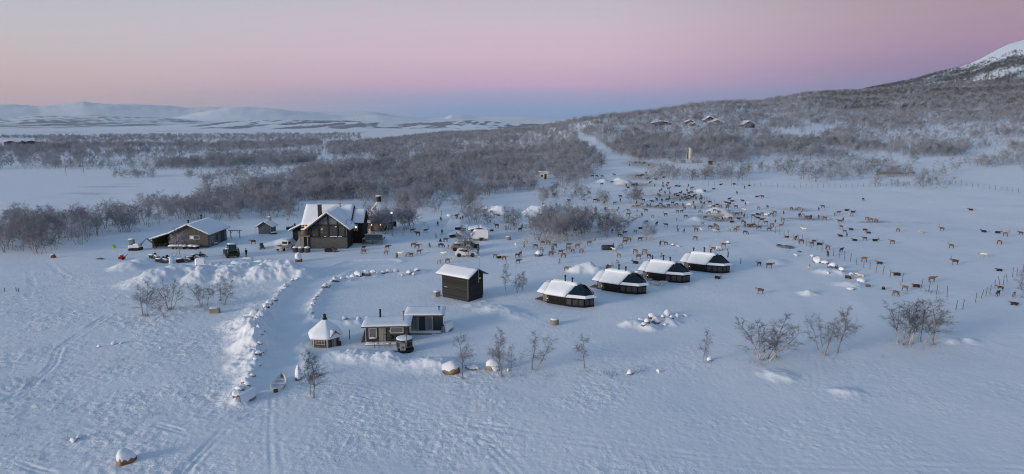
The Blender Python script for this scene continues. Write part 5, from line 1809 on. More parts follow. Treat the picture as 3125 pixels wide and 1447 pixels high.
def pickup():
    x, y = G(872, 761)
    t = thing('pickup_truck', 'white pickup with red crates on its bed beside the lodge', 'pickup', (x, y, hz(x, y) + .02), R(72))
    MB().box(-2.6, -.3, -.9, .9, .55, .7).build('bed', 'cream', t)
    for y0, y1 in ((-.9, -.84), (.84, .9)):
        MB().box(-2.6, -.3, y0, y1, .7, 1.15).build('side_board', 'cream', t)
    MB().box(-2.66, -2.6, -.9, .9, .55, 1.15).build('tailgate', 'cream', t)
    MB().prism([(-.28, -.85, .45), (2.2, -.85, .45), (2.25, -.85, 1.0), (1.3, -.85, 1.15), (.9, -.85, 1.9), (-.2, -.85, 1.95)], (0, 1.7, 0)).build('cab', 'cream', t, bevel=.08)
    MB().box(-.305, -.285, -.6, .6, 1.3, 1.8).build('rear_window', 'car_glass', t)
    for sy in (-1, 1):
        MB().box(-.1, .75, sy * .852 - .01, sy * .852 + .01, 1.25, 1.75).build('side_window', 'car_glass', t)
        for wx in (-1.7, 1.4):
            wheel(t, wx, sy * .8, .35, .36, .24)
        MB().box(-2.69, -2.661, sy * .72 - .1, sy * .72 + .1, .75, .9).build('tail_light', 'red', t)
    slab([(-.2, -.8, 1.95), (.85, -.8, 1.93), (.85, .8, 1.93), (-.2, .8, 1.95)], .12, 'roof_snow', t, seed=136)
    z0 = t.location.z
    for k, (px, py) in enumerate(((-2.2, -.5), (-2.2, .15), (-1.5, .4))):
        w_ = t.matrix_basis @ Vector((px, py, .72))
        c = tag(MB().box(-.28, .28, -.26, .26, 0, .5).build('red_crate', 'red' if k != 1 else 'orange', None, loc=(x + math.cos(R(72)) * px - math.sin(R(72)) * py, y + math.sin(R(72)) * px + math.cos(R(72)) * py, z0 + .72), rz=.3 * k, bevel=.03),
                ['red crate at the near left of the pickup bed', 'orange crate in the middle of the pickup bed', 'red crate deepest in the pickup bed'][k], 'crate', 'crates on the pickup')
    slab([(-1.2, -.8, .75), (-.4, -.8, .8), (-.4, .8, .8), (-1.2, .8, .75)], .25, 'bed_snow', t, seed=137)


pickup()
for k, (bu, bv) in enumerate(((902, 769), (919, 770), (938, 770))):
    x_, y_ = G(bu, bv)
    t_ = thing('bulk_bag', ['dark bulk bag nearest the pickup truck', 'dark bulk bag in the middle of three by the lodge', 'dark bulk bag touching the lodge corner'][k], 'bag', (x_, y_, hz(x_, y_)), .2 * k, 'bulk bags by the lodge')
    MB().lathe([(.5, 0), (.68, .25), (.7, .8), (.6, 1.05), (.2, 1.1)], 12).build('sack', 'bag', t_, smooth=True)
    MB().lathe([(.62, 1.0), (.55, 1.2), (.2, 1.32)], 12).build('snow', 'snow_soft', t_, smooth=True)
    for a in (.4, 1.97, 3.5, 5.1):
        MB().tube([(.55 * math.cos(a), .55 * math.sin(a), .95), (.5 * math.cos(a), .5 * math.sin(a), 1.35), (.4 * math.cos(a + .4), .4 * math.sin(a + .4), 1.0)], .03, 5).build('loop', 'bag', t_)
# timber gantry by the shed
gx_, gy_ = G(705, 728)
t_ = thing('timber_gantry', 'open timber frame of two posts and a cross beam', 'frame', (gx_, gy_, hz(gx_, gy_)), .08)
for px in (0, 2.1):
    MB().box(px - .08, px + .08, -.08, .08, -.2, 1.85).build('post', 'hull_grey', t_)
    MB().tube([(px, 0, 1.2), (px + (.55 if px == 0 else -.55), 0, 1.82)], .05, 5).build('brace', 'hull_grey', t_)
MB().box(-.45, 2.6, -.1, .1, 1.85, 2.0).build('beam', 'hull_grey', t_)
slab([(-.45, -.1, 2.0), (2.6, -.1, 2.0), (2.6, .1, 2.0), (-.45, .1, 2.0)], .12, 'snow', t_, seed=139, soft=.1)
# heaps by the garage side
for k, (bu, bv, s_, lb) in enumerate(((664, 738, .7, 'snowy heap of planks against the garage long side'), (672, 726, .8, 'snow-topped barrel pile by the garage door'), (652, 748, .6, 'snowy boards lying at the garage corner'))):
    x_, y_ = G(bu, bv)
    t_ = thing('scrap_heap', lb, 'heap', (x_, y_, hz(x_, y_)), .5 * k, 'heaps along the garage')
    rnd = random.Random(k)
    for j in range(6):
        MB().box(-.7 * rnd.random(), .8 * rnd.random() + .2, -.5 + .15 * j, -.38 + .15 * j, .05 + .12 * (j % 3), .15 + .14 * (j % 3)).build('plank', 'wood_brown', t_)
    slab([(-.7, -.55, .38), (.8, -.55, .42), (.8, .5, .42), (-.7, .5, .38)], .35 * s_, 'snow', t_, seed=140 + k)


def person(u, v, rz, coat, label, legs='coat_black'):
    """standing figure grown over a joint skeleton"""
    x, y = G(u, v)
    t = thing('person', label, 'person', (x, y, hz(x, y)), rz)
    J = [((0, 0, .95), .155, .11), ((0, 0, 1.12), .15, .10), ((.01, 0, 1.32), .185, .12), ((.01, 0, 1.46), .10, .085), ((.02, 0, 1.54), .058, .058), ((.03, 0, 1.62), .085, .095), ((.03, 0, 1.72), .085, .10), ((.02, 0, 1.78), .05, .05)]
    E_ = [(0, 1), (1, 2), (2, 3), (3, 4), (4, 5), (5, 6), (6, 7)]
    for s in (-1, 1):
        b = len(J)
        J += [((0, s * .09, .88), .10, .10), ((.02, s * .11, .50), .07, .07), ((-.02, s * .12, .10), .052, .055), ((.08, s * .13, .04), .05, .04), ((.17, s * .14, .035), .04, .03)]
        E_ += [(0, b), (b, b + 1), (b + 1, b + 2), (b + 2, b + 3), (b + 3, b + 4)]
        b = len(J)
        J += [((0, s * .20, 1.40), .075, .075), ((-.03, s * .27, 1.14), .058, .058), ((.06, s * .25, .92), .045, .045), ((.09, s * .24, .83), .04, .03), ((.11, s * .235, .76), .028, .022)]
        E_ += [(2, b), (b, b + 1), (b + 1, b + 2), (b + 2, b + 3), (b + 3, b + 4)]
        for f_ in range(3):
            J += [((.10 + .02 * f_, s * (.225 + .012 * f_), .755 - .01 * f_), .011, .011)]
            E_ += [(b + 4, len(J) - 1)]
    me = bpy.data.meshes.new('body')
    me.from_pydata([j[0] for j in J], E_, [])
    o = bpy.data.objects.new('body', me)
    C.objects.link(o)
    o.parent = t
    sk = o.modifiers.new('skin', 'SKIN')
    sk.use_smooth_shade = True
    lay = me.skin_vertices[0].data if me.skin_vertices else None
    if lay is None:
        bpy.context.view_layer.objects.active = o
        bm = bmesh.new()
        bm.from_mesh(me)
        bm.verts.layers.skin.verify()
        bm.to_mesh(me)
        bm.free()
        lay = me.skin_vertices[0].data
    for i, (_, ra, rb) in enumerate(J):
        lay[i].radius = (ra, rb)
        lay[i].use_root = (i == 0)
    o.modifiers.new('subdiv', 'SUBSURF').levels = 1
    m, nt, b = new_mat('clothing')
    tcn = mnode(nt, 'ShaderNodeTexCoord')
    sp = mnode(nt, 'ShaderNodeSeparateXYZ')
    nt.links.new(tcn.outputs['Object'], sp.inputs[0])
    cr = mnode(nt, 'ShaderNodeValToRGB')
    cl = {'coat_black': (0.016, 0.016, 0.02, 1), 'coat_red': (0.20, 0.03, 0.025, 1)}
    ramp(cr, [(0.0, cl[legs]), (.50, cl[coat]), (.84, (0.42, 0.28, 0.21, 1)), (.915, (.03, .03, .035, 1))], 'CONSTANT')
    dv = mnode(nt, 'ShaderNodeMath', operation='DIVIDE')
    dv.inputs[1].default_value = 1.8
    nt.links.new(sp.outputs['Z'], dv.inputs[0])
    nt.links.new(dv.outputs[0], cr.inputs[0])
    nt.links.new(cr.outputs[0], b.inputs['Base Color'])
    b.inputs['Roughness'].default_value = .85
    me.materials.append(m)
    MB().lathe([(.112, 1.68), (.115, 1.74), (.09, 1.82), (.03, 1.85)], 12, (.03, 0)).build('cap', coat, t, smooth=True)
    return t


person(752, 783, R(150), 'coat_black', 'person in black winter overalls standing beside the tractor')
person(1459, 777, R(100), 'coat_red', 'person in dark red jacket and black trousers near the white car')

# ------------------------------------------------------------------ boats
x_, y_ = G(850, 1178)
t_ = thing('rowing_boat', 'white rowing boat with pale green hull, snow inside, beside the track', 'boat', (x_, y_ + .2, hz(x_, y_)), R(101))
boat_hull(t_, 4.6, .78, .5, 'boat_white')
MB().box(-2.25, 2.0, -.5, .5, .12, .2).build('bottom_snow', 'snow_soft', t_)
for px in (-1.3, -.2, 1.0):
    MB().box(px - .13, px + .13, -.66, .66, .32, .37).build('thwart', 'boat_white', t_)
MB().box(-2.36, -2.30, -.22, .22, .22, .62).build('motor_pad', 'rust', t_)
MB().lathe([(.62, -.02), (.66, .1), (.5, .12)], 20).build('keel_patch', 'boat_green', t_).scale = (3.0, 1.0, 1.0)
x_, y_ = G(748, 1228)
t_ = thing('snowed_boat', 'overturned boat under a smooth snow hump at the track edge', 'boat', (x_, y_ + .6, hz(x_, y_) - .3), R(70))
boat_hull(t_, 2.5, .75, .6, 'hull_grey', upside=True)

# ------------------------------------------------------------------ wells, bale, poles, small colour spots
M['ring_concrete'] = plain('tan_concrete', (0.25, 0.23, 0.18), 0.9, 0.15)
for k, (bu, bv, r_, lb) in enumerate(((1692, 990, .62, 'concrete well ring with a snow cap below the nearest glass cabin'), (1551, 732, .62, 'concrete well ring with a snow cap beside the birch grove'))):
    x_, y_ = G(bu, bv)
    t_ = thing('well_ring', lb, 'well ring', (x_, y_, hz(x_, y_) - .1), 0, 'concrete well rings')
    MB().lathe([(r_, 0), (r_, .82), (r_ - .1, .84)], 22).build('ring', 'ring_concrete', t_)
    MB().lathe([(r_ - .02, .84), (r_ - .06, .93), (r_ * .5, .97), (.05, .98)], 22).build('snow', 'snow_soft', t_, smooth=True)
x_, y_ = G(1855, 763)
t_ = thing('wrapped_bale', 'long dark wrapped feed bale lying on the snow among reindeer', 'bale', (x_ - 1.4, y_, hz(x_, y_)), .05)
MB().tube([(0, 0, .55), (.25, 0, .58), (2.5, 0, .58), (2.75, 0, .55)], [.4, .58, .58, .4], 18).build('roll', 'hull_pale', t_, smooth=True)
for k in range(3):
    MB().tube([(.6 + .75 * k, 0, .58), (.66 + .75 * k, 0, .58)], .6, 18).build('band', 'soot', t_)
for bu, bv, h, glob, lb in ((1197, 721, 5.6, True, 'slim lamp post with a glowing globe before the hexagonal hut'), (1230, 722, 1.9, False, 'short dark post in the snow beyond the lamp post'), (1348, 661, 2.0, False, 'thin post standing in the snow beside a leaning birch'),
                            (1067, 1034, 1.3, False, 'short post between the hexagonal log hut and low cabin'), (2260, 806, 1.3, False, 'short stake in the snow past the last glass cabin'), (15, 892, .75, False, 'black stake at the left edge of the snowfield'), (50, 890, .75, False, 'black stake, left of a close pair in the snowfield'),
                            (57, 892, .75, False, 'black stake, right of a close pair in the snowfield'), (1500, 545, 8.5, False, 'tall bare pole in the wood near the tiny pale hut'), (202, 536, 9, False, 'power pole on the plain, nearer the river bend'), (256, 529, 9, False, 'power pole on the plain, second one along the river'),
                            (1646, 535, 8.5, False, 'thin tall pole just behind the tiny pale hut'), (2855, 412, 8, False, 'lone thin pole on the far right slope'), (2515, 415, 8, False, 'thin pole among the shrubs below the hill cabins')):
    x_, y_ = G(bu, bv)
    t_ = thing('lamp_post' if glob else 'pole', lb, 'lamp post' if glob else 'post', (x_, y_, hz(x_, y_) - .2))
    MB().tube([(0, 0, 0), (0, 0, h * .5), (0, 0, h + .2)], [.06 if h < 6 else .11, .05 if h < 6 else .1, .045 if h < 6 else .08], 8).build('shaft', 'soot' if h < 7 else 'wood_raw', t_)
    if glob:
        MB().lathe([(.05, h + .15), (.2, h + .25), (.25, h + .4), (.2, h + .58), (.05, h + .65)], 14).build('globe', 'globe', t_, smooth=True)
    else:
        MB().lathe([(.07, h + .18), (.07, h + .24), (.02, h + .26)], 8).build('cap', 'snow_soft', t_)
x_, y_ = G(2221, 785)
t_ = thing('dead_stump', 'thin crooked dark stump behind the last glass cabin', 'stump', (x_, y_, hz(x_, y_) - .1))
MB().tube([(0, 0, 0), (.06, 0, .8), (-.02, 0, 1.4), (-.16, 0, 1.9)], [.13, .11, .09, .03], 7).build('trunk', 'soot', t_)
x_, y_ = G(348, 757)
t_ = thing('bucket', 'bright lime green bucket standing in the snow by the excavator', 'bucket', (x_, y_, hz(x_, y_)))
MB().lathe([(.30, 0), (.38, .65), (.34, .66), (.3, .5)], 16).build('pail', 'lime', t_)
MB().tube([(-.38, 0, .62), (-.2, 0, .82), (.2, 0, .82), (.38, 0, .62)], .02, 5).build('handle', 'steel', t_)
x_, y_ = G(373, 792)
t_ = thing('snow_blower', 'red machine with snow on top in the snow left of the snowmobiles', 'machine', (x_, y_, hz(x_, y_)), .4)
MB().box(-.7, .6, -.35, .35, .15, .55).build('frame', 'red', t_, bevel=.05)
MB().box(-.4, .3, -.3, .3, .55, .95).build('engine', 'red', t_, bevel=.08)
MB().tube([(.5, -.3, .5), (1.1, -.3, 1.0)], .035, 5).build('handle', 'black', t_)
MB().tube([(.5, .3, .5), (1.1, .3, 1.0)], .035, 5).build('handle', 'black', t_)
for sy in (-.42, .42):
    wheel(t_, .2, sy, .25, .25, .14)
slab([(-.4, -.3, .95), (.3, -.3, .95), (.3, .3, .95), (-.4, .3, .95)], .18, 'snow', t_, seed=150)
x_, y_ = G(160, 788)
t_ = thing('wood_stump', 'small dark wedge of wood poking from a drift near the birch belt', 'stump', (x_, y_, hz(x_, y_)))
MB().prism([(-.5, 0, -.1), (.6, 0, -.1), (.35, 0, .55), (.05, 0, .8), (-.25, 0, .5)], (0, .5, 0)).build('wood', 'rust', t_, bevel=.05)
MB().lathe([(.3, .62), (.2, .8), (.05, .86)], 9).build('snow', 'snow_soft', t_)
x_, y_ = G(306, 793)
t_ = thing('branch_heap', 'low heap of brown branches in the snow before the red machine', 'heap', (x_, y_, hz(x_, y_)))
rnd = random.Random(2)
for k in range(9):
    a = rnd.random() * 3.14
    MB().tube([(-.8 * math.cos(a), -.5 * math.sin(a), .1), (0, 0, .25 + .1 * rnd.random()), (.9 * math.cos(a), .6 * math.sin(a), .12)], .04, 5).build('branch', 'wood_brown', t_)
# flat snow-topped board and white lumps on the plough bank
for k, (bu, bv, w_, h_, lb) in enumerate(((612, 808, 1.9, 1.3, 'squared white snow cube on the plough bank crest'), (524, 803, 1.1, 1.2, 'rounded white snow lump behind the plough bank'))):
    x_, y_ = G(bu, bv)
    t_ = thing('snow_block', lb, 'snow block', (x_, y_, hz(x_, y_) - .3), .3 + k)
    MB().box(-w_ / 2, w_ / 2, -w_ * .35, w_ * .35, 0, h_ + .3).build('block', 'snow_soft', t_, bevel=.25)
x_, y_ = G(757, 796)
t_ = thing('snowy_table', 'pale snow-topped table at the edge of the yard', 'table', (x_, y_, hz(x_, y_)), .05)
MB().box(-.95, .95, -.45, .45, .5, .58).build('top', 'cream', t_)
for px in (-.85, .85):
    for py in (-.38, .38):
        MB().box(px - .05, px + .05, py - .05, py + .05, -.2, .5).build('leg', 'wood_raw', t_)
slab([(-.95, -.45, .58), (.95, -.45, .58), (.95, .45, .58), (-.95, .45, .58)], .15, 'snow', t_, seed=152)
x_, y_ = G(650, 955)
t_ = thing('straw_block', 'tan square block under the birches on the left field', 'block', (x_ + .3, y_, hz(x_, y_)), .1)
MB().box(-.7, .7, -.4, .4, -.1, .75).build('block', 'ring_concrete', t_, bevel=.06)
slab([(-.7, -.4, .76), (.7, -.4, .76), (.7, .4, .76), (-.7, .4, .76)], .08, 'snow', t_, seed=153)
ax_, ay_ = G(2676, 533)
bx_, by_ = G(2792, 531)
t_ = thing('plank_fence', 'long low orange-brown plank fence among bushes on the far pasture', 'fence', (ax_, ay_, hz(ax_, ay_)), math.atan2(by_ - ay_, bx_ - ax_))
L_ = math.hypot(bx_ - ax_, by_ - ay_)
for j_ in range(4):
    MB().box(0, L_, -.05, .05, .1 + .36 * j_, .42 + .36 * j_).build('plank', 'wood_warm', t_)
for j_ in range(int(L_ / 3) + 1):
    MB().box(j_ * 3.0 - .07, j_ * 3.0 + .07, .06, .2, -.4, 1.65).build('post', 'wood_brown', t_)
slab([(0, -.1, 1.5), (L_, -.1, 1.5), (L_, .15, 1.5), (0, .15, 1.5)], .1, 'snow', t_, seed=160, soft=.1)
# ------------------------------------------------------------------ boulders
M['rock'] = plain('grey_brown_rock', (0.19, 0.165, 0.145), 0.9, 0.45, 2.2, bump=.06, tint=(0.27, 0.22, 0.18))
M['rock_warm'] = plain('lichen_brown_rock', (0.15, 0.085, 0.055), 0.9, 0.5, 2.0, bump=.06, tint=(0.24, 0.15, 0.09))
M['rock_grey'] = plain('grey_rock', (0.15, 0.15, 0.155), 0.9, 0.35, 2.2, bump=.06)


def rock_pair(seed, mat):
    """a boulder of unit half-width and the snow lying on it: two meshes"""
    bm = bmesh.new()
    bmesh.ops.create_icosphere(bm, subdivisions=3, radius=1.0)
    rnd = random.Random(seed)
    planes = [Vector((rnd.uniform(-1, 1), rnd.uniform(-1, 1), rnd.uniform(-.4, 1))).normalized() for _ in range(9)]
    lim = [rnd.uniform(.62, .95) for _ in planes]
    for v in bm.verts:
        p = v.co.copy()
        for n_, l in zip(planes, lim):
            d = p.dot(n_)
            if d > l:
                p -= n_ * (d - l) * .9
        p *= 1 + .10 * float(noise(p.x * 2 + seed, p.y * 2 + p.z * 1.7, seed))
        v.co = (p.x, p.y * .85, max(-.3, p.z * .72))
    me = bpy.data.meshes.new('rock')
    bm.to_mesh(me)
    me.materials.append(M[mat])
    off = Vector((rnd.uniform(-.25, .1), rnd.uniform(-.1, .25), 0))
    for v in bm.verts:
        p = v.co.copy()
        k = max(0, (p.z - .10 - .10 * p.x + .30 * float(noise(p.x * 2.3, p.y * 2.3, seed + 9)) + .25 * float(noise(p.x * 5, p.y * 5, seed + 4)) - .12 * p.y - .12 * p.x * 0))
        if k > 0:
            up = min(.17, k * .6)
            v.co = p + Vector((off.x * .2, off.y * .2, up)) + Vector((p.x, p.y, 0)) * .05
        else:
            v.co = p * .9
    bmesh.ops.smooth_vert(bm, verts=bm.verts, factor=.5, use_axis_x=True, use_axis_y=True, use_axis_z=True)
    me2 = bpy.data.meshes.new('snow_cap')
    bm.to_mesh(me2)
    me2.polygons.foreach_set('use_smooth', [True] * len(me2.polygons))
    me2.materials.append(M['snow_soft'])
    bm.free()
    return me, me2


ROCKS = {k: [rock_pair(i * 7 + j * 31 + 3, k) for i in range(4)] for j, k in enumerate(('rock', 'rock_warm', 'rock_grey'))}
ORD = ['first', 'second', 'third', 'fourth', 'fifth', 'sixth', 'seventh', 'eighth', 'ninth', 'tenth', 'eleventh', 'twelfth', 'thirteenth', 'fourteenth', 'fifteenth', 'sixteenth', 'seventeenth', 'eighteenth',
       'nineteenth', 'twentieth']
TENS = {2: 'twenty', 3: 'thirty', 4: 'forty', 5: 'fifty', 6: 'sixty', 7: 'seventy', 8: 'eighty', 9: 'ninety'}
TENTH = {2: 'twentieth', 3: 'thirtieth', 4: 'fortieth', 5: 'fiftieth', 6: 'sixtieth', 7: 'seventieth', 8: 'eightieth', 9: 'ninetieth'}


def nth(i):
    i += 1
    if i <= 20:
        return ORD[i - 1]
    return TENTH[i // 10] if i % 10 == 0 else TENS[i // 10] + '-' + ORD[i % 10 - 1]


def boulder(u, v, w, h, kind, label, group=None, rz=None, i=0, cap=True, dx=0):
    x, y = G(u, v)
    rnd = random.Random(int(u * 13 + v * 7))
    rz = rnd.random() * 6.28 if rz is None else rz
    t = thing('boulder', label, 'boulder', (x + dx, y + w * .2, hz(x, y) - .08), rz, group)
    a, b = ROCKS[kind][rnd.randrange(4)]
    for nm, me in (('rock', a), ('snow_cap', b))[:2 if cap else 1]:
        o = bpy.data.objects.new(nm, me)
        C.objects.link(o)
        o.parent = t
        o.scale = (w / 2, w / 2, h / .85)
        o.location = (0, 0, h * .1)
    return t


LEFT_ROW = [(908, 862, .8), (893, 868, .9), (872, 888, 1.0), (858, 902, .8), (848, 914, .7), (838, 930, 1.0), (822, 944, 1.2), (811, 955, 1.2), (802, 972, .7), (800, 996, .6), (798, 1016, .6), (804, 1032, .6),
            (796, 1048, .8), (801, 1062, .6), (793, 1076, .7), (797, 1094, .8), (790, 1110, .9), (782, 1124, .9), (791, 1130, .5), (766, 1150, .6), (770, 1163, .7), (746, 1180, 1.0), (754, 1191, .8), (730, 1204, 1.1), (722, 1228, 1.2)]
for i, (u, v, w) in enumerate(LEFT_ROW):
    boulder(u, v, w * 1.0, w * .5, ['rock', 'rock_grey', 'rock', 'rock_warm'][i % 4], f'snow-capped stone, {nth(i)} from the top of the row along the ploughed road bank', 'stones along the road bank')
LOOP = [(1272, 832, 1.0), (1262, 840, .9), (1247, 838, 1.3), (1228, 844, .8), (1206, 836, 1.3), (1186, 838, 1.2), (1170, 842, 1.0), (1138, 836, 1.2), (1152, 840, .8), (1117, 848, 1.6), (1092, 851, 1.9), (1076, 851, 1.0), (1060, 851, .9),
        (1045, 853, 1.0), (1023, 866, 1.5), (1011, 868, .7), (1003, 881, .8), (993, 889, 1.3), (984, 896, .6), (977, 905, .6), (968, 915, .7), (961, 925, .6), (955, 938, .7), (952, 952, .7), (951, 966, .6), (958, 977, .6), (985, 978, .5), (1051, 979, 1.1), (1093, 982, .8)]
for i, (u, v, w) in enumerate(LOOP):
    boulder(u, v, w * 1.1, w * .55, ['rock_grey', 'rock', 'rock_grey', 'rock'][i % 4], f'snow-capped stone, {nth(i)} along the curved row round the open lawn', 'stones round the lawn')
for u, v, w, h, k, lb in ((909, 798, 1.7, 2.0, 'rock_warm', 'tall pointed rock with a thick snow cap where the yard meets the road'), (1372, 1139, 2.6, 1.2, 'rock_warm', 'big orange-brown boulder under a leaning birch'),
                          (1503, 1132, 1.9, 1.25, 'rock', 'rounded boulder almost buried in snow beside two birches'), (1440, 1128, 1.9, .6, 'rock', 'low snow-buried boulder between two big boulders'), (1457, 1130, .5, .4, 'rock_warm', 'small brown stone next to the low buried boulder'),
                          (378, 1416, 1.7, 1.25, 'rock_warm', 'lone dark boulder with a snow cap in the open snow near the bottom edge'), (908, 1158, .9, 1.6, 'rock', 'upright grey standing stone beside the twin birches'), (1645, 784, 2.0, 1.2, 'rock_grey', 'tent-shaped grey boulder with snow on one side among reindeer'),
                          (1924, 1146, .9, .6, 'rock', 'small snow-topped stone below the bare snow slope'), (2008, 1138, .5, .4, 'rock', 'tiny dark stone lying alone on the foreground slope'), (2166, 1104, .7, .5, 'rock_grey', 'small stone at the foot of the slender foreground birch'),
                          (1552, 1134, .5, .35, 'rock', 'small stone between the foreground birches'), (2405, 757, 3.2, .7, 'rock_grey', 'long flat grey rock beside the fence'), (2380, 752, 2.0, .6, 'rock_grey', 'pointed grey rock at the upper end of the rock field by the fence'),
                          (2440, 770, 1.2, .4, 'rock_grey', 'small rock below the long flat one by the fence'), (2428, 783, 1.1, .5, 'rock', 'snowy stone in the middle of the rock field by the fence'), (2480, 785, 1.1, .5, 'rock', 'snowy stone nearest the fence in the rock field'),
                          (2497, 803, 2.2, 1.2, 'rock_grey', 'large grey rock at the middle of the rock field'), (2518, 806, 1.8, .7, 'rock_grey', 'flat rock touching the large grey rock'), (2545, 825, 2.2, 1.1, 'rock_grey', 'dark grey rock topped with snow, lower rock field'), (2568, 834, 1.2, .7, 'rock', 'snow-topped stone right of the dark grey rock'),
                          (2528, 838, 1.0, .5, 'rock', 'snow-topped stone left below the dark grey rock'), (2600, 838, 1.3, .5, 'rock', 'low snowy stone at the end of the rock field'), (2632, 858, 2.0, .6, 'rock_grey', 'low grey rock below the rock field'), (2600, 884, 1.6, .4, 'rock', 'snowy flat stone under the low grey rock'),
                          (2055, 748, 1.1, .6, 'rock_grey', 'snowy stone behind the third glass cabin'), (2070, 752, 1.2, .6, 'rock_grey', 'snowy stone beside the other behind the third glass cabin'), (2196, 763, 1.6, 1.1, 'rock', 'white snow-covered block behind the last glass cabin'), (2222, 745, 1.2, .7, 'rock_grey', 'snowy stone up the slope from the last glass cabin'),
                          (2242, 813, .7, .4, 'rock', 'small brown stone past the last glass cabin'), (1372, 660, 2.4, .7, 'rock_grey', 'dark flat rock under the birches behind the kiosk')):
    boulder(u, v, w, h, k, lb, cap=not (k == 'rock_grey' and h < .8 and u > 2370 and u < 2450))
CL = [(1958, 985, 1.2, .5), (1975, 997, 1.0, .5), (1990, 975, 1.3, .7), (2004, 990, 1.6, .8), (2024, 978, .9, .5), (2036, 966, 1.4, .7), (2050, 981, .8, .4), (2068, 970, 1.0, .5), (1966, 1003, .9, .4), (2092, 968, .9, .3), (2028, 996, .7, .35)]
for i, (u, v, w, h) in enumerate(CL):
    boulder(u, v, w, h * 1.2, ['rock_warm', 'rock'][i % 2], f'snow-capped stone, {nth(i)} of the heap below the glass cabins', 'stone heap below the cabins')
FL = [(298, 1056, .6, .4), (345, 1048, .8, .5), (368, 1046, .5, .3), (490, 1062, .6, .35), (417, 1024, .3, .2), (220, 1350, .7, .4), (240, 1340, .6, .3), (268, 1333, .5, .3), (275, 865, .35, .3)]
for i, (u, v, w, h) in enumerate(FL):
    boulder(u, v, w, h, ['rock_warm', 'rock'][i % 2], f'small brown stone showing through snow on the left field, {nth(i)} counted down', 'stones on the left field')


# ------------------------------------------------------------------ fences
def fence(px, h, label, tilt=.05, wires=(0.45, 0.8, 1.15), seed=1):
    P_ = [G(u, v) for u, v in px]
    x0, y0 = P_[0]
    z0 = hz(x0, y0)
    t = thing('wire_fence', label, 'fence', (x0, y0, z0), 0, 'reindeer fences')
    rnd = random.Random(seed)
    me = MB().tube([(0, 0, -.4), (.0, 0, h * .5), (0, 0, h)], [.05, .045, .04], 6)
    proto = me.build('post', 'post_wood', t)
    W_ = [[] for _ in wires]
    for i, (x, y) in enumerate(P_):
        o = proto if i == 0 else proto.copy()
        if i:
            C.objects.link(o)
            o.parent = t
        z = hz(x, y)
        o.location = (x - x0, y - y0, z - z0)
        tx, ty = rnd.gauss(0, tilt), rnd.gauss(0, tilt)
        o.rotation_euler = (tx, ty, 0)
        s_ = rnd.uniform(.85, 1.15)
        o.scale = (1, 1, s_)
        for k, wz in enumerate(wires):
            W_[k].append((x - x0 + ty * wz * h, y - y0 - tx * wz * h, z - z0 + wz * h * .85))
    for k in range(len(wires)):
        MB().tube(W_[k], .008, 3).build('wire', 'steel', t)
    return t


M['post_wood'] = plain('weathered_posts', (0.10, 0.085, 0.075), 0.9, 0.35, 6)
fence([(2062, 574), (2072, 572), (2085, 574), (2097, 580), (2110, 590), (2123, 595), (2130, 601), (2138, 604), (2150, 613), (2156, 616), (2165, 618), (2171, 622), (2180, 624), (2192, 636), (2200, 634), (2216, 640), (2234, 646), (2258, 660), (2280, 670), (2292, 680), (2302, 683), (2314, 689), (2325, 697),
       (2340, 702), (2354, 706), (2367, 711), (2380, 718), (2393, 724), (2407, 724), (2421, 733), (2436, 741), (2449, 738), (2462, 751), (2477, 757), (2493, 763), (2508, 768), (2523, 772), (2543, 782), (2560, 788), (2578, 796), (2594, 801), (2613, 808), (2636, 817), (2655, 823), (2673, 831), (2694, 838),
       (2716, 846), (2754, 860), (2810, 881), (2834, 889), (2858, 898), (2890, 906)], 1.75, 'long wire fence with dark wooden posts slanting down across the reindeer pasture', .06)
fence([(2917, 946), (2938, 944), (2977, 922), (2994, 911), (3008, 905), (3020, 899), (3036, 880), (3052, 873), (3062, 868), (3074, 860), (3090, 846), (3103, 842), (3121, 832)], 1.6, 'short leaning wire fence running to the right edge of the picture', .14, seed=4)
fence([(2145 + 17.5 * i, 566 + 8 * min(1, i / 20) - (10 * max(0, i - 24) / 18 if i < 44 else 10 - (i - 44) * 2.2)) for i in range(56)], 1.7, 'far wire fence crossing the pasture level with the bushes', .04, seed=6)
# ------------------------------------------------------------------ birches
def twig_mat(name, bark, frost, share, rough=.9):
    m, nt, b = new_mat(name)
    L = nt.links.new
    oi = mnode(nt, 'ShaderNodeObjectInfo')
    tcn = mnode(nt, 'ShaderNodeTexCoord')
    n1 = mnode(nt, 'ShaderNodeTexNoise')
    n1.inputs['Scale'].default_value = 1.1
    n1.inputs['Detail'].default_value = 3
    L(tcn.outputs['Object'], n1.inputs['Vector'])
    ad = mnode(nt, 'ShaderNodeMath', operation='ADD')
    L(n1.outputs[0], ad.inputs[0])
    mu = mnode(nt, 'ShaderNodeMath', operation='MULTIPLY_ADD')
    mu.inputs[1].default_value = .55
    mu.inputs[2].default_value = share - .55 * .5 - .5 + 0.0
    L(oi.outputs['Random'], mu.inputs[0])
    L(mu.outputs[0], ad.inputs[1])
    mx = mnode(nt, 'ShaderNodeMix', data_type='RGBA')
    mx.clamp_factor = True
    L(ad.outputs[0], mx.inputs[0])
    mx.inputs[6].default_value = (*bark, 1)
    mx.inputs[7].default_value = (*frost, 1)
    L(mx.outputs[2], b.inputs['Base Color'])
    b.inputs['Roughness'].default_value = rough
    b.inputs['Specular IOR Level'].default_value = .1
    return m


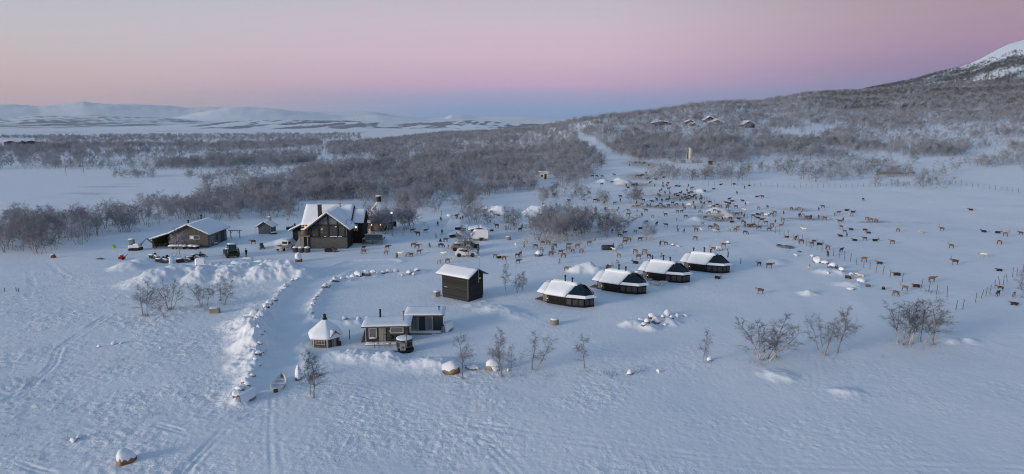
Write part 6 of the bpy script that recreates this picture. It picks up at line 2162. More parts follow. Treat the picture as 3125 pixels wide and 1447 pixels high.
M['twig_dark'] = twig_mat('bare_birch_twigs', (0.060, 0.052, 0.050), (0.34, 0.325, 0.335), .42)
M['twig_frost'] = twig_mat('frosted_birch_twigs', (0.11, 0.108, 0.115), (0.50, 0.505, 0.55), .52)
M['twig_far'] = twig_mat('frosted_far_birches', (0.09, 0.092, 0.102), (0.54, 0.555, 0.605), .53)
M['twig_hill'] = twig_mat('dark_hill_birches', (0.05, 0.05, 0.053), (0.28, 0.28, 0.295), .36)
M['bark'] = plain('birch_bark', (0.24, 0.20, 0.17), 0.85, 0.5, 3, stretch=(3, 3, 1.2), tint=(0.38, 0.34, 0.31))


def segs_to_mesh(name, S, n, mat):
    """S: rows of x0 y0 z0 x1 y1 z1 r0 r1; open prisms with n sides"""
    S = np.array(S, float)
    a, b = S[:, 0:3], S[:, 3:6]
    d = b - a
    d /= np.maximum(1e-9, np.linalg.norm(d, axis=1))[:, None]
    ref = np.where(np.abs(d[:, 2:3]) > .9, np.array([[1., 0, 0]]), np.array([[0, 0, 1.]]))
    p = np.cross(d, ref)
    p /= np.maximum(1e-9, np.linalg.norm(p, axis=1))[:, None]
    q = np.cross(d, p)
    V = []
    for e_, r_ in ((a, S[:, 6]), (b, S[:, 7])):
        for k in range(n):
            an = 2 * math.pi * k / n
            V.append(e_ + (p * math.cos(an) + q * math.sin(an)) * r_[:, None])
    V = np.stack(V, 1)
    base = (np.arange(len(S)) * 2 * n)[:, None]
    F = np.concatenate([base + np.array([[k, (k + 1) % n, n + (k + 1) % n, n + k]]) for k in range(n)], 0)
    me = mesh_from_np(name, V.reshape(-1, 3), F, n > 4)
    me.materials.append(M[mat])
    return me


def birch(seed, stems, nb, n2, n3, rt, twig, lean=.25, low=.3, droop=.15, spread=.42, bush=False):
    """a bare mountain birch of height 1: trunk segments, crown segments"""
    rnd = random.Random(seed)
    T, K = [], []

    def bend(p, d, L, k, wob, up):
        out = [p]
        d = d.normalized()
        for _ in range(k):
            d = (d + Vector((rnd.gauss(0, wob), rnd.gauss(0, wob), rnd.gauss(0, wob) + up))).normalized()
            p = p + d * (L / k)
            out.append(p)
        return out

    def put(lst, path, r0, r1):
        k = len(path) - 1
        for i in range(k):
            ra, rb = r0 + (r1 - r0) * i / k, r0 + (r1 - r0) * (i + 1) / k
            lst.append((*path[i], *path[i + 1], ra, rb))
    for s in range(stems):
        an = 2 * math.pi * (s + rnd.random() * .7) / stems
        ln = lean * (1 if stems > 1 else .45) * rnd.uniform(.5, 1.3)
        base = Vector((math.cos(an) * .02 * stems, math.sin(an) * .02 * stems, -.03))
        L = rnd.uniform(.8, 1.0) if s else 1.0
        path = bend(base, Vector((math.cos(an) * ln, math.sin(an) * ln, 1)), L, 8, .11, .03)
        rr = rt * rnd.uniform(.75, 1.0) * (1.0 if stems == 1 else .8)
        T.append([])
        put(T[-1], path[:6], rr, rr * .55)
        put(K, path[5:], rr * .55, rr * .12)
        for b_ in range(nb):
            f = low + (1 - low) * (b_ + rnd.random()) / nb
            i = min(7, int(f * 8))
            p = path[i].lerp(path[i + 1], f * 8 - i)
            a2 = rnd.random() * 6.28
            Lb = spread * (1.15 - f) ** .6 * rnd.uniform(.55, 1.15) * .75 + .06
            d = Vector((math.cos(a2), math.sin(a2), rnd.uniform(.35, 1.1)))
            bp = bend(p, d, Lb, 4, .22, .03)
            r1 = rr * .34 * (1.1 - f * .6)
            put(K, bp, r1, r1 * .3)
            for c_ in range(n2):
                g = .25 + .75 * (c_ + rnd.random()) / n2
                j = min(3, int(g * 4))
                p2 = bp[j].lerp(bp[j + 1], g * 4 - j)
                d2 = (bp[j + 1] - bp[j]).normalized() + Vector((rnd.gauss(0, .7), rnd.gauss(0, .7), rnd.gauss(0, .5) + .15))
                L2 = Lb * rnd.uniform(.35, .65)
                tp = bend(p2, d2, L2, 2, .25, -droop * .4)
                put(K, tp, twig * 1.7, twig)
                for e_ in range(n3):
                    h = rnd.uniform(.2, 1) * 2
                    j3 = min(1, int(h))
                    p3 = tp[j3].lerp(tp[j3 + 1], h - j3)
                    d3 = (tp[j3 + 1] - tp[j3]).normalized() + Vector((rnd.gauss(0, .8), rnd.gauss(0, .8), rnd.gauss(0, .6) - droop))
                    q_ = p3 + d3.normalized() * L2 * rnd.uniform(.4, .9)
                    K.append((*p3, *q_, twig, twig * .45))
    return T, K


def birch_meshes(tag_, n, mat, **kw):
    out = []
    for i in range(n):
        k = {a: (b[i % len(b)] if isinstance(b, list) else b) for a, b in kw.items()}
        T, K = birch(abs(hash_(tag_)) + i * 13, **k)
        out.append([segs_to_mesh('birch_trunk', t_, 6, 'bark') for t_ in T] + [segs_to_mesh('birch_crown', K, 3, mat)])
    return out


def hash_(s):
    return sum((i + 1) * ord(c) for i, c in enumerate(s))


HERO = birch_meshes('hero', 6, 'twig_dark', stems=[1, 3, 2, 1, 4, 2], nb=[20, 12, 15, 24, 10, 14], n2=7, n3=6, rt=[.019, .017, .018, .015, .017, .019], twig=.0012, lean=.32, low=[.24, .28, .28, .2, .28, .24], spread=[.40, .40, .45, .34, .42, .48])
MID = birch_meshes('middle', 6, 'twig_frost', stems=[1, 3, 2, 4, 2, 3], nb=[16, 9, 12, 8, 13, 10], n2=6, n3=4, rt=.016, twig=.0024, lean=.45, low=.25, spread=[.48, .5, .55, .5, .6, .45])


def place_tree(meshes, x, y, h, rz, label, group, width=1.0, tilt=0.0):
    t = thing('birch_tree', label, 'birch', (x, y, hz(x, y)), rz, group)
    for me in meshes:
        o = bpy.data.objects.new('crown' if me is meshes[-1] else 'trunk', me)
        C.objects.link(o)
        o.parent = t
        o.scale = (h * width, h * width, h)
        o.rotation_euler = (tilt, 0, 0)
    return t


# single trees one can name: photo pixel of the foot, row of the top, variant, width, label
SINGLE = [
    (437, 962, 872, 0, .9, 'slender birch, left stem of the two-stem clump on the left field'), (450, 963, 858, 3, .8, 'slender birch, right stem of the two-stem clump on the left field'),
    (503, 968, 880, 2, 1.0, 'small leaning birch on the left field below the plough bank'), (521, 946, 858, 4, 1.0, 'bushy many-stemmed birch on the left field'),
    (613, 932, 862, 1, 1.25, 'wide leaning birch on the left field'), (632, 935, 875, 0, .9, 'thin birch right beside the wide leaning one on the left field'), (672, 917, 842, 3, 1.0, 'upright dark birch behind the tan block'), (684, 931, 858, 2, 1.0, 'twisted birch right of the tan block'), (652, 912, 872, 0, .8, 'faint little birch behind the tan block'),
    (944, 1208, 1072, 3, .8, 'tall birch, left of the twin pair beside the rowing boat'), (957, 1214, 1078, 0, .9, 'tall birch, right of the twin pair beside the rowing boat'),
    (1412, 1155, 1012, 0, .9, 'leaning birch growing beside the big orange boulder'), (1521, 1144, 1004, 3, .6, 'tallest slim birch by the rounded snowy boulder'), (1533, 1148, 1026, 0, .9, 'upright birch right of the tallest slim one'),
    (1562, 1148, 1054, 3, .7, 'small thin birch between two larger foreground birches'), (1627, 1131, 1021, 2, 1.15, 'spreading crooked birch, right of the foreground group'), (1785, 1127, 1029, 0, .95, 'single round-crowned birch standing alone in the foreground'),
    (2148, 1110, 1008, 3, .8, 'slender birch with two tufted crowns in the foreground slope'), (2318, 1100, 972, 1, 1.25, 'wide drooping birch, left half of the big foreground pair'), (2340, 1103, 963, 2, 1.25, 'wide drooping birch, right half of the big foreground pair'), (2371, 1096, 1010, 0, .9, 'small birch right under the big foreground pair'),
    (2512, 1083, 958, 4, .9, 'birch with several stems leaning left on the right slope'), (2552, 1078, 935, 0, .9, 'straight birch beside the left-leaning one on the right slope'), (2750, 1048, 925, 4, 1.1, 'dark many-stemmed birch, left of the dense clump by the fence end'), (2776, 1050, 908, 1, 1.0, 'tall dark birch in the middle of the dense clump by the fence end'),
    (2815, 1045, 925, 2, 1.0, 'dark birch behind the dense clump by the fence end'), (2846, 1050, 902, 0, 1.2, 'birch with reddish trunk, right of the dense clump by the fence end'), (3117, 909, 825, 3, 1.0, 'birch cut by the right picture edge at the leaning fence'),
    (1544, 886, 803, 3, .7, 'thin curved birch, leftmost behind the tall shed'), (1576, 893, 828, 2, .9, 'forked birch between two thin ones behind the tall shed'), (1592, 890, 830, 0, .7, 'thin birch, rightmost of three behind the tall shed'),
    (549, 786, 692, 0, 1.0, 'frosted birch standing before the garage gable'), (1418, 786, 700, 1, .75, 'frosted birch in front of the white car'), (1427, 788, 705, 0, .9, 'frosted birch right in front of the white car door'),
]
for u, v, top, k, w_, lb in SINGLE:
    x_, y_ = G(u, v)
    zc_ = y_ * CP + HC * SP
    h_ = (v - top) * zc_ / FPX / CP
    place_tree(HERO[k] if v > 800 else MID[k % 6], x_, y_, h_, (u * 7.3) % 6.28, lb, 'single birches', w_)

# groves whose trees can still be told apart: polygon of feet in the photo, count, height range, place phrase
GROVES = [
    ([(0, 700), (70, 690), (160, 690), (250, 690), (330, 680), (350, 715), (280, 745), (180, 765), (90, 785), (0, 795)], 62, (4.5, 7.0), 'in the birch belt by the left edge'),
    ([(330, 660), (470, 640), (620, 650), (720, 650), (800, 650), (850, 665), (790, 668), (690, 680), (560, 672), (470, 690), (380, 715), (340, 700)], 52, (4.5, 6.5), 'in the belt behind the garage'),
    ([(800, 640), (925, 630), (925, 665), (870, 680), (820, 660)], 14, (5, 7.5), 'behind the gap from shed to lodge'),
    ([(930, 600), (1110, 598), (1110, 612), (930, 614)], 20, (6, 7.5), 'in the wood behind the lodge'),
    ([(1125, 705), (1180, 706), (1178, 714), (1130, 708)], 7, (6, 7.3), 'before the hexagonal hut'),
    ([(1222, 680), (1260, 682), (1258, 708), (1228, 712)], 8, (4.5, 6), 'right of the hexagonal hut'),
    ([(1210, 620), (1330, 610), (1340, 655), (1240, 660)], 16, (4.5, 6.5), 'on the slope behind the lamp post'),
    ([(1350, 600), (1470, 605), (1465, 655), (1370, 650)], 14, (4.5, 6), 'on the slope behind the kiosk'),
    ([(1420, 668), (1500, 670), (1498, 688), (1430, 686)], 8, (4, 5.5), 'just behind the kiosk roof'),
    ([(1540, 680), (1575, 690), (1570, 706), (1545, 702)], 4, (4.5, 6), 'by the well ring near the grove'),
    ([(1612, 700), (1680, 690), (1800, 690), (1795, 730), (1700, 745), (1625, 742)], 34, (5.0, 6.8), 'in the dense grove amid the herd'),
    ([(1810, 690), (1900, 690), (1895, 725), (1830, 728)], 12, (4, 5.5), 'right of the dense grove'),
    ([(1965, 725), (2000, 728), (1996, 746), (1970, 742)], 3, (3.6, 4.4), 'in the small clump by the third cabin'),
    ([(1920, 618), (1945, 618), (1942, 628), (1925, 628)], 4, (5, 6), 'in the round clump amid feeding reindeer'),
    ([(1640, 590), (1800, 580), (1880, 600), (1870, 640), (1750, 640), (1650, 630)], 22, (4, 5.5), 'scattered past the white mounds'),
]


def in_poly(px, py, poly):
    c = np.zeros(np.shape(px), bool)
    j = len(poly) - 1
    for i in range(len(poly)):
        xi, yi = poly[i]
        xj, yj = poly[j]
        c ^= ((yi > py) != (yj > py)) & (px < (xj - xi) * (py - yi) / (yj - yi + 1e-12) + xi)
        j = i
    return c


FORM = ['single-stemmed', 'three-stemmed', 'two-stemmed', 'four-stemmed', 'broad two-stemmed', 'narrow three-stemmed']
rng_t = np.random.default_rng(11)
for gi, (poly, n, (h0, h1), where) in enumerate(GROVES):
    W_ = np.array([G(u, v) for u, v in poly])
    lo, hi = W_.min(0), W_.max(0)
    got = []
    tries = 0
    while len(got) < n and tries < 6000:
        tries += 1
        x_, y_ = lo + rng_t.random(2) * (hi - lo)
        if in_poly(np.array(x_), np.array(y_), W_) and all((x_ - a) ** 2 + (y_ - b) ** 2 > 1.1 for a, b in got):
            got.append((x_, y_))
    by = {}
    for x_, y_ in got:
        by.setdefault(int(rng_t.integers(6)), []).append((x_, y_))
    for k, lst in by.items():
        lst.sort(key=lambda p: p[0] / p[1])
        for i, (x_, y_) in enumerate(lst):
            lab = f'{FORM[k]} birch {where}' + (f', {nth(i)} such from left' if len(lst) > 1 else '')
            place_tree(MID[k], x_, y_, float(rng_t.uniform(h0, h1)), float(rng_t.random() * 6.28), lab, 'birches ' + where, float(rng_t.uniform(.85, 1.2)))

# ------------------------------------------------------------------ the wood beyond: too many to count
def far_birch(seed, nbr, twig, stems=2):
    T, K = birch(seed, stems, nbr, 4, 2, .02, twig, .45, .2, .1, .55)
    return [q for t_ in T for q in t_] + K


def wood_source(name, n, mat, nbr, twig):
    col = bpy.data.collections.new(name + '_kinds')
    for i in range(n):
        me = segs_to_mesh(name, far_birch(500 + i * 17 + len(name), nbr, twig, 1 + (i % 3)), 3, mat)
        o = bpy.data.objects.new(f'{name}_kind', me)
        col.objects.link(o)
    return col


def scatter(name, P_, sc, col, label, seed=0):
    """one object: a birch at each point (geometry nodes)"""
    me = bpy.data.meshes.new(name)
    me.vertices.add(len(P_))
    me.vertices.foreach_set('co', np.asarray(P_, np.float32).ravel())
    a = me.attributes.new('size', 'FLOAT', 'POINT')
    a.data.foreach_set('value', np.asarray(sc, np.float32))
    o = bpy.data.objects.new(name, me)
    C.objects.link(o)
    o['kind'] = 'stuff'
    o['label'] = label
    ng = bpy.data.node_groups.new(name, 'GeometryNodeTree')
    ng.interface.new_socket('Geometry', in_out='INPUT', socket_type='NodeSocketGeometry')
    ng.interface.new_socket('Geometry', in_out='OUTPUT', socket_type='NodeSocketGeometry')
    N, L = ng.nodes, ng.links
    gi, go = N.new('NodeGroupInput'), N.new('NodeGroupOutput')
    ci = N.new('GeometryNodeCollectionInfo')
    ci.inputs['Collection'].default_value = col
    ci.inputs['Separate Children'].default_value = True
    ci.inputs['Reset Children'].default_value = True
    ip = N.new('GeometryNodeInstanceOnPoints')
    ip.inputs['Pick Instance'].default_value = True
    L.new(gi.outputs[0], ip.inputs['Points'])
    L.new(ci.outputs[0], ip.inputs['Instance'])
    ri = N.new('FunctionNodeRandomValue')
    ri.data_type = 'INT'
    ri.inputs['Min'].default_value = 0
    ri.inputs['Max'].default_value = len(col.objects) - 1
    ri.inputs['Seed'].default_value = seed
    for s_ in ri.outputs:
        if s_.type == 'INT':
            L.new(s_, ip.inputs['Instance Index'])
    rv = N.new('FunctionNodeRandomValue')
    rv.data_type = 'FLOAT_VECTOR'
    rv.inputs[0].default_value = (-.06, -.06, 0)
    rv.inputs[1].default_value = (.06, .06, 6.28)
    rv.inputs['Seed'].default_value = seed + 5
    for s_ in rv.outputs:
        if s_.type == 'VECTOR':
            L.new(s_, ip.inputs['Rotation'])
    na = N.new('GeometryNodeInputNamedAttribute')
    na.data_type = 'FLOAT'
    na.inputs['Name'].default_value = 'size'
    L.new(na.outputs[0], ip.inputs['Scale'])
    L.new(ip.outputs[0], go.inputs[0])
    md = o.modifiers.new('birches', 'NODES')
    md.node_group = ng
    return o


def scatter_area(n, rmin, rmax, umin, umax, seed):
    """points spread evenly over a sector of ground"""
    g = np.random.default_rng(seed)
    r = np.sqrt(g.uniform(rmin ** 2, rmax ** 2, n))
    t = np.arctan((g.uniform(umin, umax, n) - W0 / 2) * CP / FPX)
    x, y = r * np.sin(t), r * np.cos(t)
    return x, y, g


# how wooded the ground is, by feet position in the photo: (polygon, cover 0..1)
COVER = [
    ([(1900, 480), (2250, 492), (2600, 470), (2800, 440), (3260, 430), (3260, 200), (2600, 240), (1900, 320)], .42), ([(2000, 520), (3260, 540), (3260, 430), (2000, 470)], .17), ([(2350, 470), (3260, 470), (3260, 380), (2600, 395)], .3),
    ([(0, 520), (560, 520), (800, 500), (1000, 480), (1000, 420), (0, 415)], .26), ([(0, 600), (560, 590), (620, 540), (0, 510)], .07),
    ([(820, 640), (940, 614), (1120, 614), (1215, 645), (1340, 605), (1480, 600), (1560, 590), (1680, 575), (1790, 560), (1830, 520), (1860, 480), (1800, 440), (1760, 415), (1760, 360), (1500, 390), (1200, 425), (1000, 440), (1000, 500), (860, 540), (720, 580), (560, 630), (560, 650), (700, 655)], 1.0),
    ([(560, 640), (700, 585), (860, 545), (1000, 500), (1010, 470), (860, 480), (760, 520), (620, 560)], .25),
    ([(1815, 440), (1880, 478), (1960, 490), (2080, 492), (2250, 480), (2250, 470), (2180, 420), (2160, 395), (2300, 392), (2400, 430), (2480, 440), (2560, 420), (2700, 400), (2900, 380), (3260, 370), (3260, 160), (2900, 200), (2640, 240), (2400, 262), (2200, 285), (1950, 315), (1830, 330), (1760, 345), (1780, 420)], .95),
    ([(1950, 492), (2080, 505), (2250, 500), (2340, 520), (2500, 535), (2600, 530), (2700, 545), (2700, 500), (2500, 470), (2300, 470), (2100, 480)], .34),
    ([(1960, 520), (2060, 525), (2240, 530), (2240, 545), (2080, 555), (1990, 545)], .6),
    ([(2050, 395), (2250, 400), (2420, 405), (2600, 420), (2760, 430), (2760, 468), (2600, 475), (2400, 480), (2200, 492), (2050, 492)], .62),
    ([(2200, 500), (2680, 505), (2690, 566), (2450, 562), (2200, 552)], .32),
    ([(2790, 442), (2920, 442), (2920, 474), (2790, 474)], .6), ([(2666, 528), (2880, 530), (2890, 575), (2700, 580)], .36), ([(2950, 480), (3125, 478), (3125, 515), (2950, 515)], .32), ([(2900, 392), (3125, 388), (3125, 420), (2900, 420)], .4),
    ([(1790, 480), (1960, 490), (2080, 492), (2250, 492), (2250, 300), (1950, 330), (1760, 350), (1790, 420)], .9),
    ([(2400, 440), (2700, 405), (3125, 380), (3125, 470), (2900, 470), (2700, 470), (2500, 460)], .16),
    ([(2640, 560), (2780, 570), (2860, 575), (2840, 590), (2700, 585)], .5),
    ([(2820, 470), (2920, 470), (2920, 482), (2820, 480)], .5), ([(3000, 500), (3125, 500), (3125, 520), (3000, 520)], .3),
    ([(0, 500), (180, 512), (180, 485), (420, 480), (560, 478), (640, 468), (640, 455), (300, 455), (0, 470)], .55),
    ([(0, 468), (700, 466), (980, 448), (980, 432), (700, 440), (300, 444), (140, 448), (0, 455)], .85),
    ([(480, 520), (620, 520), (760, 510), (960, 500), (980, 470), (860, 470), (700, 482), (560, 490), (480, 505)], .8),
    ([(340, 535), (470, 535), (470, 545), (345, 545)], .6),
    ([(560, 540), (760, 525), (800, 540), (620, 560)], .3),
    ([(0, 440), (1100, 428), (1100, 404), (0, 410)], .33),
]
GAPS = [([(2082, 500), (2128, 500), (2128, 545), (2082, 545)], .05), ([(1632, 550), (1690, 550), (1690, 600), (1632, 600)], .1), ([(1755, 418), (1790, 418), (1850, 450), (1905, 490), (1860, 496), (1800, 455)], 0), ([(990, 480), (1150, 482), (1150, 502), (990, 508)], .2), ([(1195, 520), (1250, 505), (1290, 480), (1260, 470), (1200, 500)], .35),
        ([(1330, 640), (1345, 600), (1370, 590), (1385, 640)], .2), ([(1590, 540), (1700, 540), (1700, 575), (1580, 570)], .25), ([(1540, 600), (1660, 600), (1660, 640), (1540, 640)], .1),
        ([(2330, 400), (2430, 395), (2600, 375), (2500, 420), (2400, 430)], .25), ([(300, 470), (560, 462), (640, 465), (640, 455), (300, 452)], .4), ([(0, 425), (110, 425), (110, 448), (0, 448)], .1),
        ([(1230, 640), (1320, 645), (1325, 690), (1235, 690)], 0), ([(2255, 385), (2330, 385), (2330, 400), (2255, 402)], .45), ([(1985, 372), (2090, 372), (2090, 392), (1985, 392)], .6), ([(2140, 374), (2230, 374), (2230, 390), (2140, 390)], .6)]


def cover_at(x, y, z):
    u0, v = proj(x, y, z)
    u = np.clip(u0, 2, 3123)          # the woods go on beyond the picture's sides
    c = np.zeros(len(x))
    c = np.where((u0 < -4) & (v > 690) & (v < 785), .35, c)
    for poly, k in COVER:
        c = np.maximum(c, k * in_poly(u, v, poly))
    for poly, k in GAPS:
        c = np.where(in_poly(u, v, poly), c * k, c)
    return c, u0, v


def build_woods():
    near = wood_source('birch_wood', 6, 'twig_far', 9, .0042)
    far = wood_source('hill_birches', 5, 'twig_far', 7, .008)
    dark = wood_source('mountain_birches', 4, 'twig_hill', 7, .009)
    for nm, lb, col, n, r0, r1, u0, u1, dens, hh, seed, dk in (
            ('birch_wood', 'dense frosted birch wood behind the houses and up the hill', near, 36000, 150, 520, -620, 3760, 1.0, (3.4, 7.4), 1, False),
            ('distant_birch_wood', 'far frosted birch wood over the valley floor and hill crest', far, 90000, 520, 1500, -620, 3760, 1.0, (3.6, 7.6), 2, False),
            ('mountain_birches', 'dark birch scrub on the mountain flank', dark, 64000, 900, 2550, 2150, 3760, 1.0, (4.5, 7.5), 3, True)):
        x, y, g = scatter_area(n, r0, r1, u0, u1, seed)
        z = macro(x, y)
        nz_ = noise(x / 26, y / 26, 61) + .5 * noise(x / 9, y / 9, 62)
        c, u, v = cover_at(x, y, z)
        if dk:
            tl = sstep(218, 160, z + 40 * noise(x / 120, y / 120, 63))
            c = np.where(r_of(x, y) > 1300, .8, c) * sstep(2350, 2600, u) * tl * (.35 + .9 * sstep(-.25, .35, noise(x / 160, y / 70, 64)))
            c = np.where(r_of(x, y) < 1150, c * .6, c)
        p = np.clip(c * (1.0 + 1.1 * nz_) - .12 * (c < .6), 0, 1) * (0.72 if not dk else .9)
        keep = g.random(len(x)) < p
        u_ok = (u > -620) & (u < 3760)
        keep &= u_ok
        P_ = np.stack([x, y, z - .1], 1)[keep]
        if nm == 'birch_wood':
            P_[:, 2] += detail(P_[:, 0], P_[:, 1])
        sc = g.uniform(hh[0], hh[1], len(P_)) * np.clip(.85 + .4 * nz_[keep], .6, 1.25)
        print(nm, len(P_))
        scatter(nm, P_, sc, col, lb, seed)


def r_of(x, y):
    return np.hypot(x, y)


build_woods()
# ------------------------------------------------------------------ reindeer
def coat_mat(name, back, flank, leg, neck):
    """dark back, paler flank and neck, dark legs; a little different on each animal"""
    m, nt, b = new_mat(name)
    L = nt.links.new
    tcn = mnode(nt, 'ShaderNodeTexCoord')
    oi = mnode(nt, 'ShaderNodeObjectInfo')
    sp = mnode(nt, 'ShaderNodeSeparateXYZ')
    L(tcn.outputs['Object'], sp.inputs[0])
    n1 = mnode(nt, 'ShaderNodeTexNoise')
    n1.inputs['Scale'].default_value = 5
    L(tcn.outputs['Object'], n1.inputs['Vector'])
    w = mnode(nt, 'ShaderNodeMath', operation='MULTIPLY_ADD')
    w.inputs[1].default_value = .25
    L(n1.outputs[0], w.inputs[0])
    L(sp.outputs['Z'], w.inputs[2])
    cr = mnode(nt, 'ShaderNodeValToRGB')
    ramp(cr, [(.42, (*leg, 1)), (.66, (*leg, 1)), (.74, (*flank, 1)), (.95, (*flank, 1)), (1.0, (*back, 1))], 'LINEAR')
    dv = mnode(nt, 'ShaderNodeMath', operation='MULTIPLY')
    dv.inputs[1].default_value = .92
    L(w.outputs[0], dv.inputs[0])
    L(dv.outputs[0], cr.inputs[0])
    mr_ = mnode(nt, 'ShaderNodeMapRange')
    mr_.inputs['From Min'].default_value = .38
    mr_.inputs['From Max'].default_value = .55
    L(sp.outputs['X'], mr_.inputs['Value'])
    up_ = mnode(nt, 'ShaderNodeMapRange')
    up_.inputs['From Min'].default_value = .45
    up_.inputs['From Max'].default_value = .7
    L(sp.outputs['Z'], up_.inputs['Value'])
    mm = mnode(nt, 'ShaderNodeMath', operation='MULTIPLY')
    L(mr_.outputs[0], mm.inputs[0])
    L(up_.outputs[0], mm.inputs[1])
    mx = mnode(nt, 'ShaderNodeMix', data_type='RGBA')
    L(mm.outputs[0], mx.inputs[0])
    L(cr.outputs[0], mx.inputs[6])
    mx.inputs[7].default_value = (*neck, 1)
    hs = mnode(nt, 'ShaderNodeHueSaturation')
    vr = mnode(nt, 'ShaderNodeMapRange')
    vr.inputs['To Min'].default_value = .8
    vr.inputs['To Max'].default_value = 1.6
    L(oi.outputs['Random'], vr.inputs['Value'])
    L(vr.outputs[0], hs.inputs['Value'])
    L(mx.outputs[2], hs.inputs['Color'])
    L(hs.outputs[0], b.inputs['Base Color'])
    b.inputs['Roughness'].default_value = .95
    b.inputs['Specular IOR Level'].default_value = .05
    return m


COAT = {'d': coat_mat('dark_reindeer_coat', (.058, .036, .028), (.125, .080, .058), (.040, .026, .020), (.19, .135, .10)), 'b': coat_mat('brown_reindeer_coat', (.085, .050, .034), (.19, .125, .085), (.048, .030, .022), (.33, .25, .19)),
        'g': coat_mat('grey_reindeer_coat', (.17, .135, .11), (.33, .28, .23), (.10, .075, .06), (.42, .36, .30)), 'w': coat_mat('white_reindeer_coat', (.60, .54, .45), (.68, .63, .55), (.50, .43, .36), (.70, .65, .56))}
M['antler'] = plain('antler', (.17, .13, .10), .8, .2)


def skin_mesh(name, J, E_, lv=1):
    """continuous body grown over a joint skeleton; returns a finished mesh"""
    me = bpy.data.meshes.new(name)
    me.from_pydata([j[0] for j in J], E_, [])
    bm = bmesh.new()
    bm.from_mesh(me)
    bm.verts.layers.skin.verify()
    bm.to_mesh(me)
    bm.free()
    lay = me.skin_vertices[0].data
    for i, j in enumerate(J):
        lay[i].radius = (j[1], j[2] if len(j) > 2 else j[1])
        lay[i].use_root = (i == 0)
    o = bpy.data.objects.new(name, me)
    C.objects.link(o)
    o.modifiers.new('skin', 'SKIN').use_smooth_shade = True
    o.modifiers.new('subdiv', 'SUBSURF').levels = lv
    dg = bpy.context.evaluated_depsgraph_get()
    out = bpy.data.meshes.new_from_object(o.evaluated_get(dg))
    bpy.data.objects.remove(o)
    out.name = name
    return out


def reindeer_mesh(pose):
    # x forward, z up; withers about 1.0 m
    zb = 0.0 if pose != 'l' else -.46
    J = [((-.44, 0, .86), .225), ((-.15, 0, .82), .26), ((.14, 0, .81), .265), ((.40, 0, .84), .235)]
    E_ = [(0, 1), (1, 2), (2, 3)]
    if pose == 'z':
        nk = [((.55, 0, .82), .14), ((.72, 0, .58), .11), ((.84, 0, .32), .10), ((.92, 0, .16), .085), ((.98, 0, .06), .055)]
    elif pose == 'w':
        nk = [((.55, 0, .90), .14), ((.74, 0, .93), .11), ((.90, 0, .95), .105), ((1.02, 0, .90), .08), ((1.12, 0, .86), .055)]
    else:
        nk = [((.55, 0, .92), .155), ((.70, 0, 1.02), .125), ((.82, 0, 1.09), .11), ((.96, 0, 1.04), .085), ((1.06, 0, .99), .06)]
    b = len(J)
    J += nk
    E_ += [(3, b)] + [(b + i, b + i + 1) for i in range(4)]
    for s in (-1, 1):       # ears
        J.append(((nk[2][0][0] - .06, s * .13, nk[2][0][2] + .08), .025))
        E_.append((b + 2, len(J) - 1))
    J.append(((-.62, 0, .93), .05))     # tail
    E_.append((0, len(J) - 1))
    if pose == 'l':
        for s in (-1, 1):
            k = len(J)
            J += [((-.38, s * .2, .66), .11), ((-.1, s * .26, .56), .06), ((-.42, s * .28, .50), .045), ((-.2, s * .3, .50), .04)]
            E_ += [(0, k), (k, k + 1), (k + 1, k + 2), (k + 2, k + 3)]
            k = len(J)
            J += [((.36, s * .16, .62), .09), ((.6, s * .2, .54), .055), ((.38, s * .22, .50), .042)]
            E_ += [(3, k), (k, k + 1), (k + 1, k + 2)]
    else:
        st = {'s': (0, .04, 0, .05), 'w': (.14, -.12, -.12, .16), 'z': (.05, -.08, .1, -.06)}[pose]
        for i, s in enumerate((-1, 1)):
            dh, df = st[i], st[2 + i]
            k = len(J)      # hind: stifle forward, hock back, near-upright shank
            J += [((-.42 + dh * .3, s * .13, .66), .12), ((-.34 + dh * .6, s * .14, .54), .075), ((-.50 + dh, s * .13, .36), .045), ((-.46 + dh, s * .13, .14), .034), ((-.42 + dh, s * .13, .02), .05, .042)]
            E_ += [(0, k)] + [(k + q, k + q + 1) for q in range(4)]
            k = len(J)      # fore: elbow, wrist, hoof
            J += [((.36 + df * .2, s * .13, .62), .085), ((.34 + df * .5, s * .13, .42), .048), ((.36 + df, s * .13, .16), .034), ((.40 + df, s * .13, .02), .05, .042)]
            E_ += [(3, k)] + [(k + q, k + q + 1) for q in range(3)]
    J = [((p[0][0], p[0][1], p[0][2] + zb),) + tuple(p[1:]) for p in J]
    me = skin_mesh('reindeer_body', J, E_)
    me.materials.append(COAT['b'])
    head = nk[2][0]
    return me, (head[0], head[2] + zb)


def antler_mesh(hx, hz_, low):
    m = MB()
    for s in (-1, 1):
        if low:      # head down: antlers sweep forward and up
            P_ = [(hx - .03, s * .06, hz_ + .06), (hx + .10, s * .16, hz_ + .22), (hx + .20, s * .22, hz_ + .46), (hx + .30, s * .20, hz_ + .60)]
        else:
            P_ = [(hx - .03, s * .05, hz_ + .07), (hx - .16, s * .14, hz_ + .26), (hx - .14, s * .24, hz_ + .50), (hx + .02, s * .25, hz_ + .66)]
        m.tube(P_, [.02, .018, .015, .01], 5)
        m.tube([P_[1], (P_[1][0] + .16, s * .10, P_[1][2] + .10)], [.018, .01], 4)
        m.tube([P_[2], (P_[2][0] - .12, s * .26, P_[2][2] + .10)], [.016, .01], 4)
    o = m.build('antlers', 'antler', None)
    me = o.data
    bpy.data.objects.remove(o)
    return me


RD = {}
for p_ in 'szwl':
    bm_, hd_ = reindeer_mesh(p_)
    RD[p_] = (bm_, antler_mesh(hd_[0], hd_[1], p_ == 'z'))

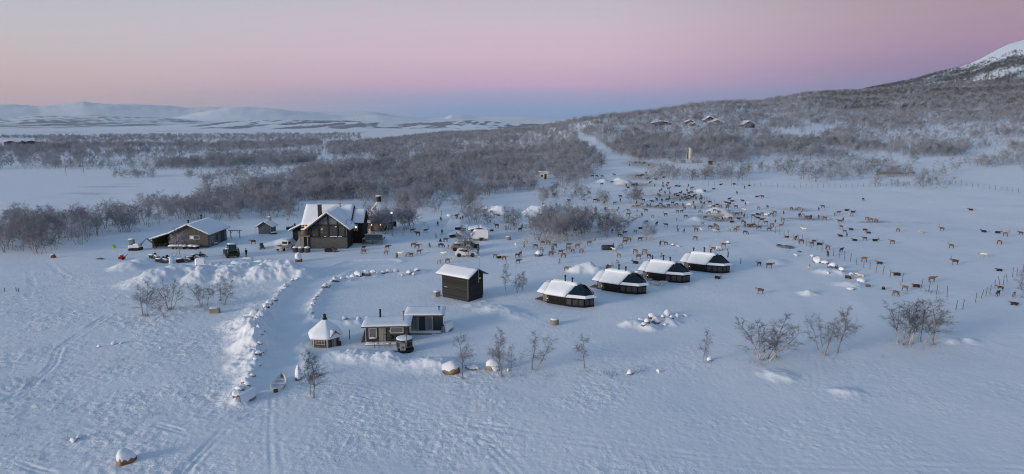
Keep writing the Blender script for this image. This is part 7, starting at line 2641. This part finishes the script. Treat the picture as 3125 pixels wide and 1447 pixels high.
HERD = """1259,710.5 dsR 1275,721 dsL 1299,712 bsR 1331,728 gsA 1336,690 dsA 1346,676 dsA 1349,716 bsA 1344,739 blA 1360,740 bwR 1261,755 bsR 1273.5,759 bwR 1311,756.6 dsA 1345,758 bzR 1368,762 gsA 1279,775 bsR 1255,783 bwR 1352,783.5 wsR
1340,806 gsR 1366,803 bsR 1393,664 dsR 1389,672 dlL 1405,674 bsA 1412,669 dsA 1395,694 dsA 1501,704 dlL 1516,694 dsL 1496,680 gsA 1521,664 bsL 1543,700 gsA 1568,691 dsA 1593,695 dsA 1587,706 dsA 1604,744 gsR 1599,757 gsA 1574,758 wsA
1634,761 bsL 1511,788 bsR 1524,789 blL 1539,794 bsR 1579,787 dsR 1587,785 bsA 1581,803 dsR 1576,667 bsL 1110,762 dwR 1110.5,775 bwR 1182,760 dwR 1179,776 bsR 1211,788 bzA 1222,781 wsR 1245,783 gwR 773,746 dsL 1689,599 dsR 1756,590 dsA
1676,629 blR 1657,628 bsA 1698,639 dsA 1799,593 dsA 1737,617 dsL 1815,616 dsR 1825,618 gsL 1843,624 dsT 1876,625 dsR 1894,605 dsL 1893,616 gsA 1815,645 gsA 1819,642 bsA 1846,643 dsA 1863,640 wlL 1888,640 dsA 1882,647 gsL 1917,647 dsL
1944,646 gsA 1971,648 dsL 1932,635 bsR 1946,635 dsR 1958,630 bsL 1942,625 dsA 1976,632 dsA 1984,632 dsA 1990,621 dsL 1963,617 dsL 1942,667 wsL 1959,661 bsA 1991,664 gsL 1994,676 wsL 1973,681 dzL 1917,687 gsA 1954,699 dlR 1939,712 gsR
1917,661 dsR 1846,669 dlL 1833,681 dlR 1830,687 dlR 1868,711 dsA 1888,701 dsR 1907,716 dsR 1891,725 dzR 1907,734 dsR 1920,738 bsR 1907,744 dwR 1894,756 gsR 1871,754 gsA 1874,768 wsL 1953,736 dsR 1798,749 bsR 1815,734 gsA 1762,759 bsR
1655,749 bsL 1693,758 bsL 1673,748 bsL 1644,736 gsA 1756,711 dsR 1716,714 dsR 1636,694 dsR 1650,664 dsR 1653,771 bsR 1682,784 dwR 1686,769 bsA 1711,778 bsR 1720,788 bsR 1734,770 bsR 1735,757 dsR 1748,773 bsR 1775,773 bwR 1707,805 gsA
1728,828 bsR 1857,825 bsR 1888,784 bsL 1884,806 gsA 1938,773 bsL 1967,774 bsR 1948,791 bsR 1940,805 dlL 1941,840 wzL 1980,787 bsL 2018,785 gsA 2176,766 bsL 2207,755 bsL 1980,864 gsL 2020,873 wwR 2189,851 blR 2002,871 wlL 2015,747 dsA
2032,746 dsL 2013,588 bsA 2019,584 gsA 2029,593 dsA 2040,581 bsR 2035,571 bsA 2024,573 wsA 2038,564 bsR 2063,569 dlR 2072,570 blR 2101,570 dsA 2097,586 dsA 2111,579 dsR 2103,591 dlL 2112,588 dlL 2119,598 blR 2090,601 dsA 2009,600 dsA
2014,603 gsA 2044,593 gsA 2043,609 gsA 2061,599 dsR 2068,600 dlR 2075,594 bsR 2080,591 bsA 2036,615 dsR 2052,624 bsR 2065,628 dzL 2075,615 dsA 2082,611 dsA 2084,628 dsA 2091,609 bsR 2099,613 bzL 2103,604 dsL 2112,604 dlR 2116,623 bsA
2103,630 wzL 2007,634 dzL 2015,628 dzR 2024,635 dzR 2040,632 dsL 2020,617 gsA 2004,614 dsA 2088,641 bsL 2067,650 bsL 2080,650 dsR 2031,661 dsL 2092,665 dzR 2065,674 gsA 2004,688 dsA 2033,692 dsL 2067,696 gsA 2068,708 bsA 2087,710 gsA
2124,707 bsL 2139,707 wsA 2151,673 bsR 2143,687 gsR 2167,698 dzR 2180,691 gsA 2184,695 bzR 2190,708 bsL 2182,710 wsL 2136,650 bzR 2141,637 gsA 2121,639 dsA 2114,637 wsA 2140,623 bsA 2138,613 bsR 2140,605 dsA 2149,625 dsA 2124,611 wsA
2166,618 dlL 2165,635 wsR 2175,634 bsL 2180,636 bsA 2199,635 bsR 2219,640 dsR 2221,633 dsR 2225,613 dsR 2233,616 dlR 2226,622 dlL 2216,624 wsL 2221,651 dsR 2238,659 dsA 2249,659 dsR 2263,658 bsA 2271,664 bsA 2273,647 wsL 2246,637 dsL
2228,672 dzL 2233,679 dlR 2253,671 dlR 2204,671 dsA 2163,654 bzL 2180,653 dzR 2187,648 dzL 2191,657 dsA 2189,672 bzR 2181,668 gzL 2195,676 gzR 2272,577 gsA 2287,569 blL 2249,593 gsA 2177,578 wlR 2150,588 dlR 2267,615 dlL 2275,628 dsA
2283,625 wsL 2199,565 dlR 2241,564 dlL 2225,708 gsL 2244,707 dsL 2250,701 bsL 2268,683 dzR 2273,693 dsA 2284,692 dzR 2327,606 dsL 2309,603 dlR 2315,640 bsL 2342,636 dsA 2364,654 dsL 2354,660 bzL 2364,663 gsR 2324,659 bzL 2312,656 dlR
2337,662 wsR 2313,667 dlL 2298,665 bsR 2324,677 dsR 2337,684 bsL 2356,692 bsR 2347,705 dsR 2317,699 dzL 2293,693 dzL 2300,692 dzR 2366,681 dsA 2388,675 bsL 2391,654 dsA 2382,693 bsL 2390,686 gsA 2454,707 wsL 2511,635 dsL 2498,644 dsA
2449,645 gsA 2437,640 bzL 2415,640 bsL 2441,647 gzR 2439,661 dsA 2449,661 gzL 2461,667 dzR 2469,667 dzL 2475,666 bsA 2498,666 dsA 2516,671 bsL 2547,659 bsA 2274,716 dzR 2428,733 bsA 2402,725 blL 2445,744 bsL 2477,750 bsL 2483,737 glR
2420,733 wlL 2316,813 bsL 2347,819 dsR 2121,733 bwL 2320,897 bsL 2559,655 dsR 2598,662 gsL 2583,643 dlR 2602,649 dlR 2562,680 dsL 2572,675 dsA 2567,697 bsL 2598,702 blL 2639,702 blR 2651,711 dlL 2646,672 bsR 2658,677 dzL 2673,679 bsL
2577,711 bsL 2584,721 dsA 2565,721 dlL 2609,734 dlL 2639,732 dsL 2670,734 dlR 2723,742 dsL 2741,707 bsR 2813,712 wlL 2874,706 dsL 2903,756 bsL 2914,808 dsL 3003,709 dlL 3044,712 blR 3068,721 bsR 3115,717 dsL 3049,746 bsL 3003,784 wzL
3050,828 dlL 3052,888 dsL 3044,905 dsA 3093,908 gsA 3096,932 blL 2843,861 dsR 2738,840 blL 2685,806 blL 2637,799 bsR 2567,769 dsA 2526,761 bsR 2526,784 bsA 2500,747 dlR 2733,903 bwL 2760,888 bsL 2797,877 blL 2696,882 dlT 2648,875 glR
2588,848 blR 2628,843 wlL 2468,825 wsA 2963,642 dlL 2634,613 bsL 1836,565 bsR 1867,560 dsR 1838,542 bsL 1808,541 dzL 1821,541 dzR 1911,568 dsA 1917,577 bsL 1931,568 dzR 1938,567 dzL 1945,567 dsA 1984,562 bsR 1998,571 dsA 2002,553 dsL
2023,564 dsA 1960,540 dsL 1945,539 dzL 1952,540 dzR 1978,549 bzL 1972,531 dsA 1921,507 bsA 1940,499 dzL 1951,499 bzR 1966,501 bzL 1980,506 dlR 1875,538 dsL 2025,542 dlR"""
ZONES = [  # (test on photo pixel, phrase)
    (lambda u, v: u < 1000, 'by the tractor yard'), (lambda u, v: u < 1235, 'on the snow before the lodge'), (lambda u, v: u < 1320 and v > 700, 'past the short post'), (lambda u, v: u < 1480 and v < 702, 'on the slope behind the cars'),
    (lambda u, v: u < 1480, 'around the parked cars'), (lambda u, v: u < 1620 and v < 715, 'between kiosk and grove'), (lambda u, v: u < 1625, 'behind the tall shed'), (lambda u, v: u < 1800 and v > 800, 'behind the first glass cabin'),
    (lambda u, v: u < 1800 and v > 726, 'along the front of the grove'), (lambda u, v: u < 1800, 'among the grove birches'), (lambda u, v: u < 2110 and v > 815, 'at the glass cabin walls'), (lambda u, v: u < 2060 and v > 728, 'by the feed bale'),
    (lambda u, v: u < 1900 and v > 600, 'right of the grove'), (lambda u, v: u < 2000 and v > 600, 'below the round birch clump'), (lambda u, v: u < 2000, 'on the far feeding strip'), (lambda u, v: u < 2125 and v < 600, 'at the top of the feeding ground'),
    (lambda u, v: u < 2060 and v < 650, 'in the dense feeding crowd'), (lambda u, v: u < 2125 and v < 645, 'crowding the hay patch'), (lambda u, v: u < 2125, 'in open snow below the hay'), (lambda u, v: u < 2215 and v < 645, 'at the upper fence'),
    (lambda u, v: u < 2215 and v < 685, 'at the snowy hay heap'), (lambda u, v: u < 2215, 'below the snowy hay heap'), (lambda u, v: u < 2300 and v < 645, 'just beyond the upper fence'), (lambda u, v: u < 2300 and v < 730, 'by the leaning fence posts'),
    (lambda u, v: u < 2400 and v < 672, 'in the pasture past the fence'), (lambda u, v: u < 2400 and v < 730, 'along the fence middle'), (lambda u, v: u < 2400, 'past the last glass cabin'), (lambda u, v: u < 2540 and v < 715, 'at the brown feeding patch'),
    (lambda u, v: u < 2540, 'by the rock field fence'), (lambda u, v: u < 2700 and v < 745, 'in the middle pasture'), (lambda u, v: v > 795 and u < 2900, 'at the lower fence'), (lambda u, v: u < 2930, 'in the open right pasture'), (lambda u, v: v > 820, 'by the leaning fence'), (lambda u, v: True, 'near the right picture edge')]
FACE = {'R': 0.0, 'L': math.pi, 'A': math.pi / 2, 'T': -math.pi / 2}
COATW = {'d': 'dark brown', 'b': 'brown', 'g': 'pale grey', 'w': 'white'}
POSEW = {'s': 'standing', 'w': 'walking', 'z': 'grazing', 'l': 'lying'}
FACEW = {'R': 'facing right', 'L': 'facing left', 'A': 'tail-on', 'T': 'head-on'}
_it = HERD.split()
rows_, seen_ = [], []
for a_, c_ in zip(_it[::2], _it[1::2]):
    u_, v_ = map(float, a_.split(','))
    if all(abs(u_ - p) + abs(v_ - q) > 4 for p, q in seen_):
        seen_.append((u_, v_))
        rows_.append((u_, v_, c_[0], c_[1], c_[2]))
rows_.sort(key=lambda r_: -r_[1])
far_rows = rows_[298:]
rows_ = rows_[:298]
byk = {}
for r_ in rows_:
    zn = next(ph for fn, ph in ZONES if fn(r_[0], r_[1]))
    byk.setdefault((r_[2], r_[3], r_[4], zn), []).append(r_)
rr_ = random.Random(77)


def put_reindeer(r_, label, parent=True):
    u, v, c, p, f = r_
    x, y = G(u, v)
    t = thing('reindeer', label, 'reindeer', (x, y, hz(x, y) - .03), FACE[f] + rr_.gauss(0, .28) + math.atan2(x, y) * -1.0, 'reindeer herd') if parent else None
    s = rr_.uniform(.8, 1.04) * (1.0 if c != 'g' else .9)
    t.scale = (s, s, s)
    o = bpy.data.objects.new('body', RD[p][0])
    C.objects.link(o)
    o.parent = t
    o.material_slots[0].link = 'OBJECT'
    o.material_slots[0].material = COAT[c]
    if rr_.random() < .28:
        a = bpy.data.objects.new('antlers', RD[p][1])
        C.objects.link(a)
        a.parent = t
    return t


for (c, p, f, zn), lst in byk.items():
    lst.sort()
    for i, r_ in enumerate(lst):
        put_reindeer(r_, f'{COATW[c]} reindeer {POSEW[p]} {zn}, {FACEW[f]}' + (f', {nth(i)} such from left' if len(lst) > 1 else ''))
# the few farthest animals, joined
if far_rows:
    bmx = bmesh.new()
    for u, v, c, p, f in far_rows:
        x, y = G(u, v)
        n0 = len(bmx.verts)
        bmx.from_mesh(RD[p][0])
        bmx.verts.ensure_lookup_table()
        mt_ = Matrix.Translation((x, y, hz(x, y) - .03)) @ Matrix.Rotation(FACE[f] + rr_.gauss(0, .3), 4, 'Z')
        for vv in bmx.verts[n0:]:
            vv.co = mt_ @ vv.co
    me_ = bpy.data.meshes.new('far_reindeer')
    bmx.to_mesh(me_)
    bmx.free()
    me_.materials.append(plain('far_reindeer_coat', (.08, .055, .042), .95, .4, .2))
    o_ = bpy.data.objects.new('far_reindeer', me_)
    C.objects.link(o_)
    o_['kind'] = 'stuff'
    o_['label'] = 'farthest reindeer of the herd at the feeding strip'

# ------------------------------------------------------------------ heath twigs and tufts poking through the snow
def tufts():
    g = np.random.default_rng(5)
    S = []

    def clump(x, y, n, h, sp):
        z = hz(x, y)
        for _ in range(n):
            a, r_ = g.random() * 6.28, g.random() * sp
            bx, by = x + r_ * math.cos(a), y + r_ * math.sin(a)
            S.append((bx, by, z - .05, bx + g.normal(0, .4) * h, by + g.normal(0, .4) * h, z + h * g.uniform(.5, 1), .012, .004))
    for u, v, n, h, sp in ((445, 965, 50, .5, .6), (521, 948, 60, .6, .7), (502, 969, 14, .35, .3), (615, 937, 50, .4, .9), (640, 945, 40, .4, .9), (672, 919, 34, .5, .5), (685, 933, 24, .4, .5), (560, 945, 16, .3, 1.2), (1533, 1150, 20, .3, .5), (1562, 1150, 18, .3, .6), (1590, 1148, 20, .3, .8),
                           (1630, 1132, 20, .3, .6), (1670, 1150, 36, .3, 1.4), (1790, 1135, 24, .3, .8), (1850, 1145, 44, .35, 1.5), (1880, 1148, 30, .35, 1.4), (1955, 1135, 34, .35, 1.5), (2160, 1108, 20, .35, .6), (2330, 1105, 60, .3, 2.2), (2372, 1097, 14, .4, .3), (2300, 1112, 30, .3, 1.6),
                           (2520, 1088, 50, .3, 2.2), (2690, 1090, 16, .3, .8), (2760, 1054, 60, .4, 2.2), (2846, 1052, 30, .4, 1.0), (3117, 910, 20, .3, .4), (58, 1165, 60, .35, 2.6), (380, 1095, 36, .3, 1.6), (180, 1220, 20, .3, 1.0), (380, 930, 20, .3, .8), (470, 1265, 50, .3, 2.0), (40, 1330, 30, .3, 1.6),
                           (2850, 893, 60, .4, 1.8), (2830, 892, 30, .4, 1.5), (1412, 1157, 14, .3, .3), (958, 1216, 14, .3, .3)):
        x, y = G(u, v)
        clump(x, y, n, h, sp)
    for _ in range(900):
        u, v = g.uniform(0, 760), 860 + 560 * g.random() ** 1.2
        x, y = G(u, v)
        if noise(x / 12, y / 12, 81) > -.05:
            clump(x, y, 3, .22, .25)
    me = segs_to_mesh('heath_twigs', S, 3, 'twig_dark')
    o = bpy.data.objects.new('heath_twigs', me)
    o['kind'] = 'stuff'
    o['label'] = 'dark heath twigs poking through the snow'
    C.objects.link(o)


tufts()
# ------------------------------------------------------------------ the frosty air
def haze():
    bm = bmesh.new()
    bmesh.ops.create_cube(bm, size=1.0)
    me = bpy.data.meshes.new('haze')
    x0, x1, y0, y1, z0, z1 = -14000, 14000, -3000, 17500, -60, 640
    for v in bm.verts:
        v.co = ((x0 + x1) / 2 + v.co.x * (x1 - x0), (y0 + y1) / 2 + v.co.y * (y1 - y0), (z0 + z1) / 2 + v.co.z * (z1 - z0))
    bm.to_mesh(me)
    bm.free()
    m = bpy.data.materials.new('haze')
    m.use_nodes = True
    nt = m.node_tree
    nt.nodes.clear()
    pv = nt.nodes.new('ShaderNodeVolumePrincipled')
    pv.inputs['Color'].default_value = (0.82, 0.90, 1.0, 1)
    pv.inputs['Density'].default_value = 0.000026
    pv.inputs['Anisotropy'].default_value = 0.1
    out = nt.nodes.new('ShaderNodeOutputMaterial')
    nt.links.new(pv.outputs[0], out.inputs['Volume'])
    me.materials.append(m)
    o = bpy.data.objects.new('haze', me)
    o['kind'] = 'stuff'
    o['label'] = 'thin frosty haze over the valley'
    C.objects.link(o)


haze()
